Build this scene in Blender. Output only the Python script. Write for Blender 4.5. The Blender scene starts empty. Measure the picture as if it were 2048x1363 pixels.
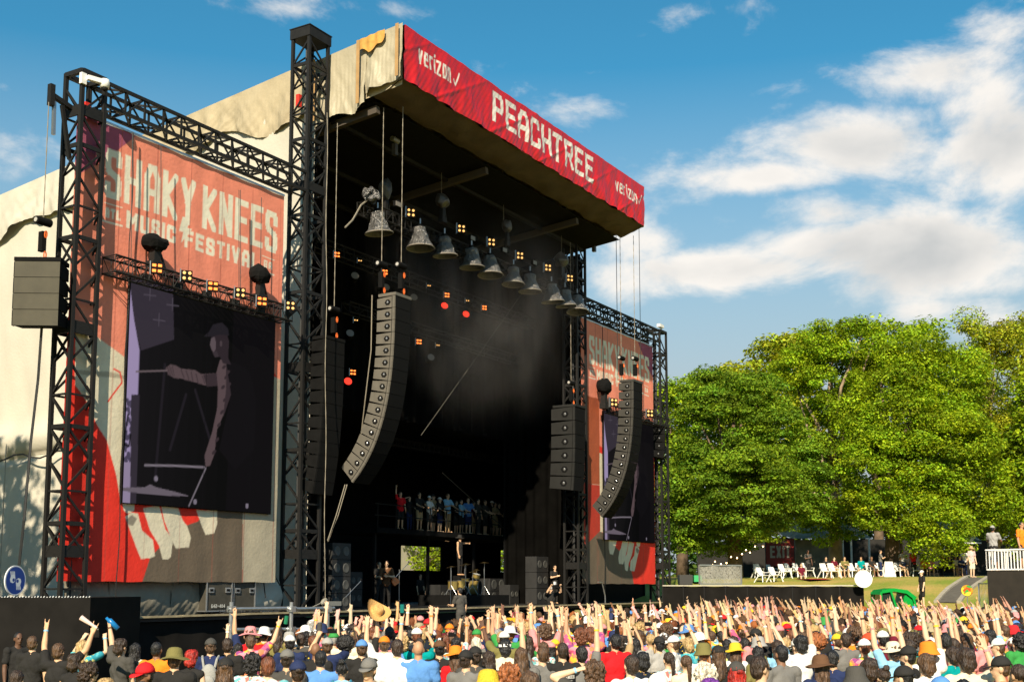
import bpy, bmesh, math, random
import numpy as np
from math import radians, sin, cos, pi, sqrt, atan2, asin
from mathutils import Vector, Matrix, noise

random.seed(7); rng = np.random.default_rng(7)
SC = bpy.context.scene
COL = SC.collection

# ------------------------------------------------------------------ camera
FPX, CXP, CYP, HZP, VPX = 2400., 1024., 887., 1172., 2464.
CAMZ = 2.55
_th = math.atan((HZP - CYP) / FPX)
_ez = np.array([0, cos(_th), -sin(_th)])
_ex = np.array([(VPX - CXP) / FPX, -(HZP - CYP) / FPX, -1.]); _ex -= _ez * (_ex @ _ez); _ex /= np.linalg.norm(_ex)
_ey = np.cross(_ez, _ex)
RW = np.array([_ex, _ey, _ez])
CAM = np.array([0, 0, CAMZ])
cam = bpy.data.cameras.new('camera'); camo = bpy.data.objects.new('camera', cam); COL.objects.link(camo)
M4 = Matrix.Identity(4)
for i in range(3):
    for j in range(3): M4[i][j] = RW[i][j]
    M4[i][3] = CAM[i]
camo.matrix_world = M4
cam.sensor_width = 36.; cam.lens = 36. * FPX / 2048.; cam.shift_y = (CYP - 681.5) / 2048.
cam.clip_end = 3000; cam.clip_start = .1
SC.camera = camo

def ray(u, v): return RW @ np.array([(u - CXP) / FPX, -(v - CYP) / FPX, -1.])
def at(u, v, x=None, y=None, z=None, d=None):
    """world point seen at photo pixel (u,v) on the plane x=, y=, z= or at depth d"""
    r = ray(u, v)
    t = d if d is not None else ((x - CAM[0]) / r[0] if x is not None else (y - CAM[1]) / r[1] if y is not None else (z - CAM[2]) / r[2])
    return Vector(CAM + r * t)

# ------------------------------------------------------------------ light, sky, exposure
SUN_AZ, SUN_EL = radians(202), radians(34)       # direction TO the sun, azimuth from +X
sdir = Vector((cos(SUN_AZ) * cos(SUN_EL), sin(SUN_AZ) * cos(SUN_EL), sin(SUN_EL)))
sl = bpy.data.lights.new('sun', 'SUN'); sl.energy = 5.0; sl.angle = radians(.55); sl.color = (1, .86, .65)
so = bpy.data.objects.new('sun', sl); COL.objects.link(so); so.location = sdir * 200
so.rotation_euler = sdir.to_track_quat('Z', 'Y').to_euler()
SC.view_settings.view_transform = 'Standard'; SC.view_settings.look = 'None'
SC.view_settings.gamma = 1; SC.view_settings.use_curve_mapping = False; SC.view_settings.exposure = 0.68
SC.cycles.use_denoising = True
try: SC.cycles.denoiser = 'OPENIMAGEDENOISE'
except Exception: pass
SC.cycles.max_bounces = 6; SC.cycles.transparent_max_bounces = 12; SC.cycles.volume_bounces = 0
SC.cycles.caustics_reflective = False; SC.cycles.caustics_refractive = False

W = bpy.data.worlds.new('World'); SC.world = W; W.use_nodes = True
nt = W.node_tree; nt.nodes.clear()
def N(t, **k):
    n = nt.nodes.new(t)
    for a, b in k.items():
        if a.startswith('i_'): n.inputs[a[2:]].default_value = b
        else: setattr(n, a, b)
    return n
def L(a, b): nt.links.new(a, b)
def MA(op, a, b=None, c=None, clamp=False):
    n = nt.nodes.new('ShaderNodeMath'); n.operation = op; n.use_clamp = clamp
    for i, q in enumerate((a, b, c)):
        if q is None: continue
        if isinstance(q, (int, float)): n.inputs[i].default_value = q
        else: nt.links.new(q, n.inputs[i])
    return n.outputs[0]
def world_nodes():
    sky = N('ShaderNodeTexSky', sky_type='NISHITA'); sky.sun_disc = False
    sky.sun_elevation = SUN_EL; sky.sun_rotation = pi / 2 - SUN_AZ
    sky.air_density = 1.0; sky.dust_density = .3; sky.ozone_density = 2.5; sky.altitude = 300
    tint = N('ShaderNodeMix', data_type='RGBA', blend_type='MULTIPLY'); tint.inputs[0].default_value = 1
    L(sky.outputs[0], tint.inputs[6]); tint.inputs[7].default_value = SKY_TINT
    tc = N('ShaderNodeTexCoord'); sep = N('ShaderNodeSeparateXYZ'); L(tc.outputs['Generated'], sep.inputs[0])
    X, Y, Z = sep.outputs
    az = MA('ARCTAN2', Y, X); el = MA('ARCSINE', Z)
    def ang(u, v):
        r = ray(u, v); r = r / np.linalg.norm(r)
        return atan2(r[1], r[0]), asin(r[2])
    mask = None
    for (u, v, ru, rv, s) in CLOUDS:
        a0, e0 = ang(u, v); a1, _ = ang(u + ru, v); _, e1 = ang(u, v - rv)
        da = MA('DIVIDE', MA('SUBTRACT', az, a0), abs(a1 - a0)); de = MA('DIVIDE', MA('SUBTRACT', el, e0), abs(e1 - e0))
        q = MA('ADD', MA('MULTIPLY', da, da), MA('MULTIPLY', de, de))
        g = MA('MULTIPLY', MA('EXPONENT', MA('MULTIPLY', q, -1.0)), s)
        mask = g if mask is None else MA('MAXIMUM', mask, g)
    # cloud lobes: fractal noise in direction space, flattened vertically
    def fb(off_e, scale, det, rough):
        cmb = N('ShaderNodeCombineXYZ'); L(az, cmb.inputs[0]); L(MA('MULTIPLY', MA('ADD', el, off_e), 1.7), cmb.inputs[1])
        n = N('ShaderNodeTexNoise'); n.inputs['Scale'].default_value = scale; n.inputs['Detail'].default_value = det
        n.inputs['Roughness'].default_value = rough; n.inputs['Distortion'].default_value = .25; L(cmb.outputs[0], n.inputs['Vector'])
        return n.outputs[0]
    f1 = fb(0, 8, 12, .62); f2 = fb(.025, 7, 5, .5); big = fb(3.7, 2.2, 3, .5)
    wide = MA('MULTIPLY', MA('SUBTRACT', big, .54, clamp=True), 2.6)      # thin cloud elsewhere in the sky
    m = MA('MAXIMUM', mask, MA('MULTIPLY', wide, .6))
    d = MA('ADD', m, MA('MULTIPLY', MA('SUBTRACT', f1, .5), 2.1))
    dens = N('ShaderNodeMapRange'); dens.interpolation_type = 'SMOOTHSTEP'; L(d, dens.inputs[0]); dens.inputs[1].default_value = .22; dens.inputs[2].default_value = .80
    d2 = MA('ADD', m, MA('MULTIPLY', MA('SUBTRACT', f2, .5), 2.1))
    shade = N('ShaderNodeMapRange'); L(d2, shade.inputs[0]); shade.inputs[1].default_value = .55; shade.inputs[2].default_value = 1.5
    cc = N('ShaderNodeMix', data_type='RGBA'); L(shade.outputs[0], cc.inputs[0])
    cc.inputs[6].default_value = CLOUD_HI; cc.inputs[7].default_value = CLOUD_LO
    # thin milkiness toward the horizon
    hz = N('ShaderNodeMapRange'); L(el, hz.inputs[0]); hz.inputs[1].default_value = .14; hz.inputs[2].default_value = .42; hz.inputs[3].default_value = 1.0; hz.inputs[4].default_value = 0
    hm = N('ShaderNodeMix', data_type='RGBA'); L(hz.outputs[0], hm.inputs[0]); L(tint.outputs[2], hm.inputs[6]); hm.inputs[7].default_value = HAZE_COL
    mx = N('ShaderNodeMix', data_type='RGBA'); L(MA('MULTIPLY', dens.outputs[0], .93), mx.inputs[0]); L(hm.outputs[2], mx.inputs[6]); L(cc.outputs[2], mx.inputs[7])
    bg = N('ShaderNodeBackground'); bg.inputs[1].default_value = SKY_STRENGTH; L(mx.outputs[2], bg.inputs[0])
    out = N('ShaderNodeOutputWorld'); L(bg.outputs[0], out.inputs[0])
SKY_STRENGTH = .078
SKY_TINT = (.36, 1.10, 1.12, 1)
CLOUD_HI = (8.2, 7.7, 7.1, 1); CLOUD_LO = (3.9, 4.05, 4.1, 1); HAZE_COL = (3.95, 4.5, 4.75, 1)
CLOUDS = [(1480, 535, 300, 58, 1.15), (1660, 500, 250, 75, 1.1), (1800, 500, 330, 95, 1.0), (2000, 270, 190, 170, .9), (1740, 285, 250, 85, .85), (1880, 150, 190, 80, .75),
          (1540, 355, 200, 42, .72), (15, 300, 90, 75, .6), (10, 180, 40, 30, .35), (520, 10, 190, 38, .5), (1160, 225, 170, 38, .46),
          (1470, 440, 70, 25, .3), (1850, 625, 130, 32, .5), (2010, 640, 120, 60, .55), (1560, 180, 90, 22, .28), (2040, 560, 120, 50, .5), (1390, 20, 90, 30, .3), (1300, 500, 120, 60, .7), (1500, 590, 250, 22, .45), (1650, 430, 160, 60, .75), (760, 20, 120, 40, .35), (1950, 60, 120, 60, .5)]
world_nodes()

# ------------------------------------------------------------------ helpers
def lk(t, a, b): t.links.new(a, b)
MATS = {}
def mat(name, col, rough=.7, metal=0., var=.0, vscale=3., bump=0., bscale=40., emit=None, estr=0., spec=.4, kind=None, trans=0.):
    if name in MATS: return MATS[name]
    m = bpy.data.materials.new(name); m.use_nodes = True; t = m.node_tree
    b = t.nodes['Principled BSDF']; b.inputs['Roughness'].default_value = rough; b.inputs['Metallic'].default_value = metal
    b.inputs['Specular IOR Level'].default_value = spec
    src = None
    if kind == 'attr':
        a = t.nodes.new('ShaderNodeAttribute'); a.attribute_name = 'Col'; src = a.outputs['Color']
    elif kind == 'obj':
        a = t.nodes.new('ShaderNodeObjectInfo'); src = a.outputs['Color']
    else:
        b.inputs['Base Color'].default_value = (*col, 1)
    if var > 0:
        tc = t.nodes.new('ShaderNodeTexCoord'); n = t.nodes.new('ShaderNodeTexNoise'); n.inputs['Scale'].default_value = vscale; n.inputs['Detail'].default_value = 6
        lk(t, tc.outputs['Object'], n.inputs['Vector'])
        mr = t.nodes.new('ShaderNodeMapRange'); lk(t, n.outputs[0], mr.inputs[0]); mr.inputs[1].default_value = .3; mr.inputs[2].default_value = .7
        mr.inputs[3].default_value = 1 - var; mr.inputs[4].default_value = 1 + var
        mm = t.nodes.new('ShaderNodeVectorMath'); mm.operation = 'SCALE'
        if src is None: mm.inputs[0].default_value = col
        else: lk(t, src, mm.inputs[0])
        lk(t, mr.outputs[0], mm.inputs['Scale']); src = mm.outputs[0]
    if src is not None: lk(t, src, b.inputs['Base Color'])
    if bump > 0:
        tc = t.nodes.new('ShaderNodeTexCoord'); n = t.nodes.new('ShaderNodeTexNoise'); n.inputs['Scale'].default_value = bscale; n.inputs['Detail'].default_value = 5
        lk(t, tc.outputs['Object'], n.inputs['Vector']); bp = t.nodes.new('ShaderNodeBump'); bp.inputs['Strength'].default_value = bump; bp.inputs['Distance'].default_value = .02
        lk(t, n.outputs[0], bp.inputs['Height']); lk(t, bp.outputs[0], b.inputs['Normal'])
    if emit is not None:
        b.inputs['Emission Color'].default_value = (*emit, 1); b.inputs['Emission Strength'].default_value = estr
        if kind == 'attr': lk(t, src, b.inputs['Emission Color'])
    if trans > 0:
        tr = t.nodes.new('ShaderNodeBsdfTranslucent'); tr.inputs[0].default_value = (*col, 1)
        if src is not None: lk(t, src, tr.inputs[0])
        mx = t.nodes.new('ShaderNodeMixShader'); mx.inputs[0].default_value = trans
        lk(t, b.outputs[0], mx.inputs[1]); lk(t, tr.outputs[0], mx.inputs[2]); lk(t, mx.outputs[0], t.nodes['Material Output'].inputs[0])
    MATS[name] = m; return m

def wloc(o):
    v = Vector((0, 0, 0))
    while o is not None: v += o.location; o = o.parent
    return v
def tag(o, label=None, cat=None, group=None, kind=None):
    if label: o['label'] = label
    if cat: o['category'] = cat
    if group: o['group'] = group
    if kind: o['kind'] = kind
    return o
def empty(name, loc, label=None, cat=None, group=None, rz=0):
    o = bpy.data.objects.new(name, None); COL.objects.link(o); o.location = loc; o.rotation_euler = (0, 0, rz); o.empty_display_size = .1
    return tag(o, label, cat, group)
class MB:
    def __init__(s): s.v = []; s.f = []; s.m = []; s.n = 0
    def add(s, vs, fs, mi=0):
        k = s.n; s.v.extend([tuple(p) for p in vs]); s.f.extend([tuple(i + k for i in f) for f in fs]); s.m.extend([mi] * len(fs)); s.n += len(vs); return s
    def box(s, c, d, R=None, mi=0):
        hx, hy, hz = d[0] / 2, d[1] / 2, d[2] / 2; c = Vector(c)
        vs = [Vector((x * hx, y * hy, z * hz)) for z in (-1, 1) for x, y in ((-1, -1), (1, -1), (1, 1), (-1, 1))]
        if R is not None: vs = [R @ p for p in vs]
        return s.add([c + p for p in vs], [(3, 2, 1, 0), (4, 5, 6, 7), (0, 1, 5, 4), (1, 2, 6, 5), (2, 3, 7, 6), (3, 0, 4, 7)], mi)
    def beam(s, p, q, w, h=None, mi=0):
        p = Vector(p); q = Vector(q); h = h or w; d = q - p
        if d.length < 1e-6: return s
        R = d.to_track_quat('Z', 'Y').to_matrix()
        return s.box((p + q) / 2, (w, h, d.length), R, mi)
    def tube(s, pts, r, n=6, mi=0, cap=True):
        pts = [Vector(p) for p in pts]; vs = []; fs = []; K = len(pts); rr = r if isinstance(r, (list, tuple)) else [r] * K
        up = Vector((0.02, .03, 1))
        for i, p in enumerate(pts):
            d = (pts[min(i + 1, K - 1)] - pts[max(i - 1, 0)]).normalized()
            a = d.cross(up if abs(d.z) < .95 else Vector((1, 0, 0))).normalized(); b = d.cross(a)
            for k in range(n): vs.append(p + (a * cos(2 * pi * k / n) + b * sin(2 * pi * k / n)) * rr[i])
        for i in range(K - 1):
            for k in range(n): fs.append((i * n + k, i * n + (k + 1) % n, (i + 1) * n + (k + 1) % n, (i + 1) * n + k))
        if cap: fs += [tuple(range(n - 1, -1, -1)), tuple(range((K - 1) * n, K * n))]
        return s.add(vs, fs, mi)
    def lathe(s, prof, c=(0, 0, 0), n=16, R=None, mi=0, cap=True):
        vs = []; c = Vector(c)
        for r, z in prof:
            for k in range(n):
                p = Vector((r * cos(2 * pi * k / n), r * sin(2 * pi * k / n), z)); vs.append(c + (R @ p if R is not None else p))
        fs = [(i * n + k, i * n + (k + 1) % n, (i + 1) * n + (k + 1) % n, (i + 1) * n + k) for i in range(len(prof) - 1) for k in range(n)]
        if cap: fs += [tuple(range(n - 1, -1, -1)), tuple(range((len(prof) - 1) * n, len(prof) * n))]
        return s.add(vs, fs, mi)
    def ell(s, c, r, n=10, m=7, mi=0, R=None):
        c = Vector(c); vs = []; 
        for i in range(m + 1):
            t = pi * (i + .02) / (m + .04)
            for k in range(n):
                p = Vector((r[0] * sin(t) * cos(2 * pi * k / n), r[1] * sin(t) * sin(2 * pi * k / n), -r[2] * cos(t))); vs.append(c + (R @ p if R is not None else p))
        fs = [(i * n + k, i * n + (k + 1) % n, (i + 1) * n + (k + 1) % n, (i + 1) * n + k) for i in range(m) for k in range(n)]
        fs += [tuple(range(n - 1, -1, -1)), tuple(range(m * n, (m + 1) * n))]
        return s.add(vs, fs, mi)
    def prism(s, poly, axis, a, b, mi=0):
        """extrude a 2-D polygon along an axis; poly coords are the other two axes in order"""
        def P(p, t): return {'x': (t, p[0], p[1]), 'y': (p[0], t, p[1]), 'z': (p[0], p[1], t)}[axis]
        k = len(poly); vs = [P(p, a) for p in poly] + [P(p, b) for p in poly]
        return s.add(vs, [tuple(range(k)), tuple(range(2 * k - 1, k - 1, -1))] + [(i, i + k, (i + 1) % k + k, (i + 1) % k) for i in range(k)], mi)
    def mesh(s, name, off=(0, 0, 0), smooth=False):
        me = bpy.data.meshes.new(name); o = Vector(off)
        me.from_pydata([(p[0] - o.x, p[1] - o.y, p[2] - o.z) for p in s.v], [], s.f)
        if any(s.m): me.polygons.foreach_set('material_index', s.m)
        if smooth: me.polygons.foreach_set('use_smooth', [True] * len(me.polygons))
        me.update(); return me
    def obj(s, name, m, parent=None, smooth=False, **tg):
        off = wloc(parent) if parent else Vector((0, 0, 0))
        me = s.mesh(name, off, smooth)
        for q in (m if isinstance(m, (list, tuple)) else [m]): me.materials.append(q)
        bm = bmesh.new(); bm.from_mesh(me); bmesh.ops.recalc_face_normals(bm, faces=bm.faces); bm.to_mesh(me); bm.free()
        o = bpy.data.objects.new(name, me); COL.objects.link(o)
        if parent: o.parent = parent
        return tag(o, **tg)
    def thing(s, name, m, smooth=False, **tg):
        """single-mesh top-level thing, origin at its lowest middle point"""
        a = np.array(s.v); c = (a.min(0) + a.max(0)) / 2; c[2] = a[:, 2].min()
        me = s.mesh(name, c, smooth)
        for q in (m if isinstance(m, (list, tuple)) else [m]): me.materials.append(q)
        bm = bmesh.new(); bm.from_mesh(me); bmesh.ops.recalc_face_normals(bm, faces=bm.faces); bm.to_mesh(me); bm.free()
        o = bpy.data.objects.new(name, me); COL.objects.link(o); o.location = c
        return tag(o, **tg)
UNIT = {}
def bar(parent, name, p, q, w, m, h=None, twist=None):
    """a straight square bar as an object of its own; all bars of a material share one mesh"""
    key = (m.name, 'bar')
    if key not in UNIT:
        me = MB().box((0, 0, 0), (1, 1, 1)).mesh('bar'); me.materials.append(m); UNIT[key] = me
    p = Vector(p); q = Vector(q); d = q - p
    o = bpy.data.objects.new(name, UNIT[key]); COL.objects.link(o)
    R = d.to_track_quat('Z', 'Y').to_matrix().to_4x4()
    o.parent = parent; o.matrix_parent_inverse.identity()
    off = wloc(parent) if parent else Vector((0, 0, 0))
    o.matrix_local = Matrix.Translation((p + q) / 2 - off) @ R @ Matrix.Diagonal((w, h or w, d.length, 1))
    return o
def copy_tree(o, parent=None):
    c = o.copy(); COL.objects.link(c); c.parent = parent
    for ch in list(o.children): copy_tree(ch, c)
    return c
def grid_mesh(name, NX, NZ, fn, m, parent=None, colors=None, smooth=True, local=False, **tg):
    """fn(s,t)->xyz arrays on an NX x NZ lattice, s,t in 0..1"""
    s, t = np.meshgrid(np.linspace(0, 1, NX), np.linspace(0, 1, NZ)); s = s.ravel(); t = t.ravel()
    P = np.array(fn(s, t)).T.copy()
    off = np.zeros(3) if local else np.array(wloc(parent)) if parent else np.array([P[:, 0].mean(), P[:, 1].mean(), P[:, 2].min()])
    me = bpy.data.meshes.new(name)
    i = np.arange(NX * NZ).reshape(NZ, NX); F = np.stack([i[:-1, :-1], i[:-1, 1:], i[1:, 1:], i[1:, :-1]], -1).reshape(-1, 4)
    me.vertices.add(len(P)); me.vertices.foreach_set('co', (P - off).ravel())
    me.loops.add(F.size); me.loops.foreach_set('vertex_index', F.ravel())
    me.polygons.add(len(F)); me.polygons.foreach_set('loop_start', np.arange(0, F.size, 4))
    me.polygons.foreach_set('use_smooth', np.full(len(F), smooth)); me.update(calc_edges=True)
    if colors is not None:
        ca = me.color_attributes.new('Col', 'FLOAT_COLOR', 'POINT')
        c4 = np.ones((len(P), 4)); c4[:, :3] = colors(s, t); ca.data.foreach_set('color', c4.ravel())
    me.materials.append(m)
    o = bpy.data.objects.new(name, me); COL.objects.link(o)
    if parent: o.parent = parent
    else: o.location = off
    return tag(o, **tg)
def nz(x, y, z=0., sc=1.):
    """cheap smooth value noise made of sines (arrays)"""
    x = np.asarray(x) * sc; y = np.asarray(y) * sc
    return (np.sin(x * 1.7 + 1.3 * np.sin(y * 1.1 + z)) + np.sin(y * 2.3 + 1.7 * np.sin(x * .9 + 2 * z)) + .6 * np.sin(x * 4.1 + y * 3.3 + z) + .4 * np.sin(x * 7.7 - y * 6.1 + 3 * z)) / 3.

# ---- printing flat artwork into vertex colours (no light or shade in it)
FONT = {
 'A': ([(0, 0), (0, .75), (.3, 1), (.7, 1), (1, .75), (1, 0)], [(0, .4), (1, .4)]), 'B': ([(0, 0), (0, 1), (.8, 1), (1, .85), (1, .65), (.8, .52), (0, .52)], [(.8, .52), (1, .38), (1, .12), (.8, 0), (0, 0)]),
 'C': ([(1, .8), (1, .9), (.85, 1), (.15, 1), (0, .85), (0, .15), (.15, 0), (.85, 0), (1, .1), (1, .25)],), 'D': ([(0, 0), (0, 1), (.75, 1), (1, .8), (1, .2), (.75, 0), (0, 0)],),
 'E': ([(1, 1), (0, 1), (0, 0), (1, 0)], [(0, .52), (.85, .52)]), 'F': ([(1, 1), (0, 1), (0, 0)], [(0, .52), (.85, .52)]),
 'G': ([(1, .78), (1, .9), (.85, 1), (.15, 1), (0, .85), (0, .15), (.15, 0), (.85, 0), (1, .12), (1, .48), (.55, .48)],), 'H': ([(0, 0), (0, 1)], [(1, 0), (1, 1)], [(0, .5), (1, .5)]),
 'I': ([(.5, 0), (.5, 1)],), 'J': ([(1, 1), (1, .15), (.8, 0), (.2, 0), (0, .2)],), 'K': ([(0, 0), (0, 1)], [(1, 1), (.1, .5), (1, 0)]), 'L': ([(0, 1), (0, 0), (1, 0)],),
 'M': ([(0, 0), (0, 1), (.5, .45), (1, 1), (1, 0)],), 'N': ([(0, 0), (0, 1), (1, 0), (1, 1)],), 'O': ([(.15, 0), (0, .15), (0, .85), (.15, 1), (.85, 1), (1, .85), (1, .15), (.85, 0), (.15, 0)],),
 'P': ([(0, 0), (0, 1), (.85, 1), (1, .88), (1, .55), (.85, .43), (0, .43)],), 'R': ([(0, 0), (0, 1), (.85, 1), (1, .88), (1, .6), (.85, .48), (0, .48)], [(.6, .48), (1, 0)]),
 'S': ([(1, .78), (1, .9), (.85, 1), (.15, 1), (0, .88), (0, .68), (.15, .56), (.85, .44), (1, .32), (1, .12), (.85, 0), (.15, 0), (0, .1), (0, .22)],),
 'T': ([(0, 1), (1, 1)], [(.5, 1), (.5, 0)]), 'U': ([(0, 1), (0, .15), (.15, 0), (.85, 0), (1, .15), (1, 1)],), 'V': ([(0, 1), (.5, 0), (1, 1)],), 'X': ([(0, 0), (1, 1)], [(0, 1), (1, 0)]),
 'Y': ([(0, 1), (.5, .5), (1, 1)], [(.5, .5), (.5, 0)]), 'Z': ([(0, 1), (1, 1), (0, 0), (1, 0)],), 'W': ([(0, 1), (.25, 0), (.5, .6), (.75, 0), (1, 1)],),
 'v': ([(0, .7), (.5, 0), (1, .7)],), 'e': ([(0, .36), (1, .36), (1, .55), (.8, .7), (.2, .7), (0, .5), (0, .15), (.2, 0), (.95, 0)],), 'r': ([(.1, 0), (.1, .7)], [(.1, .5), (.4, .7), (.9, .7)]),
 'i': ([(.5, 0), (.5, .68)], [(.5, .9), (.5, .96)]), 'z': ([(0, .7), (1, .7), (0, 0), (1, 0)],), 'o': ([(.2, 0), (0, .2), (0, .5), (.2, .7), (.8, .7), (1, .5), (1, .2), (.8, 0), (.2, 0)],), 'n': ([(0, 0), (0, .7)], [(0, .5), (.3, .7), (.75, .7), (1, .5), (1, 0)]),
 '~': ([(0, .55), (.3, .15), (.55, 1.0)],), '-': ([(.1, .5), (.9, .5)],), '0': ([(0, .1), (0, .9), (1, .9), (1, .1), (0, .1)],), '3': ([(0, 1), (1, 1), (1, 0), (0, 0)], [(.2, .5), (1, .5)]), '4': ([(.8, 0), (.8, 1), (0, .3), (1, .3)],), '6': ([(1, 1), (0, 1), (0, 0), (1, 0), (1, .5), (0, .5)],), '1': ([(.5, 0), (.5, 1)],), '2': ([(0, 1), (1, 1), (1, .5), (0, .5), (0, 0), (1, 0)],)}
class Paint:
    def __init__(s, x, z, base): s.x = x; s.z = z; s.c = np.tile(np.array(base, float), (len(x), 1)); 
    def _put(s, idx, cov, col): s.c[idx] = s.c[idx] * (1 - cov[:, None]) + np.array(col) * cov[:, None]
    def poly(s, pts, col, soft=None):
        p = np.array(pts, float); b = (s.x >= p[:, 0].min()) & (s.x <= p[:, 0].max()) & (s.z >= p[:, 1].min()) & (s.z <= p[:, 1].max())
        idx = np.nonzero(b)[0]; cov = np.zeros(len(idx))
        for ox, oz in SS:
            x = s.x[idx] + ox; z = s.z[idx] + oz; ins = np.zeros(len(idx), bool)
            for i in range(len(p)):
                x1, z1 = p[i]; x2, z2 = p[(i + 1) % len(p)]
                if z1 == z2: continue
                c = ((z1 > z) != (z2 > z)) & (x < (x2 - x1) * (z - z1) / (z2 - z1) + x1); ins ^= c
            cov += ins
        s._put(idx, cov / len(SS), col)
    def stroke(s, pts, w, col, sq=False):
        p = np.array(pts, float); h = w / 2
        b = (s.x >= p[:, 0].min() - h) & (s.x <= p[:, 0].max() + h) & (s.z >= p[:, 1].min() - h) & (s.z <= p[:, 1].max() + h)
        idx = np.nonzero(b)[0]; D = np.full(len(idx), 1e9); x = s.x[idx]; z = s.z[idx]
        for i in range(len(p) - 1):
            a = p[i]; d = p[i + 1] - a; l2 = (d @ d) or 1e-9
            t = ((x - a[0]) * d[0] + (z - a[1]) * d[1]) / l2
            if sq:
                Ls = sqrt(l2); al = t * Ls; pp = np.abs((x - a[0]) * d[1] - (z - a[1]) * d[0]) / Ls; D = np.minimum(D, np.maximum(pp, np.maximum(-al, al - Ls))); continue
            t = np.clip(t, 0, 1); D = np.minimum(D, np.hypot(x - a[0] - t * d[0], z - a[1] - t * d[1]))
        s._put(idx, np.clip((h - D) / SSR + .5, 0, 1), col)
    def ell(s, c, r, col, ang=0): s.poly([(c[0] + r[0] * cos(t) * cos(ang) - r[1] * sin(t) * sin(ang), c[1] + r[0] * cos(t) * sin(ang) + r[1] * sin(t) * cos(ang)) for t in np.linspace(0, 2 * pi, 20)[:-1]], col)
    def text(s, txt, x0, x1, z0, z1, th, col, gap=.28, skew=0., flip=False, zf=None):
        """letters filling x0..x1, baseline z0, top z1, stroke thickness th"""
        n = len(txt); ww = [.25 if ch == ' ' else .35 if ch in 'Ii1' else 1.25 if ch == 'M' else 1. for ch in txt]
        u = (x1 - x0) / (sum(ww) + gap * (n - 1)); x = x0
        for ch, w in zip(txt, ww):
            lw = w * u
            if ch in FONT:
                for st in FONT[ch]:
                    q = []
                    for a, b in st:
                        X = x + th / 2 + a * (lw - th); Zb, Zt = z0 + th / 2, z1 - th / 2
                        if ch in 'Ii1': X = x + lw / 2
                        q.append((X + skew * b, Zb + b * (Zt - Zb)))
                    s.stroke(q, th, col, True)
            x += lw + gap * u
SSR = .03; SS = [(-.008, -.008), (.008, -.008), (-.008, .008), (.008, .008)]
def set_res(r):
    global SSR, SS
    SSR = r; SS = [(a * r / 4, b * r / 4) for a in (-1, 1) for b in (-1, 1)]

# ------------------------------------------------------------------ materials
BLK = mat('black_painted_metal', (.013, .0125, .012), .6, .0, spec=.22, var=.25, vscale=6, bump=.15, bscale=60)
BLK2 = mat('matt_black', (.008, .008, .008), .9, var=.2, vscale=4, spec=.08)
DRAPE = mat('black_drape', (.0035, .0033, .003), .95, spec=.03, var=.3, vscale=1.5, bump=.3, bscale=8)
SKIRT = mat('black_scrim', (.012, .011, .010), .9, spec=.08, var=.25, vscale=2)
GALV = mat('galvanised_steel', (.45, .46, .46), .35, .8, var=.15, vscale=12)
STEEL = mat('chrome_steel', (.38, .38, .38), .32, .8)
WHITEP = mat('white_plastic', (.75, .75, .74), .4, var=.05)
REDSTRAP = mat('red_strap', (.6, .03, .02), .6)
ORNG = mat('orange_hook', (.8, .16, .03), .4, .2)
GREYBOX = mat('grey_speaker_side', (.115, .105, .086), .62, var=.12, vscale=4, bump=.1)
GRILLE = mat('speaker_grille', (.008, .008, .008), .85, spec=.08, bump=.4, bscale=160)
OLGRILLE = mat('dusty_speaker_grille', (.060, .054, .036), .7, var=.15, vscale=3, bump=.3, bscale=160)
ROPE = mat('pale_chain', (.24, .21, .16), .6, .2)
CABLE = mat('black_cable', (.02, .02, .02), .6)
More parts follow.
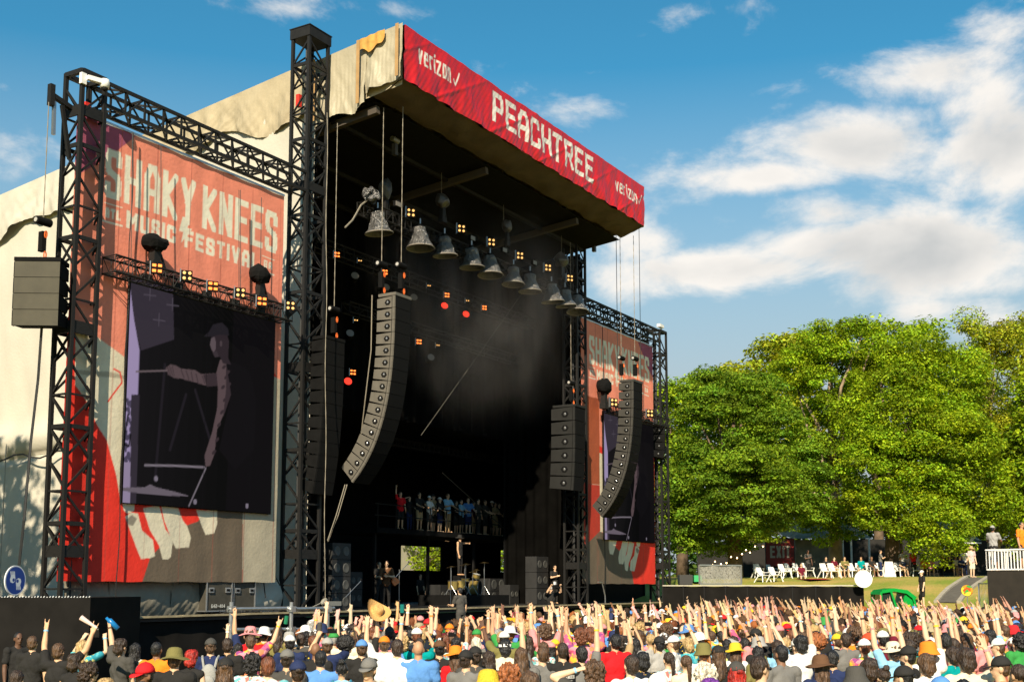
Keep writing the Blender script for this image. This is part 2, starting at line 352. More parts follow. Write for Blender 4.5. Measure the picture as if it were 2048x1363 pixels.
# ------------------------------------------------------------------ ground and lawn
DECK = 1.74
def ground():
    # one sheet out to the horizon: flat field, rising to a lawn terrace at the far right
    xs = np.concatenate([np.linspace(-600, -30, 12), np.linspace(-20, 46, 24), np.linspace(47, 110, 64), np.linspace(120, 1200, 24)])
    ys = np.concatenate([np.linspace(-900, -60, 12), np.linspace(-50, 70, 121), np.linspace(80, 1200, 20)])
    X, Y = np.meshgrid(xs, ys); x = X.ravel(); y = Y.ravel()
    z = hill(x, y)
    me = bpy.data.meshes.new('ground'); P = np.stack([x, y, z], 1); NX, NY = len(xs), len(ys)
    i = np.arange(NX * NY).reshape(NY, NX); F = np.stack([i[:-1, :-1], i[:-1, 1:], i[1:, 1:], i[1:, :-1]], -1).reshape(-1, 4)
    me.from_pydata(P.tolist(), [], F.tolist()); me.polygons.foreach_set('use_smooth', [True] * len(F))
    m = bpy.data.materials.new('grass_ground'); m.use_nodes = True; t = m.node_tree; b = t.nodes['Principled BSDF']; b.inputs['Roughness'].default_value = .95
    tc = t.nodes.new('ShaderNodeTexCoord'); n1 = t.nodes.new('ShaderNodeTexNoise'); n1.inputs['Scale'].default_value = .22; n1.inputs['Detail'].default_value = 6; lk(t, tc.outputs['Object'], n1.inputs['Vector'])
    n2 = t.nodes.new('ShaderNodeTexNoise'); n2.inputs['Scale'].default_value = 5; n2.inputs['Detail'].default_value = 8; n2.inputs['Roughness'].default_value = .7; lk(t, tc.outputs['Object'], n2.inputs['Vector'])
    r = t.nodes.new('ShaderNodeValToRGB'); e = r.color_ramp.elements
    e[0].position = .42; e[0].color = (.19, .24, .015, 1); e[1].position = .62; e[1].color = (.46, .31, .08, 1)
    a = t.nodes.new('ShaderNodeMath'); a.operation = 'MULTIPLY_ADD'; lk(t, n2.outputs[0], a.inputs[0]); a.inputs[1].default_value = .35; s2 = t.nodes.new('ShaderNodeMath'); s2.operation = 'MULTIPLY'
    lk(t, n1.outputs[0], s2.inputs[0]); s2.inputs[1].default_value = .68; lk(t, s2.outputs[0], a.inputs[2]); lk(t, a.outputs[0], r.inputs[0]); lk(t, r.outputs[0], b.inputs['Base Color'])
    bp = t.nodes.new('ShaderNodeBump'); bp.inputs['Strength'].default_value = .9; bp.inputs['Distance'].default_value = .08; lk(t, n2.outputs[0], bp.inputs['Height']); lk(t, bp.outputs[0], b.inputs['Normal'])
    me.materials.append(m); o = bpy.data.objects.new('ground', me); COL.objects.link(o); tag(o, 'mown grass field rising to a sunny lawn terrace', kind='structure')
def hill(x, y):
    x = np.asarray(x, float); y = np.asarray(y, float)
    # distance along a direction pointing from the field up to the terrace
    s = (x - 50) * .94 + (y - 14) * -.10
    t = np.clip((s + 2) / 26, 0, 1); t = t * t * (3 - 2 * t)
    h = 3.12 * t + .012 * np.clip(s - 24, 0, 60)
    return h * np.clip((64 - y) / 10, 0, 1) * np.clip((x - 44) / 6, 0, 1) * np.clip((y + 30) / 12, 0, 1) + .03 * nz(x, y, 0, .5) * (t > 0)
ground()
def gz(x, y): return float(hill([x], [y])[0])
# pit and stage apron: asphalt sheet
MB().box((40, 31, .008), (60, 27, .008)).obj('stage_pavement', mat('asphalt', (.045, .045, .045), .9, var=.2, vscale=2), kind='structure', label='dark paved ground under and around the stage')
# path up the bank with pale kerbs
def path():
    L_, R_ = [], []
    for (ul, vl, ur, vr) in [(1880, 1215, 1925, 1222), (1890, 1200, 1940, 1205), (1900, 1188, 1950, 1192), (1915, 1176, 1961, 1178), (1932, 1166, 1974, 1166), (1950, 1157, 1990, 1156), (1966, 1151, 2010, 1151)]:
        pass
    def gp(u, v):
        best = None
        for d in np.linspace(46, 86, 161):
            p = at(u, v, d=d)
            if p.z <= gz(p.x, p.y): return Vector((p.x, p.y, gz(p.x, p.y)))
        return Vector((p.x, p.y, gz(p.x, p.y)))
    L_ = [gp(*q) for q in ((1872, 1206), (1885, 1190), (1898, 1178), (1915, 1166), (1932, 1156), (1946, 1150.5))]
    R_ = [gp(*q) for q in ((1918, 1206), (1930, 1190), (1944, 1178), (1960, 1166), (1976, 1156), (1990, 1150.5))]
    m = MB(); vs = []
    for a, b in zip(L_, R_): vs += [a + Vector((0, 0, .03)), (a + b) / 2 + Vector((0, 0, .05)), b + Vector((0, 0, .03))]
    fs = [(3 * i + k, 3 * i + k + 1, 3 * i + k + 4, 3 * i + k + 3) for i in range(len(L_) - 1) for k in (0, 1)]
    m.add(vs, fs).obj('path', mat('path_asphalt', (.10, .088, .07), .95, var=.2), kind='structure', label='paved path climbing the lawn bank')
    ce = mat('concrete', (.34, .30, .23), .9, var=.15, vscale=3)
    for S in (L_, R_):
        k = MB()
        for a, b in zip(S[:-1], S[1:]): k.beam(a + Vector((0, 0, .06)), b + Vector((0, 0, .06)), .22, .14)
        k.obj('kerb', ce, kind='structure', label='pale concrete kerb of the path')
path()

# ------------------------------------------------------------------ cloth materials
def cloth(name, col, rough=.75, **k): return mat(name, col, rough, bump=.5, bscale=9, **k)
TARPW = cloth('white_vinyl', (.50, .47, .39), .6, var=.06, vscale=.6)
TARPT = cloth('tan_canvas', (.38, .32, .21), .8, var=.14, vscale=.9)
TARPG = cloth('grey_tarp', (.24, .22, .17), .8, var=.15, vscale=1.2)
PRINT = cloth('printed_mesh_banner', (1, 1, 1), .8, kind='attr', var=.07, vscale=2.5)
FASC = cloth('printed_vinyl_fascia', (1, 1, 1), .42, kind='attr', var=.10, vscale=1.3)
RY0, RZ0, RSL = 22.3, 20.9, -.122
XL, XR = 30.5, 49.35
def roofz(y): return RZ0 + (y - RY0) * RSL

# ------------------------------------------------------------------ stage
stage = empty('stage', (39.7, 34, 0), 'covered festival main stage with black interior and side wings', 'stage')
MB().box((39.8, 34.9, DECK - .06), (40, 20.4, .12)).obj('deck', mat('deck_black', (.02, .02, .02), .55, var=.3, vscale=3, bump=.2), stage)
for i in range(16):      # plywood lip pieces
    w = 38.6 / 16; x = 21.3 + w * (i + .5)
    MB().box((x, 24.62, DECK + .01 + .006 * (i % 3)), (w - .02, .16, .05)).obj('lip_board', mat('worn_plywood', (.30, .25, .15), .8, var=.25, vscale=5), stage)
grid_mesh('skirt', 200, 6, lambda s, t: (20.2 + 39.5 * s, 24.8 + .05 * np.sin(s * 260) * (1 - t) + .03 * nz(s * 60, t), t * (DECK - .14)), SKIRT, stage)
def drape(name, x0, y0, x1, y1, z0, z1, parent, m=DRAPE, amp=.09, per=.55, NX=None, **tg):
    Ln = math.hypot(x1 - x0, y1 - y0); nx, ny = -(y1 - y0) / Ln, (x1 - x0) / Ln; NX = NX or int(Ln / .09) + 4
    def fn(s, t):
        u = s * Ln; a = amp * (np.sin(u * 2 * pi / per + 1.2 * np.sin(u * 1.7)) + .6 * np.sin(u * 2 * pi / per * .41 + 2)) * (1 - .35 * t)
        return x0 + (x1 - x0) * s + nx * a, y0 + (y1 - y0) * s + ny * a, z0 + (z1 - z0) * t + 0 * s
    return grid_mesh(name, NX, 14, fn, m, parent, **tg)
drape('side_drape', 50.0, 25.95, 50.0, 30.2, DECK, 18.4, stage)
drape('side_drape', 30.65, 26.0, 30.65, 38, DECK, 17.6, stage)
drape('back_drape', 30.7, 30.1, 50.3, 30.1, 9.6, 18.2, stage, amp=.12, per=.9)
drape('rear_drape', 30.7, 38.2, 49.2, 38.2, DECK, 9.7, stage)
# deep room under the backdrop: rear wall with two bright openings, ceiling, right wall
p1 = at(800, 1140, y=38); p2 = at(882, 1140, y=38); p3 = at(1000, 1140, y=38); p4 = at(1019, 1140, y=38); zt = at(840, 1092, y=38).z
bw = MB()
bw.box(((30.6 + p1.x) / 2, 38, 5.7), (p1.x - 30.6, .12, 8)); bw.box(((p2.x + p3.x) / 2, 38, 5.7), (p3.x - p2.x, .12, 8)); bw.box(((p4.x + 66) / 2, 38, 5.7), (66 - p4.x, .12, 8))
for a, b in ((p1, p2), (p3, p4)): bw.box(((a.x + b.x) / 2, 38, (zt + 9.7) / 2), (b.x - a.x - .004, .12, 9.7 - zt)); bw.box(((a.x + b.x) / 2, 38, (DECK + at(840, 1140, y=38).z) / 2), (b.x - a.x - .004, .12, at(840, 1140, y=38).z - DECK))
bw.obj('rear_wall', BLK2, stage)
MB().box((48.3, 34.2, 9.75), (35.6, 8, .1)).obj('ceiling_panel', BLK2, stage)
MB().box((66, 34.1, 5.7), (.1, 8, 8.1)).obj('side_wall', BLK2, stage)
MB().box((58, 30.25, 5.7), (15.9, .1, 8.05)).obj('side_wall', BLK2, stage)
MB().box((50.25, 28.1, 10), (.1, 4.2, 16.4)).obj('side_wall', BLK2, stage)
MB().box((40.1, 38.5, 14), (19.2, .1, 8.4)).obj('rear_wall', BLK2, stage)

roof = empty('stage_roof', (39.9, 30, 18), 'sloping stage roof with red lettered fascia and hanging cream canvas', 'roof')
q = MB(); yb = 46.
q.add([(XL, RY0, RZ0), (XR, RY0, RZ0), (XR, yb, roofz(yb)), (XL, yb, roofz(yb))], [(0, 1, 2, 3)])
q.add([(XL, RY0 + .1, RZ0 - .06), (XR, RY0 + .1, RZ0 - .06), (XR, yb, roofz(yb) - .06), (XL, yb, roofz(yb) - .06)], [(3, 2, 1, 0)]); q.obj('roof_canvas', TARPT, roof)
zz = 1.95
q = MB(); y1 = 23.5
q.add([(XL + .1, y1, roofz(y1) - zz - .25), (XR - .1, y1, roofz(y1) - zz - .25), (XR - .1, yb, roofz(yb) - zz), (XL + .1, yb, roofz(yb) - zz)], [(0, 1, 2, 3)]); q.obj('roof_underside', BLK2, roof)
grid_mesh('front_valance', 160, 8, lambda s, t: (XL + (XR - XL) * s, RY0 + .05 + t * 1.2 + .05 * np.sin(s * 55), 19.08 - .38 * t - .06 * np.sin(pi * t) + .05 * nz(s * 40, t * 3)), cloth('brown_canvas', (.08, .057, .037), .8, var=.25, vscale=1.5), roof)
q = MB(); q.add([(XR - .02, RY0, 19.0), (XR - .02, RY0, RZ0), (XR - .02, yb, roofz(yb)), (XR - .02, yb, roofz(yb) - zz)], [(0, 1, 2, 3)]); q.obj('side_canvas', TARPT, roof)
q = MB(); q.add([(XL + .06, RY0 + .1, 18.9), (XL + .06, RY0 + .1, RZ0), (XL + .06, yb, roofz(yb)), (XL + .06, yb, roofz(yb) - zz)], [(0, 1, 2, 3)]); q.obj('side_canvas', TARPT, roof)
for (u, v) in ((850, 192), (1160, 438), (1010, 330)):
    a = at(u, v, z=18.45); xx = a.x
    for yy, nn in ((0, 1),):
        MB().beam((xx, y1 + .1, roofz(y1) - zz - .42), (xx, 37, roofz(37) - zz - .16), .2, .26).obj('roof_beam', mat('beige_beam', (.065, .052, .04), .7, var=.1), roof)
for yy in (25.4, 28, 30): MB().beam((XL + .2, yy, roofz(yy) - zz - .25), (XR - .2, yy, roofz(yy) - zz - .25), .16, .2).obj('cross_beam', BLK, roof)
RED = (.50, .012, .016); LTR = (.66, .63, .58)
def fasc_col(s, t):
    x = XL + (XR - XL) * s; z = 19.05 + 1.87 * t; P = Paint(x, z, RED)
    P.text('verizon', 31.3, 33.25, 19.90, 20.62, .088, LTR, gap=.24); P.stroke([(33.42, 20.12), (33.52, 19.95), (33.75, 20.45)], .06, LTR)
    P.text('PEACHTREE', 36.0, 44.15, 19.5, 20.68, .20, LTR, gap=.22)
    P.text('verizon', 46.35, 48.55, 19.86, 20.5, .085, LTR, gap=.24); P.stroke([(48.68, 20.1), (48.78, 19.95), (48.98, 20.4)], .05, LTR)
    for xs in (34.6, 39.0, 41.4, 45.0): P.stroke([(xs, 19.05), (xs, 20.95)], .02, (.30, .008, .01))
    return P.c
set_res(.025)
def fasc_fn(s, t):
    x = XL + (XR - XL) * s
    w = .022 * np.sin(x * 5.1 + 2.4 * t + 2.5 * np.sin(x * .8)) + .05 * nz(x * 1.4 + t * 1.6, t * 2.2) + .03 * nz(x * 3.7 - t * 3, t * 2, 2.) + .03 * np.exp(-((t * 1.8 - ((x * .53) % 1.9)) / .08) ** 2)
    return x + .02 * nz(x, t * 4), RY0 - .02 - w * (1.15 - .75 * t) + .0 * t, 19.05 + 1.87 * t + .018 * nz(x * .8, 0) * (1 - t) - .012 * np.abs(np.sin(x * 1.05)) * t
grid_mesh('fascia_banner', 760, 76, fasc_fn, FASC, roof, fasc_col)
def flap_fn(y0, y1, hem, out=.1, seed=0., top=0.):
    def fn(s, t):
        y = y0 + (y1 - y0) * s; h = hem(y)
        w = .07 * np.sin(y * 5.5 + 2.2 * np.sin(y * 1.3 + seed) + 1.5 * t) + .08 * nz(y * 1.6, t * 2, seed) + .05 * nz(y * 5 + t * 4, t * 5, seed + 2) + .014 * nz(y * 11 - t * 5, t * 9, seed)
        return XL - out - w * (1 - t) ** .7 - .02, y + .05 * (1 - t) * nz(y, t, seed + 1), roofz(y) + .02 + top - (1 - t) * h
    return fn
grid_mesh('side_flap', 90, 40, flap_fn(22.28, 23.85, lambda y: 1.86 + .03 * np.sin(y * 9)), TARPT2 if 'TARPT2' in globals() else cloth('cream_canvas', (.37, .33, .235), .55, var=.08, vscale=1.1), roof)
grid_mesh('side_flap', 90, 40, flap_fn(23.75, 26.2, lambda y: 2.3 + .09 * np.sin(y * 4.2), .06, 2.), MATS['cream_canvas'], roof)
grid_mesh('side_flap', 200, 40, flap_fn(26.1, 36, lambda y: 1.55 + .5 * np.exp(-((y - 27.6) / 1.2) ** 2) * np.sign(1) - .35 * np.exp(-((y - 30.5) / .8) ** 2) + .12 * np.sin(y * 2.7), .16, 4.), TARPT, roof)
grid_mesh('side_flap', 200, 40, flap_fn(35.9, 56, lambda y: 1.75 + .22 * np.sin(y * .9) + .1 * np.sin(y * 2.1), .3, 6.), TARPW, roof)
for yy, hh in ((22.4, 1.8), (24.0, 2.2), (25.9, 2.2)):   # stitched tan edge bands
    MB().box((XL - .27, yy, roofz(yy) - hh / 2 - .02), (.012, .13, hh)).obj('edge_band', mat('brown_band', (.36, .22, .09), .8, var=.15), roof)
grid_mesh('torn_patch', 30, 12, lambda s, t: (XL - .26 + .02 * np.sin(s * 20), 22.9 + 1.1 * s, roofz(22.9 + 1.1 * s) - .02 - (1 - t) * (.25 + .28 * np.sin(s * 3) + .06 * np.sin(s * 14))), mat('ochre_canvas', (.50, .27, .06), .8, var=.25, vscale=5), roof)

# white side wall of the stage house
def wall_fn(s, t):
    y = 25.95 + 36 * s; top = roofz(y) - .9; z = t * top
    sag = .07 * np.sin(pi * np.clip((z - 8.5) / (top - 8.5), 0, 1)) * np.sin(y * .8) + .05 * nz(y * .8, z * .3) + .03 * np.sin(y * 3.1 + z * .4)
    seam = -.22 * np.exp(-((z - 7.6 - .1 * np.sin(y * .7)) / .12) ** 2) * (y > 36)
    return XL - .06 - sag - .25 * np.exp(-((z - 8.3) / .5) ** 2) * (y > 34) + seam * -1, y, z
sw = empty('side_wall_tent', (XL, 40, 0), 'white vinyl side wall of the stage house behind the left banner', 'tent wall')
grid_mesh('wall_canvas', 300, 150, wall_fn, TARPW, sw)
for yy in (33.5, 37, 41.2, 44.6, 48): MB().box((XL - .32, yy, roofz(yy) * .22), (.03, .035, roofz(yy) * .44 - .1)).obj('seam', mat('seam_grey', (.4, .38, .32), .8), sw)
ra = MB(); ra.tube([(XL - .45, 30 + .5 * i, 7.55 + .12 * sin(i * 1.3)) for i in range(40)], .035, 5); ra.obj('lashing_rope', CABLE, sw)
# grey tarps closing the underside of the left wing
for i, (x0, x1, z0, z1) in enumerate(((20.9, 22.4, DECK, 2.75), (22.35, 24.6, DECK, 2.8), (24.55, 26.2, DECK, 2.8), (26.15, 29.2, DECK, 2.72))):
    tp = grid_mesh('wing_tarp', 60, 14, lambda s, t: (x0 + (x1 - x0) * s, 25.98 - .16 * np.sin(pi * t) * (.6 + .4 * np.sin(s * pi)) - .05 * nz(s * 6, t * 3, i), z0 + (z1 - z0) * t - .05 * np.sin(pi * s) * t), TARPG if i < 3 else TARPW, stage)
grid_mesh('wing_backing', 80, 60, lambda s, t: (22.6 + 6.9 * s, 27.4 + .1 * nz(s * 8, t * 8), .02 + 12 * t), TARPW, stage)

# ------------------------------------------------------------------ banners and screens
SAL = (.74, .235, .155); PUR = (.30, .07, .13); BRED = (.72, .030, .015); CRM = (.66, .60, .45); BRN = (.125, .095, .065); TAN = (.40, .355, .26)
def bpx(*pts): return [(at(u, v, y=26.0).x - 21.0, at(u, v, y=26.0).z) for u, v in pts]
ART = [(SAL, bpx((140, 200), (590, 390), (590, 800), (575, 790), (545, 740), (250, 715), (172, 655), (140, 640))),
       (PUR, bpx((150, 200), (285, 262), (225, 310), (165, 345), (150, 350))),
       (CRM, bpx((150, 640), (172, 655), (250, 715), (560, 770), (560, 1000), (241, 1004), (232, 950), (214, 880), (196, 850), (172, 800), (150, 770))),
       (TAN, bpx((486, 1000), (545, 750), (580, 770), (575, 1170), (484, 1170))),
       (BRN, bpx((285, 1162), (300, 1115), (350, 1060), (395, 1042), (436, 1005), (486, 1000), (484, 1170), (285, 1170))),
       (CRM, bpx((243, 1000), (270, 1003), (268, 1020), (255, 1026), (247, 1020))),
       (CRM, bpx((250, 1032), (262, 1023), (276, 1026), (284, 1060), (306, 1080), (310, 1112), (300, 1116), (282, 1117), (275, 1100), (262, 1065))),
       (CRM, bpx((286, 1016), (318, 1010), (330, 1056), (346, 1078), (342, 1112), (336, 1117), (325, 1117), (318, 1090), (300, 1060))),
       (CRM, bpx((322, 1010), (356, 1014), (366, 1040), (375, 1052), (382, 1075), (378, 1094), (352, 1096), (340, 1070), (328, 1040))),
       (CRM, bpx((392, 1018), (434, 1020), (434, 1048), (428, 1066), (412, 1068), (404, 1050))),
       ((.25, .22, .17), bpx((252, 1038), (264, 1028), (274, 1036), (266, 1050), (256, 1048))),
       (TAN, bpx((150, 740), (215, 742), (250, 752), (250, 758), (200, 752), (150, 748)))]
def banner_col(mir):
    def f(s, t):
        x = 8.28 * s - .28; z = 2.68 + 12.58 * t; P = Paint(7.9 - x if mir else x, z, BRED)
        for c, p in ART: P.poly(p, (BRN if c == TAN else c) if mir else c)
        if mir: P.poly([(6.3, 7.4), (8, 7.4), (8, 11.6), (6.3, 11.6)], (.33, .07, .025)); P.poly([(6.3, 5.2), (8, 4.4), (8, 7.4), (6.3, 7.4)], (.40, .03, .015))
        P.stroke(bpx((228, 738), (240, 745), (244, 765), (225, 790), (216, 803)), .05, BRED)
        P.x = x
        k = LTR2; o = .1 if not mir else -.05
        P.text('SHAKY', .62 + o, 4.0 + o, 13.2, 14.6, .205, k, gap=.17)
        P.poly([(3.52 + o, 13.42), (3.80 + o, 13.42), (3.72 + o, 13.12), (3.90 + o, 13.12), (3.48 + o, 12.60), (3.56 + o, 12.95), (3.38 + o, 12.95)], k)
        P.text('KNEES', 4.3 + o, 7.62 + o, 13.25, 14.62, .205, k, gap=.17)
        P.text('MUSIC', 1.42 + o, 3.25 + o, 12.5, 13.02, .12, k, gap=.2); P.text('FESTIVAL', 3.62 + o, 6.8 + o, 12.5, 13.04, .12, k, gap=.26)
        P.text('ATL', .68 + o, 1.22 + o, 12.64, 12.92, .07, k); P.stroke([(.66 + o, 13.03), (1.26 + o, 13.03)], .04, k); P.stroke([(.6 + o, 12.52), (1.28 + o, 12.52)], .05, k)
        P.text('GA', 7.02 + o, 7.42 + o, 12.68, 12.94, .06, k); P.stroke([(6.95 + o, 13.03), (7.5 + o, 13.03)], .04, k); P.stroke([(6.95 + o, 12.55), (7.5 + o, 12.55)], .05, k)
        for xs in np.arange(1.25, 8, 1.32): P.stroke([(xs, 2.6), (xs + .02, 15.3)], .018, (.30, .06, .04) if True else k)
        return P.c
    return f
LTR2 = (.72, .68, .55)
set_res(.03)
def banner(x0, mir, lab, SPY=25.52):
    k_ = SPY / (25.9 if mir else 26.0); Zk = lambda z: CAMZ + k_ * (z - CAMZ)
    r = empty('stage_banner', (x0 + 4, SPY, 2.68), lab, 'banner', 'printed banners either side of the stage')
    def fn(s, t):
        w = .006 * np.sin(s * 44 + 2.5 * np.sin(s * 9 + t * 2)) + .012 * nz(s * 7, t * 9, mir)
        return k_ * (x0 - .28 + 8.28 * s), SPY + w, Zk(2.68 + 12.58 * t) + .01 * np.sin(s * 38)
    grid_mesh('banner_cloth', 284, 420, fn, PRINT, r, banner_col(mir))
    MB().beam((k_ * (x0 - .28), SPY, Zk(15.30)), (k_ * (x0 + 8), SPY, Zk(15.30)), .06).obj('top_batten', GALV, r)
    return r
banner(21.0, False, 'pale red lettered banner between the two towers on the left')
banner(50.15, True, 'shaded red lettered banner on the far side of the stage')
SCW, SCH = 5.86, 6.22
def spx(*pts): return [(at(u, v, y=25.6).x - 22.42, at(u, v, y=25.6).z - 4.78) for u, v in pts]
def scr_col(s, t):
    x = SCW * s; z = SCH * t; P = Paint(x, z, (.0035, .003, .0036))
    for i in range(10): P.poly([(0, 0), (3.9 - .42 * i, 0), (4.0 - .40 * i, SCH), (0, SCH)], tuple(.0022 + .0004 * i * k for k in (1., .82, 1.05)))
    P.poly(spx((250, 540), (346, 570), (348, 680), (282, 702), (266, 640)), (.026, .021, .029))
    P.poly(spx((230, 540), (256, 540), (268, 640), (279, 702), (276, 790), (266, 870), (264, 1010), (230, 1010)), (.24, .19, .31))
    rr = random.Random(3)
    for i in range(60):
        u, v = rr.uniform(243, 264), rr.uniform(800, 925); P.ell(spx((u, v))[0], (.05, .07), (.05, .04, .07))
    P.poly(spx((243, 925), (262, 925), (261, 1010), (238, 1010)), (.20, .16, .24))
    P.poly(spx((262, 790), (279, 790), (272, 1010), (260, 1010)), (.025, .02, .028))
    P.stroke(spx((256, 830), (250, 868), (249, 890), (258, 893), (261, 870)), .05, (.003, .003, .003))
    for u, v in ((300, 590), (318, 640), (345, 610)):
        P.stroke(spx((u - 12, v), (u + 12, v + 3)), .03, (.06, .05, .065)); P.stroke(spx((u, v - 13), (u, v + 13)), .03, (.06, .05, .065))
    for (u0, v0, u1, v1) in ((330, 730, 310, 960), (372, 790, 340, 900), (390, 780, 420, 880)): P.stroke(spx((u0, v0), (u1, v1)), .09, (.011, .009, .012))
    SK = (.070, .047, .050); SD = (.028, .019, .022)
    P.poly(spx((331, 737), (340, 730), (352, 732), (362, 738), (390, 741), (402, 749), (436, 747), (436, 768), (418, 774), (392, 766), (362, 758), (349, 757), (336, 750)), SK)
    P.poly(spx((406, 750), (440, 746), (442, 772), (414, 774)), SD)
    P.poly(spx((440, 720), (452, 722), (460, 742), (460, 790), (446, 832), (434, 860), (429, 908), (420, 932), (411, 934), (409, 912), (424, 866), (434, 820), (436, 780), (433, 745)), SK)
    P.poly(spx((452, 722), (462, 742), (462, 790), (446, 836), (452, 780)), SD)
    P.poly(spx((452, 724), (476, 728), (500, 744), (512, 800), (508, 900), (470, 940), (438, 900), (452, 836), (462, 790)), (.0042, .0036, .0044))
    P.poly(spx((422, 664), (436, 656), (452, 662), (458, 684), (456, 716), (462, 730), (446, 728), (440, 714), (430, 712), (424, 700), (421, 690), (423, 680)), (.020, .014, .017)); P.poly(spx((422, 678), (429, 674), (432, 686), (431, 700), (427, 706), (423, 700), (420, 690)), (.075, .055, .062)); P.poly(spx((425, 706), (433, 702), (438, 714), (430, 716)), (.03, .022, .026)); P.ell(spx((442, 688))[0], (.05, .09), (.05, .036, .04))
    for (u0, v0, u1, v1) in ((362, 740, 368, 756), (372, 742, 378, 760), (382, 744, 386, 764), (392, 748, 396, 766), (404, 752, 410, 768)): P.stroke(spx((u0, v0), (u1, v1)), .03, SD)
    for (u, v) in ((448, 735), (452, 755), (446, 775), (450, 800), (444, 825), (438, 850), (434, 880), (428, 905), (458, 770), (456, 745)): P.ell(spx((u, v))[0], (.10, .05), SD, .7)
    for i in range(5): P.stroke(spx((333 + 3 * i, 733 + 2 * (i % 2)), (336 + 3 * i, 752)), .018, SD)
    P.poly(spx((408, 674), (418, 664), (426, 650), (444, 646), (456, 658), (458, 672), (440, 670), (424, 674)), (.013, .011, .014))
    P.stroke(spx((272, 744), (334, 742)), .045, (.10, .075, .08)); P.stroke(spx((290, 931), (350, 932), (408, 935)), .06, (.14, .12, .14)); P.stroke(spx((412, 936), (378, 1012)), .045, (.14, .12, .14))
    P.poly(spx((238, 976), (290, 975), (300, 969), (312, 975), (350, 984), (380, 993), (330, 992), (270, 986), (238, 981)), (.10, .082, .10))
    for u, v in ((312, 958), (390, 1004), (494, 1012)): P.ell(spx((u, v))[0], (.07, .08), (.14, .12, .15))
    for xs in np.arange(.98, SCW, .98): P.stroke([(xs, 0), (xs, SCH)], .012, (.004, .0035, .0045))
    return P.c
set_res(.03)
SCRM = mat('led_screen', (.002, .002, .0022), .8, spec=.0, emit=(1, 1, 1), estr=.8); _a = SCRM.node_tree.nodes.new('ShaderNodeAttribute'); _a.attribute_name = 'Col'
lk(SCRM.node_tree, _a.outputs['Color'], SCRM.node_tree.nodes['Principled BSDF'].inputs['Emission Color'])
def screen(x0, lab):
    k_ = 25.40 / (25.6 if x0 < 40 else 25.75); x0 *= k_; SCW_, SCH_, z_ = SCW * k_, SCH * k_, CAMZ + k_ * (4.80 - CAMZ)
    r = empty('led_screen', (x0 + SCW_ / 2, 25.42, z_), lab, 'video screen', 'LED screens hung before the side banners')
    MB().box((x0 + SCW_ / 2, 25.455, z_ + SCH_ / 2), (SCW_ + .04, .08, SCH_ + .03)).obj('cabinet', BLK2, r)
    grid_mesh('display', 196, 208, lambda s, t: (x0 + SCW_ * s, 25.40 + 0 * s, z_ + SCH_ * t), SCRM, r, scr_col, smooth=False)
    for i in range(5): MB().box((x0 + .6 + i * 1.15, 25.46, z_ + SCH_ + .12), (.3, .12, .22)).obj('hanging_bracket', BLK, r)
    for k in (0, 1): 
        q = MB(); q.tube([(x0 - .12 + .1 * sin(z * 2) * .3, 25.36, z) for z in np.linspace(2, 15, 22)], .018, 4); q.obj('cable', CABLE, r)
    return r
screen(22.42, 'tall video screen in the left wing showing an arm pointing a drumstick')
screen(51.95, 'video screen in the far wing, half hidden behind the speaker array')

# ------------------------------------------------------------------ truss towers and headers
def tower(X0, X1, Y0, Y1, z0, z1, lab, ph=.85, cap=True, mirror=False):
    r = empty('truss_tower', ((X0 + X1) / 2, (Y0 + Y1) / 2, z0), lab, 'tower', 'black lattice towers along the stage front')
    cw = .10; C = [(X0, Y0), (X1, Y0), (X1, Y1), (X0, Y1)]
    for (x, y) in C: bar(r, 'chord', (x, y, z0), (x, y, z1), cw, BLK)
    n = int(round((z1 - z0 - .4) / ph)); ph = (z1 - z0 - .4) / n
    for i in range(n):
        a = z0 + i * ph; b = a + ph
        for k in range(4):
            p, q = C[k], C[(k + 1) % 4]
            if (i + k) % 2: p, q = q, p
            i_ = .04
            bar(r, 'brace', (p[0], p[1], a + .03), (q[0], q[1], b - .03), .042, BLK, .055)
            if i % 3 == 2: bar(r, 'cross_bar', (p[0], p[1], a), (q[0], q[1], a), .05, BLK, .11)
            elif i % 3 == 1: bar(r, 'brace', (q[0], q[1], a + .03), (p[0], p[1], b - .03), .042, BLK, .055)
            else: bar(r, 'cross_bar', (p[0], p[1], a), (q[0], q[1], a), .05, BLK, .05)
        if i % 7 == 4:
            for k in (0, 3): 
                p, q = C[k], C[(k + 1) % 4]; bar(r, 'splice_plate', (p[0], p[1], a + .12), (q[0], q[1], a + .12), .03, BLK, .3)
    if cap:
        m = MB(); m.box(((X0 + X1) / 2, (Y0 + Y1) / 2, z1 - .17), (X1 - X0 + .16, Y1 - Y0 + .16, .34)); m.obj('top_sleeve', BLK, r)
        MB().box(((X0 + X1) / 2, (Y0 + Y1) / 2, z1 + .015), (X1 - X0 + .2, Y1 - Y0 + .2, .03)).obj('top_plate', BLK, r)
    else:
        for k in range(4): bar(r, 'top_bar', (*C[k], z1 - .05), (*C[(k + 1) % 4], z1 - .05), .12, BLK)
    MB().box(((X0 + X1) / 2, (Y0 + Y1) / 2, z0 + .05), (X1 - X0 + .5, Y1 - Y0 + .5, .1)).obj('base_plate', BLK, r)
    q = MB(); q.tube([(X0 + .35, Y0 + .4, z) for z in np.linspace(z0 + .2, z1 - .5, 12)], .05, 5); q.tube([(X0 + .5, Y0 + .25, z) for z in np.linspace(z0 + .2, z1 - 1.5, 12)], .03, 5); q.obj('cable_loom', CABLE, r)
    return r
T1 = tower(20.28, 21.02, 25.3, 25.95, 0, 16.15, 'leftmost lattice tower with a white camera on its top', cap=False)
MB().box((20.75, 25.7, 15.2), (.18, .18, .5)).obj('red_sling', REDSTRAP, T1)
